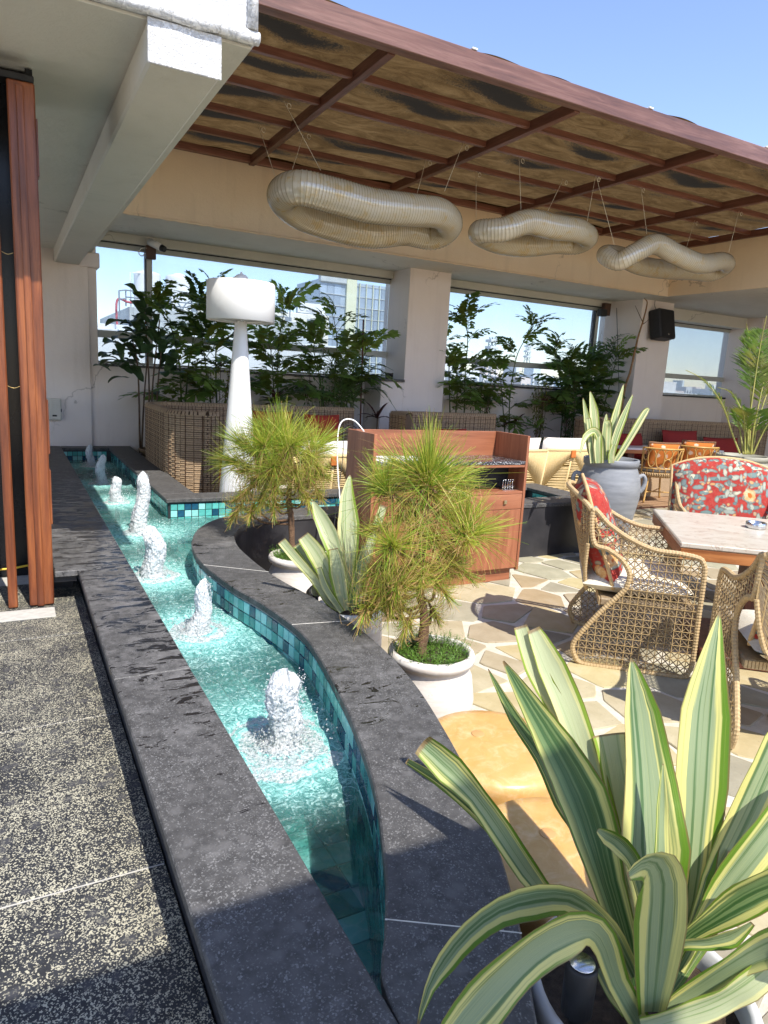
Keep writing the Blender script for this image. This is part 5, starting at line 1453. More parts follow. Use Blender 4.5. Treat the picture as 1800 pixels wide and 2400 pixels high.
def m_strap(name, margin, cream, mid, dark, cw=.16, dk=.5):
    """variegated strap leaf: uv.x across, uv.y along"""
    t = NT(name); uv = t.coord('UV'); sp = t.n('SeparateXYZ'); t.l(uv, sp.inputs[0]); rd = t.objrand()
    s0 = t.math('MULTIPLY', t.math('SUBTRACT', sp.outputs[0], .5), 2.0)
    ax = t.math('ABSOLUTE', s0)
    def off(sc, k):
        va = t.n('VectorMath'); va.operation = 'ADD'; cb_ = t.n('CombineXYZ'); t.l(t.math('MULTIPLY', rd, k), cb_.inputs[0]); t.l(t.math('MULTIPLY', rd, k * .7), cb_.inputs[1]); t.l(t.coord('UV', sc), va.inputs[0]); t.l(cb_.outputs[0], va.inputs[1]); return va.outputs[0]
    st = t.noise(off((5.5, .32, 1), 37), 1.5, 3, .55, .1); st2 = t.noise(off((46, 1.0, 1), 53), 1.1, 4, .65); lv = t.noise(off((2.6, .7, 1), 91), 1.3, 3, .5)
    tilt = t.math('MULTIPLY', t.math('SUBTRACT', rd, .5), .5)
    a2 = t.math('ADD', ax, t.math('ADD', t.math('MULTIPLY', t.math('SUBTRACT', lv, .5), .8), t.math('MULTIPLY', s0, tilt)))
    a2 = t.math('ADD', a2, t.math('MULTIPLY', t.math('SUBTRACT', st2, .5), .16))
    col = t.ramp(a2, [(0.0, mid), (1.0 - cw * 3.0, mid), (1.0 - cw * 2.6, cream), (1.0 - cw * 1.1, cream), (1.0 - cw * .8, margin)])
    dm = t.math('MULTIPLY', t.ramp(st, [(dk, 0.0), (dk + .09, .92)]), t.ramp(ax, [(.55, 1.0), (.85, .15)]))
    col = t.mix(dm, col, dark)
    col = t.mix(t.ramp(st2, [(.56, 0.0), (.72, .28)]), col, cream); col = t.mix(t.ramp(st2, [(.28, .35), (.42, 0.0)]), col, dark)
    col = t.mix(t.ramp(t.math('ADD', ax, t.math('MULTIPLY', st2, .06)), [(.975, 0.0), (.99, .7)]), col, (.20, .12, .05))
    bn = t.noise(t.coord('Object'), 16, 4, .65); col = t.mix(t.ramp(bn, [(.735, 0.0), (.76, .85)]), col, (.09, .055, .03))
    tp = t.math('ADD', sp.outputs[1], t.math('MULTIPLY', st2, .03)); col = t.mix(t.ramp(tp, [(.99, 0.0), (1.01, .8)]), col, (.2, .11, .05))
    d = t.principled(col, .36, t.bump(t.math('ADD', st2, t.math('MULTIPLY', st, .6)), .35, .003), 0, .45); tl = t.n('BsdfTranslucent'); t.l(col, tl.inputs[0])
    mx = t.n('MixShader'); mx.inputs[0].default_value = .2; t.l(d, mx.inputs[1]); t.l(tl.outputs[0], mx.inputs[2])
    return t.done(mx.outputs[0])
FURC = m_strap('furcraea_leaf', (.11, .22, .010), (.60, .57, .20), (.25, .315, .17), (.065, .14, .045), .19, .52)
FURCD = m_strap('furcraea_dark_leaf', (.10, .19, .010), (.54, .52, .17), (.135, .21, .075), (.028, .085, .018), .15, .47)
FURCP = m_strap('furcraea_pale_leaf', (.22, .34, .025), (.62, .60, .28), (.43, .47, .27), (.22, .31, .12), .15, .54)
DRAC = m_strap('dracaena_leaf', (.26, .34, .05), (.66, .62, .33), (.36, .42, .20), (.12, .20, .06), .22, .50)
BARK = simple('brown_bark', [(.3, (.07, .045, .028)), (.7, (.17, .11, .07))], 30, rough=.9, bump=.8, bdist=.006, stretch=(1, 1, .5))
STEMG = simple('green_stem', [(.3, (.05, .075, .02)), (.7, (.12, .15, .05))], 12, rough=.6)
def m_whitewash():
    t = NT('whitewashed_clay'); c = t.coord('Object'); f = t.noise(t.coord('Object', (1, 1, 6)), 6, 7, .7); g = t.noise(c, 24, 6, .75)
    col = t.ramp(f, [(.3, (.60, .52, .45)), (.6, (.72, .68, .62))]); m_ = t.ramp(t.math('ADD', t.math('MULTIPLY', f, .5), t.math('MULTIPLY', g, .6)), [(.66, 0.0), (.72, .75)])
    col = t.mix(m_, col, (.38, .22, .13)); return t.done(t.principled(col, .8, t.bump(g, .4, .004), 0, .25))
WW = m_whitewash()
SIDEV = Vector((.881, -.47, .055)); UPC = Vector((RW[0, 1], RW[1, 1], RW[2, 1])) * -1; FWD = Vector((RW[0, 2], RW[1, 2], RW[2, 2]))
FACE = -FWD
def strap(par, name, mt, pts, org, fold=.28, faceup=None, wave=.05, seed=0, nx=6, n=16, toe=None):
    """pts: (x px, y px, full width px, depth) in photo pixels; builds one leaf with real world size"""
    C = [atd(x, y, d) - org for x, y, w, d in pts]; W = [w * d / FPX * 1.1 for x, y, w, d in pts]
    k = max(2, n // (len(C) - 1)); P = crom(C, k); Wd = lerp_list(W, len(P))
    m = MB(); r0 = random.Random(seed)
    m.leaf(P, Wd, faceup if faceup is not None else FACE, fold, nx, 0, wave, r0)
    return m.build(name, mt, par)

# ------------------------------------------------------------------ big variegated plant in the foreground
G = lambda x, y, w, d: (900 + x / 1.843, 1400 + y / 1.843, w / 1.843, d)
fo = Vector((1.02, .73, 0))
fp = empty('furcraea', fo, label='large variegated strap-leaved plant in a pale pot in the foreground', cat='potted plant')
m = MB(); m.lathe([(.12, 0), (.15, .02), (.195, .20), (.205, .36), (.212, .40), (.214, .425), (.205, .435), (.192, .43), (.188, .40), (.186, .37)], 48); m.build('pot', simple('pale_grey_pot', [(.3, (.50, .50, .49)), (.7, (.60, .60, .59))], 8, rough=.6, bump=.2), fp)
m = MB(); m.grid(lambda u, v: Vector((.187 * v * math.cos(u * 6.2832), .187 * v * math.sin(u * 6.2832), .385 + .012 * mnoise.noise(Vector((v * 5 * math.cos(u * 6.28), v * 5 * math.sin(u * 6.28), 1))))), 30, 8); m.build('soil', MAT['soil'], fp)
LV = [
 (FURC, [(1180, 1560, 60, 1.36), (1290, 1420, 80, 1.37), (1330, 1150, 180, 1.40), (1355, 800, 220, 1.44), (1375, 500, 190, 1.48), (1405, 300, 120, 1.50), (1450, 60, 6, 1.53)], .30),
 (FURC, [(1180, 1620, 90, 1.33), (1180, 1350, 200, 1.34), (1160, 1080, 262, 1.36), (1145, 800, 215, 1.40), (1110, 500, 140, 1.43), (1068, 262, 5, 1.45)], .25),
 (FURCD, [(1085, 1680, 60, 1.33), (1040, 1480, 100, 1.33), (965, 1230, 135, 1.33), (915, 1040, 180, 1.34), (850, 850, 195, 1.36), (745, 650, 150, 1.38), (622, 450, 80, 1.40), (515, 275, 8, 1.41)], .35),
 (FURCD, [(960, 1250, 60, 1.42), (850, 1000, 80, 1.42), (770, 880, 75, 1.42), (680, 690, 62, 1.43), (563, 520, 48, 1.45), (450, 310, 4, 1.46)], .3),
 (FURCP, [(1040, 1300, 80, 1.43), (950, 960, 110, 1.45), (880, 720, 110, 1.48), (800, 480, 120, 1.50), (722, 300, 112, 1.52), (645, 137, 52, 1.54)], .3),
 (FURCP, [(960, 900, 70, 1.47), (860, 640, 74, 1.49), (745, 470, 80, 1.51), (650, 300, 84, 1.53), (588, 125, 52, 1.55)], .25),
 (FURC, [(1010, 1560, 50, 1.33), (880, 1440, 60, 1.32), (720, 1300, 66, 1.31), (620, 1180, 92, 1.31), (500, 1000, 98, 1.31), (400, 860, 88, 1.31), (285, 735, 120, 1.31), (165, 628, 88, 1.31)], .55),
 (FURCD, [(470, 1000, 50, 1.325), (360, 890, 52, 1.325), (250, 800, 46, 1.325), (98, 705, 22, 1.325)], .3),
 (FURC, [(1080, 1640, 60, 1.30), (1000, 1480, 80, 1.27), (920, 1385, 95, 1.24), (800, 1305, 125, 1.21), (655, 1305, 138, 1.18), (500, 1350, 118, 1.15), (365, 1450, 112, 1.12), (265, 1570, 90, 1.10), (195, 1690, 42, 1.08), (145, 1850, 8, 1.07)], .3),
 (FURC, [(1110, 1840, 90, 1.27), (1010, 1660, 92, 1.24), (965, 1520, 105, 1.20), (905, 1432, 130, 1.17), (790, 1445, 175, 1.14), (650, 1525, 196, 1.10), (520, 1640, 200, 1.07), (420, 1750, 195, 1.05), (310, 1890, 180, 1.03), (230, 2030, 110, 1.01)], .25),
 (FURC, [(1150, 1790, 110, 1.26), (1165, 1600, 165, 1.25), (1180, 1400, 205, 1.24), (1188, 1240, 210, 1.22), (1165, 1160, 180, 1.19), (1110, 1160, 110, 1.16), (1052, 1205, 34, 1.14)], .28),
 (FURC, [(1120, 1300, 50, 1.28), (1080, 1150, 62, 1.27), (1020, 1070, 76, 1.26), (965, 1030, 66, 1.25), (922, 1004, 20, 1.24)], .4),
 (FURC, [(1195, 1450, 60, 1.30), (1195, 1150, 66, 1.31), (1200, 900, 46, 1.33), (1205, 718, 4, 1.34)], .35),
 (FURC, [(1250, 1560, 60, 1.36), (1340, 1420, 80, 1.37), (1420, 1230, 125, 1.39), (1510, 1050, 155, 1.41), (1605, 850, 185, 1.43), (1700, 640, 165, 1.45), (1800, 420, 20, 1.47)], .3),
 (FURC, [(1260, 1600, 70, 1.33), (1370, 1400, 90, 1.33), (1470, 1250, 135, 1.33), (1600, 1080, 178, 1.33), (1750, 900, 178, 1.34), (1900, 720, 60, 1.35)], .3),
 (FURCD, [(1240, 1580, 50, 1.31), (1290, 1480, 70, 1.30), (1420, 1385, 110, 1.28), (1560, 1290, 160, 1.26), (1700, 1235, 178, 1.24), (1860, 1240, 150, 1.22)], .3),
 (FURC, [(1230, 1600, 40, 1.29), (1280, 1505, 40, 1.27), (1400, 1490, 62, 1.25), (1500, 1465, 72, 1.24), (1590, 1405, 26, 1.23)], .4),
 (FURC, [(1190, 1790, 70, 1.27), (1330, 1700, 95, 1.26), (1480, 1600, 120, 1.23), (1620, 1520, 165, 1.20), (1730, 1480, 178, 1.17), (1900, 1500, 150, 1.14)], .3),
 (FURCP, [(1110, 1850, 90, 1.24), (1280, 1800, 100, 1.24), (1440, 1740, 115, 1.23), (1560, 1670, 118, 1.22), (1720, 1540, 100, 1.22)], .35),
 (FURCP, [(1090, 1450, 70, 1.42), (1045, 1050, 90, 1.44), (1005, 800, 112, 1.46), (965, 590, 128, 1.48)], .22),
 (FURCD, [(1060, 1250, 50, 1.45), (1035, 900, 60, 1.47), (1030, 600, 40, 1.49)], .22),
 (FURC, [(1100, 1830, 70, 1.30), (1000, 1720, 60, 1.32), (930, 1600, 46, 1.33)], .4),
 (FURCD, [(1200, 1720, 70, 1.32), (1330, 1540, 70, 1.34), (1450, 1330, 60, 1.37), (1500, 1100, 30, 1.40)], .4),
]
for i, (mt, pts, fold) in enumerate(LV): strap(fp, 'leaf', mt, [G(*p) for p in pts], fo, fold, seed=i, wave=.13)
sp_ = atd(1364, 2262, 1.235)
lt = empty('garden_spotlight', (sp_.x, sp_.y, .39), label='black spike spotlight standing in the soil of the foreground pot', cat='spotlight')
hz = sp_.z - .39
m = MB(); m.lathe([(.006, -.05), (.008, 0), (.012, .01), (.012, max(.03, hz - .10)), (.028, max(.035, hz - .095)), (.029, hz), (.026, hz + .004)], 24, cap1=True); m.build('housing', MAT['black'], lt)
m = MB(); m.lathe([(.024, hz + .0045), (.0225, hz + .007), (0, hz + .0075)], 24); m.build('lens', MAT['metal'], lt)

# ------------------------------------------------------------------ second strap plant between the pines
q = lambda x, y, w, d: (600 + x / 3.173, 1100 + y / 3.173, w / 3.173, d)
mo_ = Vector((1.46, 2.96, 0))
mp_ = empty('furcraea', mo_, label='pale strap-leaved plant in a low pot between the two pines', cat='potted plant')
m = MB(); m.lathe([(.10, 0), (.13, .02), (.165, .22), (.16, .38), (.17, .40), (.172, .42), (.15, .425), (.145, .40)], 36); m.build('pot', WW, mp_)
m = MB(); m.lathe([(0, .39), (.14, .395)], 20, cap0=False); m.build('soil', MAT['soil'], mp_)
for i, pts in enumerate([
 [(690, 1040, 50, 3.44), (672, 800, 120, 3.46), (682, 600, 150, 3.48), (690, 400, 150, 3.50), (682, 200, 95, 3.53), (700, 42, 10, 3.55)],
 [(670, 1040, 50, 3.42), (640, 880, 80, 3.42), (600, 660, 105, 3.43), (540, 480, 122, 3.45), (472, 340, 90, 3.47), (420, 235, 8, 3.48)],
 [(660, 1040, 50, 3.40), (600, 960, 70, 3.38), (540, 800, 122, 3.37), (445, 620, 125, 3.37), (350, 495, 84, 3.37)],
 [(640, 1050, 40, 3.40), (540, 980, 52, 3.36), (420, 800, 60, 3.33), (290, 650, 66, 3.31), (190, 530, 62, 3.30)],
 [(665, 1050, 50, 3.36), (635, 930, 96, 3.34), (608, 780, 122, 3.33), (575, 590, 66, 3.33)],
 [(640, 1040, 50, 3.42), (560, 900, 60, 3.42), (420, 720, 62, 3.42), (300, 560, 56, 3.42)],
 [(690, 1050, 50, 3.44), (745, 900, 80, 3.46), (800, 700, 80, 3.48), (870, 500, 66, 3.52), (950, 270, 56, 3.56)],
 [(700, 1040, 50, 3.40), (740, 850, 74, 3.40), (800, 560, 22, 3.41)],
 [(640, 1060, 40, 3.34), (520, 880, 50, 3.32), (470, 730, 36, 3.31)]]):
    strap(mp_, 'leaf', FURCP if i not in (5, 7) else FURC, [q(*p) for p in pts], mo_, .3, seed=40 + i, wave=.05)
sl2 = empty('garden_spotlight', (1.385, 3.22, 0), label='small black spotlight on a stake behind the S-curve coping', cat='spotlight')
m = MB(); m.lathe([(.008, 0), (.01, .40)], 10, cap1=True); m.build('stake', MAT['black'], sl2)
m = MB(); m.ring_tube([(-.01, .05, .40), (-.02, -.03, .44), (-.022, -.04, .444)], [.03, .036, .036], n=16); m.build('housing', MAT['black'], sl2)
m = MB(); m.ring_tube([(-.0225, -.042, .445), (-.023, -.045, .446)], [.031, .030], n=16); m.build('lens', MAT['metal'], sl2)

# ------------------------------------------------------------------ potted pines with drooping needle tufts
NEED = m_leaf('pine_needle', (.34, .38, .04), (.52, .52, .09), .35, .4, .3, (.52, .38, .10))
NEEDG = m_leaf('pine_needle_green', (.14, .27, .02), (.27, .40, .04), .35, .4, .3)
NEEDD = m_leaf('pine_needle_dry', (.34, .21, .07), (.56, .39, .15), .3, .6, .3)
PBARK = simple('pine_bark', [(.3, (.10, .055, .03)), (.7, (.24, .14, .08))], 26, rough=.95, bump=1.0, bdist=.012, stretch=(1, 1, 2.5))
def tuft_mesh(seed, n=150, L=.25, spread=1.25, droop=.5):
    m = MB(); r0 = random.Random(seed)
    for i in range(n):
        th = abs(r0.gauss(0, .55)) * spread; th = min(th, 2.0); ph = r0.uniform(0, 6.283); l = L * r0.uniform(.65, 1.1)
        d = Vector((math.sin(th) * math.cos(ph), math.sin(th) * math.sin(ph), math.cos(th)))
        b0 = Vector((0, 0, r0.uniform(-.07, .0))); P = []
        for k in range(5):
            t = k / 4; P.append(b0 + d * (l * t) + Vector((0, 0, -droop * l * t * t * (.35 + .65 * math.sin(min(th, 1.57))))))
        s_ = d.cross(Vector((r0.uniform(-1, 1), r0.uniform(-1, 1), r0.uniform(-1, 1)))).normalized()
        k0 = len(m.v); r0w = r0.uniform(.0013, .0024)
        for k, p in enumerate(P):
            w = r0w * (1 - .7 * (k / 4)); m.v.append(tuple(p - s_ * w)); m.v.append(tuple(p + s_ * w))
        mi = (3 if r0.random() < (.40 if droop > 1 else .07) else (1 if r0.random() < .42 else 0))
        for k in range(4): m.face((k0 + 2 * k, k0 + 2 * k + 1, k0 + 2 * k + 3, k0 + 2 * k + 2), mi)
    m.ring_tube([(0, 0, -.10), (0, 0, .012)], [.007, .003], n=6, m=2)
    return m.mesh('needle_tuft', [NEED, NEEDG, PBARK, NEEDD])
TUFTS = [tuft_mesh(k, 190, .31, 1.15, .42) for k in range(3)] + [tuft_mesh(9 + k, 180, .33, 1.1, 1.45) for k in range(2)]
def ground_cover(par, r, z, seed, n=520):
    m = MB(); r0 = random.Random(seed)
    for i in range(n):
        a = r0.uniform(0, 6.283); d = r * math.sqrt(r0.random()) * .98; p = Vector((d * math.cos(a), d * math.sin(a), z))
        dr = Vector((math.cos(a) * r0.uniform(-.2, .7), math.sin(a) * r0.uniform(-.2, .7), r0.uniform(.5, 1))).normalized(); l = r0.uniform(.03, .085)
        tip = p + dr * l
        for k in range(9):
            t = k / 8; c = p.lerp(tip, t); s_ = Vector((r0.uniform(-1, 1), r0.uniform(-1, 1), r0.uniform(-.2, .7))).normalized(); e = c + s_ * r0.uniform(.008, .02); w = dr.cross(s_).normalized() * .0016
            b = len(m.v); m.v += [tuple(c - w), tuple(c + w), tuple(e)]; m.face((b, b + 1, b + 2))
        w = dr.orthogonal().normalized() * .001; b = len(m.v); m.v += [tuple(p - w), tuple(p + w), tuple(tip)]; m.face((b, b + 1, b + 2))
    m.build('ground_cover', m_leaf('feathery_cover', (.07, .17, .02), (.17, .30, .04), .3, .5), par, kind='stuff')
def pine(org, label, potprof, potr, trunk, tufts, pxf, seed):
    r = empty('potted_pine', org, label=label, cat='potted pine', group='potted long-needled pines beside the pool')
    m = MB(); m.lathe(potprof, 44); m.build('pot', WW, r)
    zs = potprof[-1][1]; m = MB(); m.lathe([(0, zs + .004), (potr, zs)], 24, cap0=False); m.build('soil', MAT['soil'], r)
    ground_cover(r, potr * 1.02, zs, seed)
    T = [atd(*pxf(x, y), d) - org for x, y, d in trunk]; T[0] = Vector((T[0].x, T[0].y, zs - .02))
    P = crom(T, 8); n = len(P)
    m = MB(); r0 = random.Random(seed); m.ring_tube(P, [(.022 - .010 * k / n) * r0.uniform(.88, 1.14) for k in range(n)], n=10); m.build('trunk', PBARK, r)
    for x, y, d, tx, ty, td, k, s_ in tufts:
        c = atd(*pxf(x, y), d) - org; j = min(range(n), key=lambda i: (P[i] - c).length + .35 * max(0, P[i].z - c.z + .06)); dirn = atd(*pxf(x + tx, y + ty), d + td) - org - c; dirn.normalize()
        if (P[j] - c).length > .05:
            mid = P[j].lerp(c, .55) + Vector((0, 0, -.03)); m = MB(); m.ring_tube(crom([P[j], mid, c - dirn * .04, c], 5), [.0075 - .003 * i / 16 for i in range(16)], n=7); m.build('branch', PBARK, r)
        o = obj('needle_tuft', TUFTS[k], r); o.location = c; o.scale = (s_, s_, s_)
        o.rotation_euler = (dirn.to_track_quat('Z', 'Y') @ Matrix.Rotation(r0.uniform(0, 6.28), 3, 'Z').to_quaternion()).to_euler()
    return r
PP = [(.12, 0), (.14, .01), (.185, .12), (.195, .22), (.18, .32), (.162, .36), (.168, .375), (.185, .385), (.188, .405), (.182, .42), (.165, .425), (.158, .41), (.155, .395)]
pxB = lambda x, y: (450 + x / 2.074, 900 + y / 2.074)
D2 = 2.94
pine(Vector((1.545, 2.33, 0)), 'right-hand potted pine standing in front of the wooden cabinet', PP, .155,
  [(1110, 1330, 2.90), (1130, 1150, D2), (1108, 1000, D2), (1120, 800, D2), (1138, 620, D2), (1150, 500, D2)],
  [(1150, 470, D2, 0, -100, .0, 0, 1.08), (1150, 480, D2, -40, -90, -.12, 1, 1.0), (1160, 480, D2, 60, -60, .10, 2, 1.0), (1145, 500, D2, -70, -40, .15, 3, .95), (1160, 505, D2, 80, -20, -.1, 4, .95),
   (935, 500, D2 - .05, -50, -80, 0, 1, .72), (925, 510, D2, -90, 10, .0, 3, .85), (945, 490, D2 - .03, 20, -90, -.03, 2, .6),
   (975, 785, D2 - .14, -10, -40, -.12, 0, .82), (980, 790, D2 - .12, -80, 30, -.04, 3, .85), (1325, 715, D2 - .05, 10, -90, -.04, 1, .95), (1335, 730, D2 - .05, 90, -20, 0, 2, .95), (1325, 740, D2 - .1, 60, 60, -.08, 3, .9),
   (955, 985, D2 - .12, 0, -60, -.12, 2, .72), (945, 1000, D2 - .1, -60, 60, -.05, 3, .95), (900, 1060, D2 - .08, -50, 90, .0, 4, .95), (960, 1060, D2 - .12, -10, 110, -.02, 3, .95), (1010, 1080, D2 - .08, 20, 90, -.03, 4, .8),
   (1050, 640, D2 + .08, -60, 30, .05, 3, .9), (1230, 620, D2 + .06, 70, 20, .05, 4, .9), (1200, 900, D2 + .02, 70, 40, .02, 3, .85), (1250, 820, D2 + .06, 80, 50, .04, 4, .9), (1060, 880, D2 + .05, -50, 50, .03, 4, .9), (1180, 760, D2 - .06, 40, 40, -.06, 3, .8), (1090, 700, D2 - .07, -40, 50, -.05, 4, .85), (1215, 1000, D2 - .05, 60, 80, -.04, 4, .8), (1150, 440, D2, 10, -100, .02, 0, 1.15), (850, 1080, D2 - .1, -40, 100, -.04, 4, 1.0), (920, 900, D2 - .1, -70, 50, -.05, 3, 1.0), (1000, 960, D2 - .15, -20, 80, -.08, 4, 1.0), (1300, 900, D2, 80, 60, 0, 4, 1.0), (1120, 920, D2 - .1, 0, 80, -.08, 4, .9), (890, 700, D2 + .03, -70, 20, .02, 3, .9), (1290, 560, D2 + .1, 60, -20, .05, 3, .9), (1240, 480, D2 + .08, 80, -40, .06, 2, .95), (1060, 450, D2 + .06, -60, -60, .05, 1, 1.0), (1180, 1120, D2 + .05, 40, 80, .03, 4, .7), (1040, 1180, D2 - .06, -30, 80, -.04, 4, .75)],
  pxB, 21)
D1 = 4.38
PP1 = [(a * 1.08, b) for a, b in PP]
pine(Vector((1.585, 3.97, 0)), 'left-hand potted pine in the bend of the S-curve, beside the lamp', PP1, .167,
  [(490, 800, 4.36), (482, 660, D1), (470, 560, D1), (478, 440, D1), (460, 340, D1)],
  [(440, 330, D1, 0, -100, 0, 0, 1.05), (420, 340, D1, -70, -70, -.06, 1, 1.0), (480, 330, D1, 70, -70, .05, 2, 1.0), (400, 260, D1 + .03, -30, -90, .03, 0, .95), (510, 290, D1 + .05, 50, -90, .06, 1, .95),
   (300, 330, D1 - .03, -60, -60, 0, 2, 1.0), (270, 420, D1 - .05, -90, 0, 0, 3, 1.05), (300, 480, D1 - .06, -60, 60, -.04, 4, 1.05), (330, 430, D1 - .12, 0, 30, -.10, 3, 1.0), (240, 540, D1 - .04, -70, 50, 0, 4, .9), (340, 560, D1 - .1, -30, 90, -.03, 3, .95),
   (560, 360, D1, 80, -40, 0, 2, 1.0), (590, 400, D1, 80, 40, 0, 3, 1.0), (560, 440, D1 - .05, 50, 80, -.03, 4, 1.0), (500, 420, D1 - .12, 10, 60, -.08, 3, .95), (620, 540, D1 + .05, 40, 70, 0, 4, .75), (400, 400, D1 - .14, -10, 10, -.12, 0, .9), (480, 300, D1 - .10, 30, -30, -.1, 2, .9), (350, 240, D1, -70, -60, 0, 1, .9), (400, 500, D1 - .1, -20, 80, -.05, 4, 1.0), (350, 300, D1 - .1, -30, -30, -.1, 0, .9), (440, 280, D1, 0, -100, 0, 1, 1.2), (220, 620, D1 - .03, -50, 80, 0, 4, 1.0), (290, 620, D1 - .1, -30, 90, -.05, 4, .9), (400, 600, D1 - .05, -10, 90, -.05, 4, .9), (560, 560, D1 - .05, 30, 90, -.03, 4, .9), (600, 300, D1 + .05, 80, -50, .05, 2, 1.0), (220, 380, D1, -90, -20, 0, 2, 1.0), (250, 300, D1 + .03, -80, -60, .03, 1, .9), (520, 500, D1 - .12, 20, 80, -.08, 4, .9), (620, 440, D1 + .03, 80, 30, .03, 3, 1.0)],
  pxB, 22)

# ------------------------------------------------------------------ tall jars with plants
def jar(org, label, sc, mt, cat='potted plant'):
    r = empty('planted_jar', org, label=label, cat=cat)
    pr = [(.15, 0), (.165, .01), (.20, .20), (.245, .45), (.275, .62), (.275, .72), (.262, .80), (.232, .88), (.228, .90), (.240, .905), (.242, .955), (.236, .962), (.222, .96), (.215, .90), (.20, .86)]
    m = MB(); m.lathe([(a * sc[0], b * sc[1]) for a, b in pr], 52); m.build('jar', mt, r)
    m = MB(); m.lathe([(0, .87 * sc[1]), (.205 * sc[0], .865 * sc[1])], 24, cap0=False); m.build('soil', MAT['soil'], r)
    for a in (R_(-28), R_(152)):
        ca, sa = math.cos(a), math.sin(a); m = MB()
        m.ring_tube([Vector((ca * q_ * sc[0], sa * q_ * sc[0], z * sc[1])) for q_, z in crom2([(.262, .80), (.30, .82), (.325, .78), (.315, .71), (.282, .665)])], [.024, .022, .02, .018, .018, .018, .018, .02, .02, .02, .02, .02, .022, .022, .022, .024, .024][:17], n=8); m.build('handle', mt, r)
    return r
def crom2(P): return [(p.x, p.y) for p in crom([(a, b, 0) for a, b in P], 4)]
GJ = simple('blue_grey_clay', [(.3, (.20, .21, .225)), (.7, (.30, .31, .325))], 5, rough=.55, bump=.15, stretch=(1, 1, 5))
GJ2 = simple('olive_grey_clay', [(.3, (.24, .24, .19)), (.7, (.40, .38, .31))], 4, rough=.6, bump=.2, stretch=(1, 1, 4))
j1o = Vector((4.72, 4.44, 0))
j1 = jar(j1o, 'tall blue-grey two-handled jar with variegated strap leaves', (1.0, 1.0), GJ)
qc = lambda x, y, w, d: (1280 + x / 3.023, 920 + y / 3.023, w / 3.023, d)
for i, pts in enumerate([
 [(345, 500, 30, 5.98), (310, 400, 44, 5.98), (292, 220, 50, 5.98), (262, 40, 6, 5.98)], [(350, 500, 40, 6.02), (345, 300, 66, 6.02), (335, 130, 60, 6.03), (312, -8, 6, 6.04)],
 [(385, 500, 40, 5.95), (378, 340, 44, 5.93), (340, 270, 48, 5.88), (275, 315, 40, 5.82), (240, 430, 6, 5.78)], [(410, 500, 30, 5.98), (412, 330, 40, 5.98), (420, 230, 38, 5.98), (428, 150, 5, 5.98)],
 [(430, 500, 40, 6.02), (455, 330, 60, 6.03), (490, 170, 54, 6.05), (550, -60, 5, 6.1)], [(450, 500, 40, 5.96), (490, 330, 50, 5.97), (545, 180, 46, 5.98), (614, 14, 5, 6.0)],
 [(480, 500, 30, 5.94), (545, 400, 40, 5.93), (640, 240, 46, 5.92), (700, 140, 40, 5.92), (728, 112, 14, 5.92)], [(440, 420, 30, 5.94), (445, 260, 36, 5.92), (440, 215, 36, 5.88), (412, 205, 8, 5.85)],
 [(370, 500, 40, 5.93), (365, 380, 56, 5.92), (370, 290, 44, 5.92)], [(460, 500, 36, 5.92), (462, 440, 44, 5.91), (478, 370, 30, 5.9)], [(330, 500, 36, 5.95), (322, 380, 44, 5.94), (300, 180, 30, 5.94)]]):
    strap(j1, 'leaf', DRAC, [qc(*p) for p in pts], j1o, .35, seed=60 + i, wave=.05, nx=4, n=14)
j2o = Vector((7.58, 5.13, 0))
j2 = jar(j2o, 'olive-grey handled jar holding a tall palm at the right edge', (1.18, .93), GJ2)
PALM = m_leaf('palm_frond', (.075, .17, .02), (.19, .30, .04), .35, .35, .25, (.34, .30, .06)); RACH = simple('palm_rachis', [(.3, (.22, .24, .05)), (.7, (.36, .32, .09))], 8, rough=.5)
def palm_frond(par, name, P, L, mt, rach=None, seed=0, n=30, w=.012, start=.3, droop=.35, ang=48, rr=.006):
    """rachis along P with leaflets of length L either side"""
    P = crom(P, 8); N = len(P); m = MB(); r0 = random.Random(seed)
    m.ring_tube(P, [rr * (1 - .75 * k / N) for k in range(N)], n=5, m=1)
    for k in range(n):
        t = start + (1 - start) * (k + .5) / n; i = min(int(t * (N - 1)), N - 2); p = P[i].lerp(P[i + 1], t * (N - 1) - i); tg = (P[i + 1] - P[i]).normalized()
        nrm_ = Vector((0, 0, 1)) - tg * tg.z; nrm_ = nrm_.normalized() if nrm_.length > .1 else FACE.copy()
        sd_ = tg.cross(nrm_).normalized(); e = math.sin(min(1, (t - start) / (1 - start) * 1.15 + .15) * math.pi) ** .6
        for sg in (-1, 1):
            a = R_(ang + r0.uniform(-8, 8)); d = (sd_ * sg * math.sin(a) + tg * math.cos(a) + nrm_ * r0.uniform(.0, .25)).normalized(); l = L * e * r0.uniform(.85, 1.1)
            q0 = p; q1 = p + d * l * .5 + Vector((0, 0, -droop * l * .12)); q2 = p + d * l + Vector((0, 0, -droop * l * .55)); ww = (d.cross(nrm_)).normalized() * w * .5
            b = len(m.v); m.v += [tuple(q0), tuple(q1 - ww), tuple(q1 + ww + nrm_ * w * .15), tuple(q2)]; m.face((b, b + 1, b + 2)); m.face((b + 1, b + 3, b + 2))
    return m.build(name, [mt, rach or RACH], par)
qp = lambda x, y, d: atd(1580 + x / 2.955, 720 + y / 2.955, d) - j2o
dj = 7.75
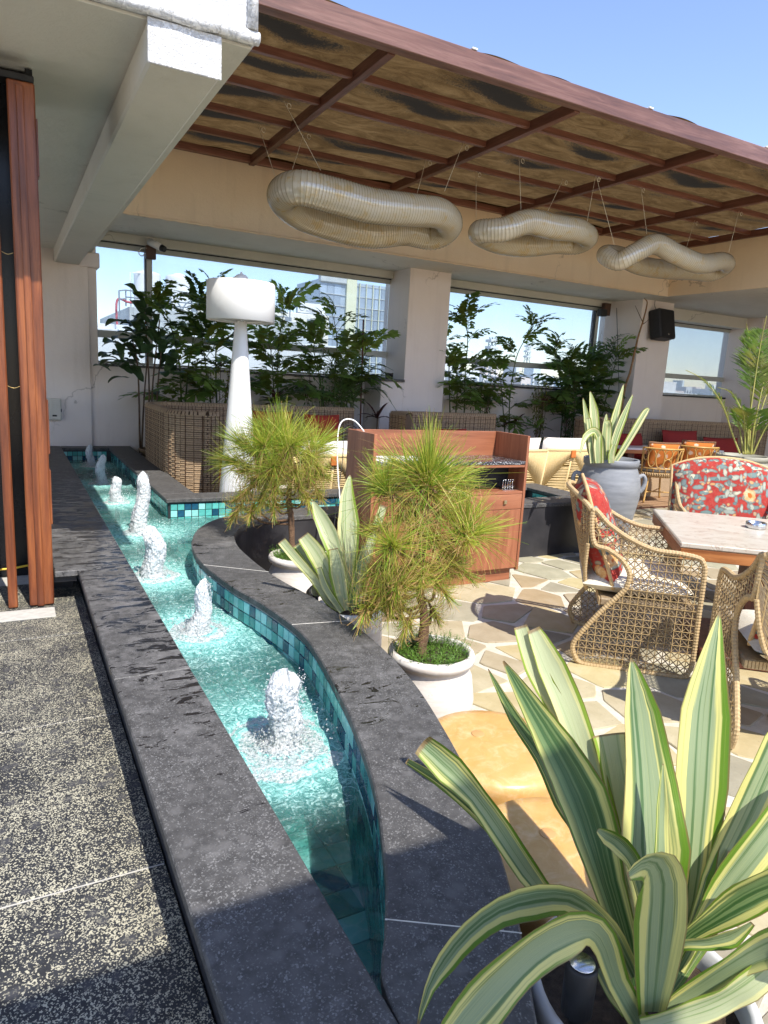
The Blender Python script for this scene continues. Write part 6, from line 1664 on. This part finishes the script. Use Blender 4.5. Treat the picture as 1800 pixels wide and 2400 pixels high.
for i, (pts, L, n, nm) in enumerate([
 ([(505, 1020, dj), (520, 800, dj), (560, 500, dj), (600, 250, dj - .05), (640, 60, dj - .1)], .36, 60, 0), ([(520, 1020, dj), (560, 800, dj), (610, 560, dj + .05), (660, 330, dj + .1), (700, 150, dj + .15)], .36, 60, 0),
 ([(515, 1020, dj), (530, 760, dj), (530, 450, dj + .05), (520, 230, dj + .05), (500, 115, dj + .05)], .32, 54, 0), ([(455, 1015, dj), (400, 870, dj), (330, 670, dj - .05), (210, 510, dj - .1), (80, 435, dj - .15)], .13, 40, 1),
 ([(490, 1020, dj), (490, 880, dj - .03), (485, 760, dj - .08), (470, 690, dj - .15)], .26, 26, 1), ([(500, 1020, dj), (500, 860, dj + .05), (460, 700, dj + .1), (390, 590, dj + .15), (300, 555, dj + .2)], .16, 30, 0),
 ([(545, 1020, dj), (600, 900, dj - .05), (660, 790, dj - .1), (740, 700, dj - .15)], .24, 28, 0), ([(530, 1020, dj), (545, 880, dj - .08), (560, 760, dj - .16), (590, 700, dj - .28)], .28, 26, 0), ([(535, 1020, dj), (590, 760, dj + .1), (680, 500, dj + .2), (760, 380, dj + .3)], .32, 36, 0), ([(480, 1018, dj), (455, 850, dj + .1), (430, 740, dj + .15), (380, 690, dj + .2)], .16, 22, 0)]):
    palm_frond(j2, 'frond', [qp(*p) for p in pts], L, PALM, seed=i, n=n, w=.020, start=.42 if i in (0, 1, 2, 8) else .35, droop=.3, rr=.012)

# ------------------------------------------------------------------ planting along the back wall
DKG = m_leaf('dark_green_leaf', (.07, .15, .035), (.15, .26, .07), .55, .35, .35); MIDG = m_leaf('fishtail_leaf', (.11, .22, .035), (.24, .37, .09), .6, .4, .35, (.20, .22, .04)); FIGM = m_leaf('fig_leaf', (.028, .062, .022), (.062, .112, .042), .25, .35, .25)
YLG = m_leaf('yellow_green_leaf', (.13, .17, .02), (.25, .27, .04), .4, .5, .25); BURG = m_leaf('burgundy_leaf', (.05, .014, .014), (.11, .03, .026), .25, .4, .25); AREC = m_leaf('areca_leaf', (.075, .14, .035), (.17, .25, .07), .45, .4, .25)
# fiddle-leaf fig in its pot
fgo = Vector((1.60, 8.93, 0))
fig = empty('fiddle_leaf_fig', fgo, label='dark fiddle-leaf fig in a round brown pot at the far left', cat='potted plant')
m = MB(); m.lathe([(.13, 0), (.17, .06), (.215, .22), (.21, .34), (.19, .42), (.195, .47), (.225, .51), (.23, .53), (.21, .535), (.19, .52), (.185, .49)], 36); m.build('pot', simple('brown_glazed_pot', [(.3, (.10, .06, .03)), (.7, (.22, .14, .07))], 6, rough=.5, bump=.2, stretch=(1, 1, 4)), fig)
m = MB(); m.lathe([(0, .49), (.185, .485)], 20, cap0=False); m.build('soil', MAT['soil'], fig)
def fig_leaf():
    m = MB(); N = 9
    P = [Vector((0, 0, 0))] + [Vector((0, .03 + .24 * k / 8, .05 * math.sin(k / 8 * 2.4) - .03 * (k / 8) ** 2)) for k in range(9)]
    W = [.004, .05, .085, .095, .10, .125, .15, .15, .11, .03]
    m.leaf(P, W, Vector((0, 0, 1)), .25, 4, 0, .12, random.Random(2)); return m.mesh('leaf', [FIGM])
FL = fig_leaf(); r0 = random.Random(8)
stems = [((302, 960), (298, 800), (285, 730)), ((306, 962), (312, 850), (322, 740)), ((318, 960), (322, 830), (310, 640)), ((326, 960), (330, 830), (345, 690)), ((338, 962), (340, 850), (348, 760))]
for s_ in stems:
    P = crom([aty(x * KD, y * KD, 8.93 + .03 * k) - fgo for k, (x, y) in enumerate(s_)], 8); P[0].z = .48
    m = MB(); m.ring_tube(P, [.013 - .006 * k / len(P) for k in range(len(P))], n=7); m.build('stem', BARK, fig)
lp = [(r0.gauss(0, 1), r0.gauss(0, 1)) for _ in range(88)]
for i, (a, b) in enumerate(lp):
    cx, cy = ((296, 730), (335, 745), (318, 690), (262, 765), (345, 790), (300, 780), (330, 715))[i % 7]
    p = aty((cx + a * 12) * KD, (cy + b * 20) * KD, 8.93 + r0.uniform(-.22, .18)) - fgo
    o = obj('leaf', FL, fig); o.location = p; s_ = r0.uniform(.7, 1.05); o.scale = (s_, s_, s_)
    az = math.atan2(-(p.x - .02) * 1.0, (p.y + .0)) + r0.uniform(-1.0, 1.0); o.rotation_euler = (r0.uniform(-.5, .9), r0.uniform(-.5, .5), az)
# fishtail palms: canes with fronds of ragged fans
def fish_frond(seed, L=.55, n=9, mt=None):
    m = MB(); r0 = random.Random(seed); P = crom([(0, 0, 0), (0, L * .35, L * .16), (0, L * .7, L * .18), (0, L, L * .08)], 6); N = len(P)
    m.ring_tube(P, [.005 * (1 - .7 * k / N) for k in range(N)], n=5, m=1)
    for k in range(n):
        t = .18 + .82 * (k + .5) / n; i = min(int(t * (N - 1)), N - 2); p = P[i]; tg = (P[i + 1] - P[i]).normalized(); sdv = Vector((1, 0, 0)); up = sdv.cross(tg)
        for sg in (-1, 1):
            if k == n - 1 and sg > 0: d = tg.copy()
            else: d = (sdv * sg * .8 + tg * r0.uniform(.5, .9) + up * r0.uniform(-.25, .35)).normalized()
            l = L * .30 * r0.uniform(.75, 1.2); pv = d.cross(up).normalized(); w = l * r0.uniform(.30, .42); dz = Vector((0, 0, -l * .22)); b = len(m.v)
            pts = [p, p + d * l * .5 - pv * w * .55 + dz * .2, p + d * l * .95 - pv * w + dz, p + d * l * .86 - pv * w * .4 + dz * .8, p + d * l * 1.06 + dz, p + d * l * .80 + pv * w * .35 + dz * .7, p + d * l * .82 + pv * w * .9 + dz * .8, p + d * l * .45 + pv * w * .5 + dz * .2]
            m.v += [tuple(q_) for q_ in pts]
            for f in ((0, 1, 7), (1, 2, 3), (1, 3, 7), (3, 4, 5), (3, 5, 7), (5, 6, 7)): m.face([b + e for e in f], 0)
    return m.mesh('frond', [mt or MIDG, STEMG])
FF = [fish_frond(k, .66, 8) for k in range(4)] + [fish_frond(10 + k, .5, 7) for k in range(2)]
FFD = [fish_frond(20 + k, .6, 9, DKG) for k in range(3)]
def fishtail(stems, label, Y, fronds, meshes=None, sc=1.0, seed=0, zlow=.9, name='fishtail_palm', group='fishtail palms along the back wall'):
    b0 = aty(stems[0][0][0] * KD, stems[0][0][1] * KD, Y); org = Vector((b0.x, Y, 0)); r0 = random.Random(seed)
    r = empty(name, org, label=label, cat='palm', group=group); meshes = meshes or FF; fronds = int(fronds * 2.0); zlow -= .15
    for st_ in stems:
        P = crom([aty(x * KD, (y + (st_[0][1] - y) * .13) * KD, Y + r0.uniform(-.05, .05)) - org for x, y in st_], 6)
        P = [Vector((P[0].x + .02, P[0].y, 0.0))] + P
        m = MB(); m.ring_tube(P, [.013 - .008 * k / len(P) for k in range(len(P))], n=6); m.build('cane', STEMG, r)
        up_ = [p for p in P if p.z > zlow]
        if not up_: continue
        for k in range(fronds):
            t = (k + .4) / fronds; p = up_[min(int(t * len(up_)), len(up_) - 1)]
            o = obj('frond', meshes[r0.randrange(len(meshes))], r); o.location = p; s_ = sc * r0.uniform(.75, 1.2) * (1 - .25 * t); o.scale = (s_, s_, s_)
            o.rotation_euler = (r0.uniform(-.15, .45) + .5 * t, r0.uniform(-.35, .35), r0.uniform(0, 6.283))
        for k in range(2):
            o = obj('frond', meshes[r0.randrange(len(meshes))], r); o.location = up_[-1]; s_ = sc * r0.uniform(.5, .8); o.scale = (s_, s_, s_); o.rotation_euler = (r0.uniform(.8, 1.3), r0.uniform(-.3, .3), r0.uniform(0, 6.283))
    return r
fishtail([[(392, 880), (388, 780), (372, 690), (345, 640)], [(400, 880), (408, 770), (420, 700)]], 'fishtail palm just right of the fig tree', 9.12, 7, sc=.85, seed=1, zlow=1.15)
fishtail([[(468, 870), (466, 760), (470, 680), (460, 612)], [(455, 870), (440, 740), (432, 640)]], 'fishtail palm behind the white lamp shade', 9.15, 8, meshes=FF + FFD, seed=2, zlow=1.0)
fishtail([[(600, 880), (600, 800), (602, 720), (612, 655)], [(592, 880), (590, 800), (585, 740)]], 'fishtail palm between the lamp and the glass tower', 9.12, 8, sc=.95, seed=3, zlow=1.1)
fishtail([[(722, 880), (724, 800), (728, 720), (722, 665)], [(700, 880), (690, 800), (676, 735)], [(735, 880), (760, 800), (790, 745)]], 'broad fishtail palm in front of the glass tower', 9.10, 7, seed=4, zlow=1.15)
fishtail([[(972, 890), (970, 800), (968, 740), (950, 708)]], 'thin straggly fishtail palm against the pillar edge', 9.12, 4, sc=.6, seed=5, zlow=.8)
fishtail([[(1003, 885), (1005, 800), (1010, 720), (1008, 675)], [(985, 885), (988, 830), (985, 790)]], 'fishtail palm at the left of the middle window', 9.14, 9, sc=.92, seed=6, zlow=.9)
fishtail([[(1100, 930), (1102, 840), (1118, 740), (1150, 680)], [(1090, 930), (1085, 850), (1080, 790)]], 'fishtail palm in the middle of the middle window', 9.10, 8, sc=.85, seed=7, zlow=.85)
fishtail([[(1215, 900), (1212, 830), (1205, 780), (1200, 745)], [(1240, 900), (1245, 830), (1262, 770)], [(1225, 900), (1225, 840), (1228, 790)]], 'dense dark fishtail palm at the right of the middle window', 9.05, 10, meshes=FF + FFD, sc=.95, seed=8, zlow=.7)
fishtail([[(1280, 900), (1285, 840), (1290, 780)], [(1300, 900), (1315, 830), (1330, 765)]], 'dark fishtail palm in front of the right pillar', 8.95, 8, meshes=FFD + FF[:2], sc=.9, seed=9, zlow=.8)
# areca palms
def areca(base, tips, label, Y, L=.26, n=26, seed=0, mt=None):
    b0 = aty(base[0] * KD, base[1] * KD, Y); org = Vector((b0.x, Y, 0)); r0 = random.Random(seed)
    r = empty('areca_palm', org, label=label, cat='palm', group='areca palms along the back wall'); B0 = Vector((0, 0, .0)); B1 = b0 - org
    for k, (x, y, dY) in enumerate(tips):
        T = aty(x * KD, y * KD, Y + dY) - org; s0 = B1 + Vector((r0.uniform(-.1, .1), r0.uniform(-.06, .06), 0)); mid = s0.lerp(T, .5) + Vector((0, 0, abs(T.x - s0.x) * .35 + .12))
        palm_frond(r, 'frond', [Vector((s0.x, s0.y, 0)), s0, mid, T], L, mt or AREC, STEMG, seed * 31 + k, n, .026, .36, .5, 50, .008)
    return r
areca((748, 880), [(872, 842, -.3), (868, 905, -.4), (815, 770, .0), (650, 770, -.1), (640, 830, -.15), (700, 760, .1), (760, 740, .1), (680, 800, -.2), (720, 790, -.25), (790, 800, -.2), (830, 860, -.35), (850, 800, -.2)], 'dark bushy areca palm behind the sofa by the first pillar', 9.02, .26, 30, 1)
areca((1262, 890), [(1385, 770, -.2), (1370, 720, .0), (1300, 715, .1), (1340, 730, .05), (1215, 730, .1), (1240, 790, -.1), (1320, 800, -.2), (1180, 770, 0), (1290, 830, -.2)], 'areca palm arching in front of the right pillar', 9.0, .25, 28, 2, DKG)
# cordylines and a yellow-green shrub
def cordyline(px, py, Y, label, n=9, L=.36, mt=None, seed=0, stem=True, down=.8):
    p0 = aty(px * KD, py * KD, Y); org = Vector((p0.x, Y, 0)); r = empty('cordyline', org, label=label, cat='plant', group='burgundy cordylines behind the sofas'); r0 = random.Random(seed); c = p0 - org
    m = MB(); m.ring_tube([(0, 0, 0), (c.x * .5, .01, c.z * .5), c], .010, n=6); m.build('stem', BARK, r)
    for k in range(n):
        a = k * 2.4 + r0.uniform(-.3, .3); el = r0.uniform(.1, 1.2); d = Vector((math.cos(a) * math.cos(el), math.sin(a) * math.cos(el), math.sin(el))); l = L * r0.uniform(.7, 1.1)
        P = [c + d * l * t + Vector((0, 0, -down * l * t * t * (.7 - .4 * math.sin(el)))) for t in (0, .25, .5, .75, 1)]; m = MB(); m.leaf(P, [.012, .045, .055, .04, .004], Vector((0, 0, 1)), .4, 2, 0); m.build('leaf', mt or BURG, r)
    return r
cordyline(592, 872, 9.0, 'burgundy cordyline left of the areca palm', seed=1); cordyline(815, 905, 8.7, 'burgundy cordyline in the gap between the two left sofas', seed=2, L=.42)
cordyline(1172, 880, 9.0, 'burgundy cordyline right of the middle sofa', seed=3, L=.34); cordyline(1112, 915, 8.8, 'small burgundy cordyline beside the end of the middle sofa', seed=4, n=7, L=.3)
cordyline(352, 925, 8.6, 'burgundy cordyline between the fig pot and the long sofa', seed=5, n=6, L=.26)
cordyline(1160, 925, 8.6, 'green broad-leaved cordyline behind the cream rope chairs', seed=6, n=8, L=.34, mt=MIDG)
cordyline(1225, 905, 8.9, 'dark leafy plant at the left end of the right-hand sofa', seed=7, n=22, L=.38, mt=DKG)
def small_leaf_bush(px, py, w, h, Y, label, n, seed, mt, drop=True):
    p0 = aty(px * KD, py * KD, Y); org = Vector((p0.x, Y, 0)); r = empty('leafy_shrub', org, label=label, cat='shrub'); r0 = random.Random(seed); c = p0 - org; m = MB(); st_ = MB()
    tw = []
    for k in range(9):
        tip = c + Vector((r0.uniform(-w, w), r0.uniform(-.12, .12), h * r0.uniform(.3, 1.0))); P = crom([(tip.x * .15, 0, 0), (tip.x * .4, tip.y * .4, tip.z * .55), tip], 5); st_.ring_tube(P, .004, n=5); tw.append(P)
    for i in range(n):
        P = tw[i % 9]; p = P[r0.randrange(4, len(P))] + Vector((r0.gauss(0, .03), r0.gauss(0, .03), r0.gauss(0, .03))); d = Vector((r0.uniform(-1, 1), r0.uniform(-1, 1), r0.uniform(-1.2, .2))).normalized(); l = r0.uniform(.04, .075)
        m.leaf([p, p + d * l * .5, p + d * l + Vector((0, 0, -.012))], [.004, .026, .002], Vector((r0.uniform(-1, 1), r0.uniform(-1, 1), 1)), .3, 2, 0)
    st_.build('stems', BARK, r); m.build('foliage', mt, r); return r
small_leaf_bush(1172, 880, .16, .45, 8.92, 'yellow-green drooping shrub right of the middle window centre', 260, 3, YLG)
small_leaf_bush(470, 850, .22, .45, 9.0, 'yellow-green drooping shrub behind the rounded sofa end', 240, 4, YLG)
small_leaf_bush(690, 870, .30, .50, 8.95, 'dark low shrub behind the long sofa', 300, 5, DKG); small_leaf_bush(1040, 885, .25, .45, 9.0, 'dark low shrub behind the middle sofa', 260, 6, DKG)
small_leaf_bush(1235, 890, .22, .75, 8.9, 'dark dense shrub between the middle and right-hand sofas', 420, 7, DKG)
# the bare cane and a thin stake
bc = Vector(aty(1345 * KD, 880 * KD, 8.55)); bo = Vector((bc.x, 8.55, 0)); r = empty('bare_cane', bo, label='tall bare brown cane leaning on the right pillar', cat='plant')
P = crom([Vector((0, 0, 0))] + [aty(x * KD, y * KD, 8.6) - bo for x, y in ((1346, 860), (1362, 800), (1378, 730), (1390, 690), (1398, 655), (1392, 645))], 8); m = MB(); m.ring_tube(P, [.024 - .017 * k / len(P) for k in range(len(P))], n=8); m.build('stem', simple('ringed_cane', [(.3, (.10, .11, .03)), (.5, (.26, .13, .05)), (.7, (.36, .24, .14))], 5, rough=.6, stretch=(1, 1, 3)), r)
m = MB(); a = aty(1390 * KD, 700 * KD, 8.6) - bo; m.ring_tube([a, aty(1372 * KD, 660 * KD, 8.6) - bo], [.008, .003], n=6); m.ring_tube([a, aty(1402 * KD, 690 * KD, 8.6) - bo], [.007, .003], n=6); m.build('twig', BARK, r)
sk = Vector(aty(785 * KD, 880 * KD, 9.0)); m = MB(); m.ring_tube([Vector((sk.x - .02, 9.0, 0)), aty(785 * KD, 690 * KD, 9.02)], .011, n=7); tag(m.build('plant_stake', MAT['dark_wood']), 'dark thin stake rising above the areca palm', 'stake')
c9 = aty(1332 * KD, 665 * KD, 8.9); m = MB(); m.ring_tube([c9, aty(1336 * KD, 800 * KD, 8.9), aty(1338 * KD, 880 * KD, 8.9)], .005, n=5); tag(m.build('hanging_wire', MAT['black']), 'dark wire running down the left edge of the right pillar', 'wire')

# ------------------------------------------------------------------ city beyond the windows
gr = MB(); gr.box(-900, 1500, 11.5, 2200, -26.5, -26); gr.build('city_ground', simple('hazy_ground', [(.3, (.36, .38, .37)), (.7, (.46, .47, .46))], .02, rough=.9), kind='structure')
BW = m_plaster('pale_city_wall', (.66, .67, .67), (.72, .73, .73), .1); CONC = m_plaster('grey_concrete', (.42, .45, .45), (.52, .54, .54), .3)
GLB = simple('tower_glass', [(.3, (.30, .36, .43)), (.7, (.40, .47, .55))], .6, rough=.25, spec=.6); PYEL = simple('pale_yellow_panel', [(.3, (.62, .62, .42)), (.7, (.68, .68, .50))], 2, rough=.7); WDK = simple('far_window_glass', [(.3, (.20, .23, .27)), (.7, (.28, .31, .36))], 4, rough=.2)
RAILG = simple('grey_railing', [(.3, (.22, .26, .30)), (.7, (.28, .32, .36))], 9, rough=.5); REDP = simple('red_pipe', [(.3, (.50, .06, .08)), (.7, (.58, .10, .12))], 9, rough=.5)
# tank building
tbd = empty('rooftop_building', (6, 30, -26), label='grey concrete rooftop with railing and white water tanks', cat='building')
def bpart(name, b, mt, par): o = b.build(name, mt, par); o.matrix_parent_inverse = Matrix.Translation(-Vector(par.location)); return o
b = MB(); b.bbox(4.3, 12, 29.8, 40, -26, 3.80, .02); bpart('wall', b, CONC, tbd)
b = MB(); b.bbox(-12, 14, 29.4, 29.78, -26, 2.86, .02); b.bbox(-12, 4.28, 29.79, 40, -26, 3.06, .02); bpart('parapet', b, BW, tbd)
for k in range(16):
    b = MB(); b.bbox(4.45 + k % 8 * .93, 4.45 + k % 8 * .93 + .90, 29.775, 29.798, 2.88 + (k // 8) * .46, 2.88 + (k // 8) * .46 + .44, .01); bpart('panel', b, CONC, tbd)
b = MB()
for z in (4.42, 4.16, 3.98): b.bar((4.2, 29.95, z), (11, 29.95, z), .028)
for k in range(9): b.bar((4.2 + k * .86, 29.95, 3.8), (4.2 + k * .86, 29.95, 4.44), .028)
for z in (4.42, 4.1): b.bar((3.85, 29.2, z - .12), (4.2, 29.9, z), .028)
b.bar((3.85, 29.2, 3.1), (3.85, 29.2, 4.3), .028)
bpart('railing', b, RAILG, tbd)
b = MB(); b.ring_tube(crom([(3.86, 29.9, 2.8), (3.86, 29.9, 3.98), (4.3, 29.9, 3.96), (5.0, 29.9, 3.9), (5.05, 29.9, 3.3)], 6), .045, n=8); bpart('red_pipe', b, REDP, tbd)
b = MB(); b.ring_tube([(4.48, 30.6, 3.8), (4.48, 30.6, 5.18), (4.9, 30.6, 5.2)], .03, n=6); b.ring_tube([(6.0, 29.85, 3.4), (6.0, 29.85, 4.6)], .03, n=6); bpart('white_pipe', b, MAT['white_paint'], tbd)
for k in range(3):
    b = MB(); x = 5.85 + k * 1.05; b.ring_tube([(x + .5 * math.cos(a * .2618), 29.9, 3.78 + .5 * math.sin(a * .2618)) for a in range(13)], .03, n=5); bpart('arch_hoop', b, RAILG, tbd)
for i, x in enumerate((5.2, 6.47)):
    r = empty('water_tank', (x, 31.0, 3.80), label=('right' if i else 'left') + ' of the two white ribbed water tanks on the rooftop', cat='water tank', group='white rooftop water tanks')
    pr = [(.52, 0)]
    for k in range(18): pr += [(.54, .03 + k * .078), (.525, .06 + k * .078)]
    pr += [(.53, 1.44), (.47, 1.50), (.2, 1.56), (.2, 1.60), (0, 1.61)]
    m = MB(); m.lathe(pr, 32); m.build('tank', MAT['white_paint'], r)
# glass tower
tw = empty('office_tower', (29, 62, -26), label='glass office tower with a pale yellow stripe seen through the left window', cat='building')
b = MB(); b.bbox(25.05, 34.6, 60.2, 66, -26, 10.1, .05); bpart('core', b, GLB, tw)
b = MB(); b.bbox(27.64, 28.68, 59.95, 60.19, -26, 10.4, .03); bpart('yellow_stripe', b, PYEL, tw)
b = MB(); b.bbox(25.0, 27.6, 59.9, 60.5, 9.85, 10.7, .03); bpart('roof_parapet', b, CONC, tw)
GL2 = [simple('tower_pane_%d' % k, [(.3, tuple(q_ * f for q_ in (.27, .33, .41))), (.7, tuple(q_ * f for q_ in (.35, .42, .51)))], .5, rough=.18) for k, f in enumerate((.85, 1.0, 1.2))]
pmz = []
for mt in GL2: b = MB(); b.bbox(-.33, .33, -.02, .02, -.46, .46, .01); pmz.append(b.mesh('pane', [mt]))
r0 = random.Random(5); cnt = 0
for zi in range(17):
    for xi in range(13):
        x = 25.4 + xi * .70
        if 27.2 < x < 29.0: x += 1.1 if x > 27.4 else 0
        if 27.25 < x < 29.0: continue
        o = obj('pane', pmz[r0.randrange(3)], tw); o.location = (x - 29, 60.17 - 62, 9.3 - zi * .98 + 26)
b = MB()
for k in range(9): b.bbox(29.0 + k * .70 - .03, 29.0 + k * .70 + .04, 60.0, 60.14, -20, 10.1, .01)
bpart('mullion', b, PYEL, tw)
b = MB()
for k in range(18): b.bbox(25.06, 27.6, 60.08, 60.15, 9.79 - k * .98, 9.86 - k * .98, .01); b.bbox(28.7, 36, 60.10, 60.15, 9.79 - k * .98, 9.86 - k * .98, .01)
bpart('spandrel', b, CONC, tw)
# white flats with the rooftop sign
ap = empty('apartment_block', (18, 46, -26), label='cream apartment block with a white rooftop signboard', cat='building')
b = MB(); b.bbox(9, 19.6, 45.2, 56, -26, 5.55, .05); bpart('wall', b, m_plaster('cream_city_wall', (.74, .71, .62), (.80, .77, .68), .1), ap)
wz = MB(); wz.bbox(-.22, .22, -.03, .03, -.22, .22, .01); wme_ = wz.mesh('window', [WDK])
bz = MB(); bz.bbox(-.32, .32, -.25, .0, -.05, .05, .01); bme_ = bz.mesh('balcony', [BW])
for zi in range(7):
    for xi in range(13):
        if (xi * 7 + zi * 3) % 5 == 0: continue
        o = obj('window', wme_, ap); o.location = (9.6 + xi * .78 - 18, 45.18 - 46, 5.0 - zi * .72 + 26)
        if (xi + zi) % 3 == 0: o2 = obj('balcony', bme_, ap); o2.location = (9.6 + xi * .78 - 18, 45.17 - 46, 4.70 - zi * .72 + 26)
b = MB()
for k in range(22): b.bar((15.6 + k * .2, 45.3, 5.5), (15.6 + k * .2, 45.3, 6.45), .02)
for z in (6.44, 6.30, 6.0): b.bar((15.6, 45.3, z), (19.5, 45.3, z), .025)
bpart('sign_frame', b, RAILG, ap)
b = MB(); b.bbox(17.28, 19.4, 45.22, 45.27, 5.6, 6.27, .01); sb_ = bpart('signboard', b, MAT['white_paint'], ap)
SIGN = simple('sign_grey_ink', [(.3, (.38, .40, .42)), (.7, (.44, .46, .48))], 5, rough=.7)
b = MB(); b.ring_tube([(17.58 + .20 * math.cos(a * .3142), 45.20, 5.96 + .20 * math.sin(a * .3142)) for a in range(20)], .018, n=5, closed=True); b.bbox(17.40, 17.76, 45.19, 45.21, 5.93, 5.99, .005)
bpart('sign_emblem', b, SIGN, ap)
cu = bpy.data.curves.new('lettering', 'FONT'); cu.body = 'Indian Oil'; cu.size = .27; cu.extrude = .004; to = bpy.data.objects.new('tmp_text', cu); COL.objects.link(to)
dg = bpy.context.evaluated_depsgraph_get(); tme = bpy.data.meshes.new_from_object(to.evaluated_get(dg)); bpy.data.objects.remove(to)
tme.materials.clear(); tme.materials.append(SIGN); o = obj('lettering', tme, ap); o.location = (17.86 - 18, 45.205 - 46, 5.68 + 26); o.rotation_euler = (R_(90), 0, 0)
# low skyline: many pale blocks, a long roof, trees and masts
r0 = random.Random(77); k = 0
SK = [m_plaster('skyline_%d' % i, c_, tuple(min(1, q_ * 1.08) for q_ in c_), .05) for i, c_ in enumerate(((.66, .67, .68), (.72, .70, .68), (.60, .66, .68), (.70, .60, .55), (.74, .74, .74)))]
def block(x, y, w, d, z, mi, lab):
    r = empty('city_building', (x, y, -26), label=lab, cat='building', group='low city buildings on the skyline'); h = z + 26; m = MB(); m.bbox(-w / 2, w / 2, 0, d, 0, h, .05); m.build('wall', SK[mi], r)
    nx_ = max(2, int(w / 2.4)); wq = MB()
    for f in range(4):
        for i in range(nx_): wq.bbox(-w / 2 + (i + .25) * w / nx_, -w / 2 + (i + .75) * w / nx_, -.08, .02, h - 2.6 - f * 3.1, h - 1.2 - f * 3.1, .02)
    wq.build('window_band', WDK, r, kind='stuff'); m = MB(); m.bbox(-w * .2, w * .15, d * .2, d * .5, h, h + 2.2, .05); m.build('roof_hut', SK[(mi + 2) % 5], r)
def sky_block(pxl, pxr, pyt, Y, mi, lab, d=14):
    a, b_ = aty(pxl, pyt, Y), aty(pxr, pyt, Y); block((a.x + b_.x) / 2, Y, abs(b_.x - a.x), d, (a.z + b_.z) / 2, mi, lab)
for s_ in ((1556, 1580, 913, 130, 2, 'teal-grey block low on the skyline right of the speaker'), (1580, 1604, 916, 150, 3, 'pinkish block on the skyline in the right window'), (1609, 1623, 907, 170, 0, 'tall narrow pale block in the right window'), (1550, 1640, 921, 100, 4, 'long low white roof just above the sill of the right window'), (1630, 1665, 918, 240, 1, 'far beige block in the right window'), (1670, 1712, 914, 210, 4, 'white block at the right end of the right window'),
           (1085, 1125, 868, 95, 4, 'white block behind the left palms of the middle window'), (1130, 1215, 880, 120, 1, 'beige block behind the middle palms of the middle window'), (1222, 1245, 885, 110, 3, 'pink block just above the sill of the middle window'), (1250, 1300, 880, 150, 0, 'grey block behind the right palms of the middle window'), (1310, 1420, 893, 170, 2, 'long teal-grey block at the right of the middle window'), (1040, 1090, 850, 85, 1, 'pale block beside the first pillar')): sky_block(*s_)
tr_ = MB()
for i in range(46):
    q_ = aty(r0.uniform(1600, 1720), 915, r0.uniform(70, 85)); x, y = q_.x, q_.y
    for j in range(26):
        c = Vector((x + r0.gauss(0, 1.6), y + r0.gauss(0, 1.5), r0.uniform(-5, .4) + .6)); s_ = r0.uniform(.5, 1.2); b = len(tr_.v)
        for p in ((1, 0, 0), (-1, 0, 0), (0, 1, 0), (0, -1, 0), (0, 0, .8), (0, 0, -.8)): tr_.v.append(tuple(c + Vector(p) * s_ * r0.uniform(.6, 1.3)))
        for f in ((0, 2, 4), (2, 1, 4), (1, 3, 4), (3, 0, 4), (2, 0, 5), (1, 2, 5), (3, 1, 5), (0, 3, 5)): tr_.face([b + e for e in f], 0)
tag(tr_.build('treeline', m_leaf('far_trees', (.16, .21, .14), (.24, .29, .19), .1, .8, .1)), kind='stuff')
for i, (x, y, z0, z1, lab) in enumerate(((140, 170, -5, 14.5, 'lattice radio mast in the right window'), (70, 120, -5, 18, 'lattice radio mast behind the left palm of the middle window'), (78, 105, -5, 10.0, 'lattice radio mast behind the middle palms'))):
    r = empty('radio_mast', (x, y, z0), label=lab, cat='mast'); m = MB(); n_ = 14; h = z1 - z0
    for sx, sy in ((-1, -1), (1, -1), (1, 1), (-1, 1)): m.bar((sx * 1.3, sy * 1.3, 0), (sx * .35, sy * .35, h), .10)
    for k in range(n_):
        a0 = k / n_; a1 = (k + 1) / n_; w0 = 1.3 - .95 * a0; w1 = 1.3 - .95 * a1
        for sy in (-1, 1): m.bar((-w0, sy * w0, a0 * h), (w1, sy * w1, a1 * h), .06); m.bar((w0, sy * w0, a0 * h), (-w1, sy * w1, a1 * h), .06)
    m.build('lattice', RAILG, r); m = MB()
    for zz in (.78, .86, .94): m.bbox(-.9, .9, -.9, .9, h * zz, h * zz + .5, .05)
    m.build('antenna_cluster', BW, r)
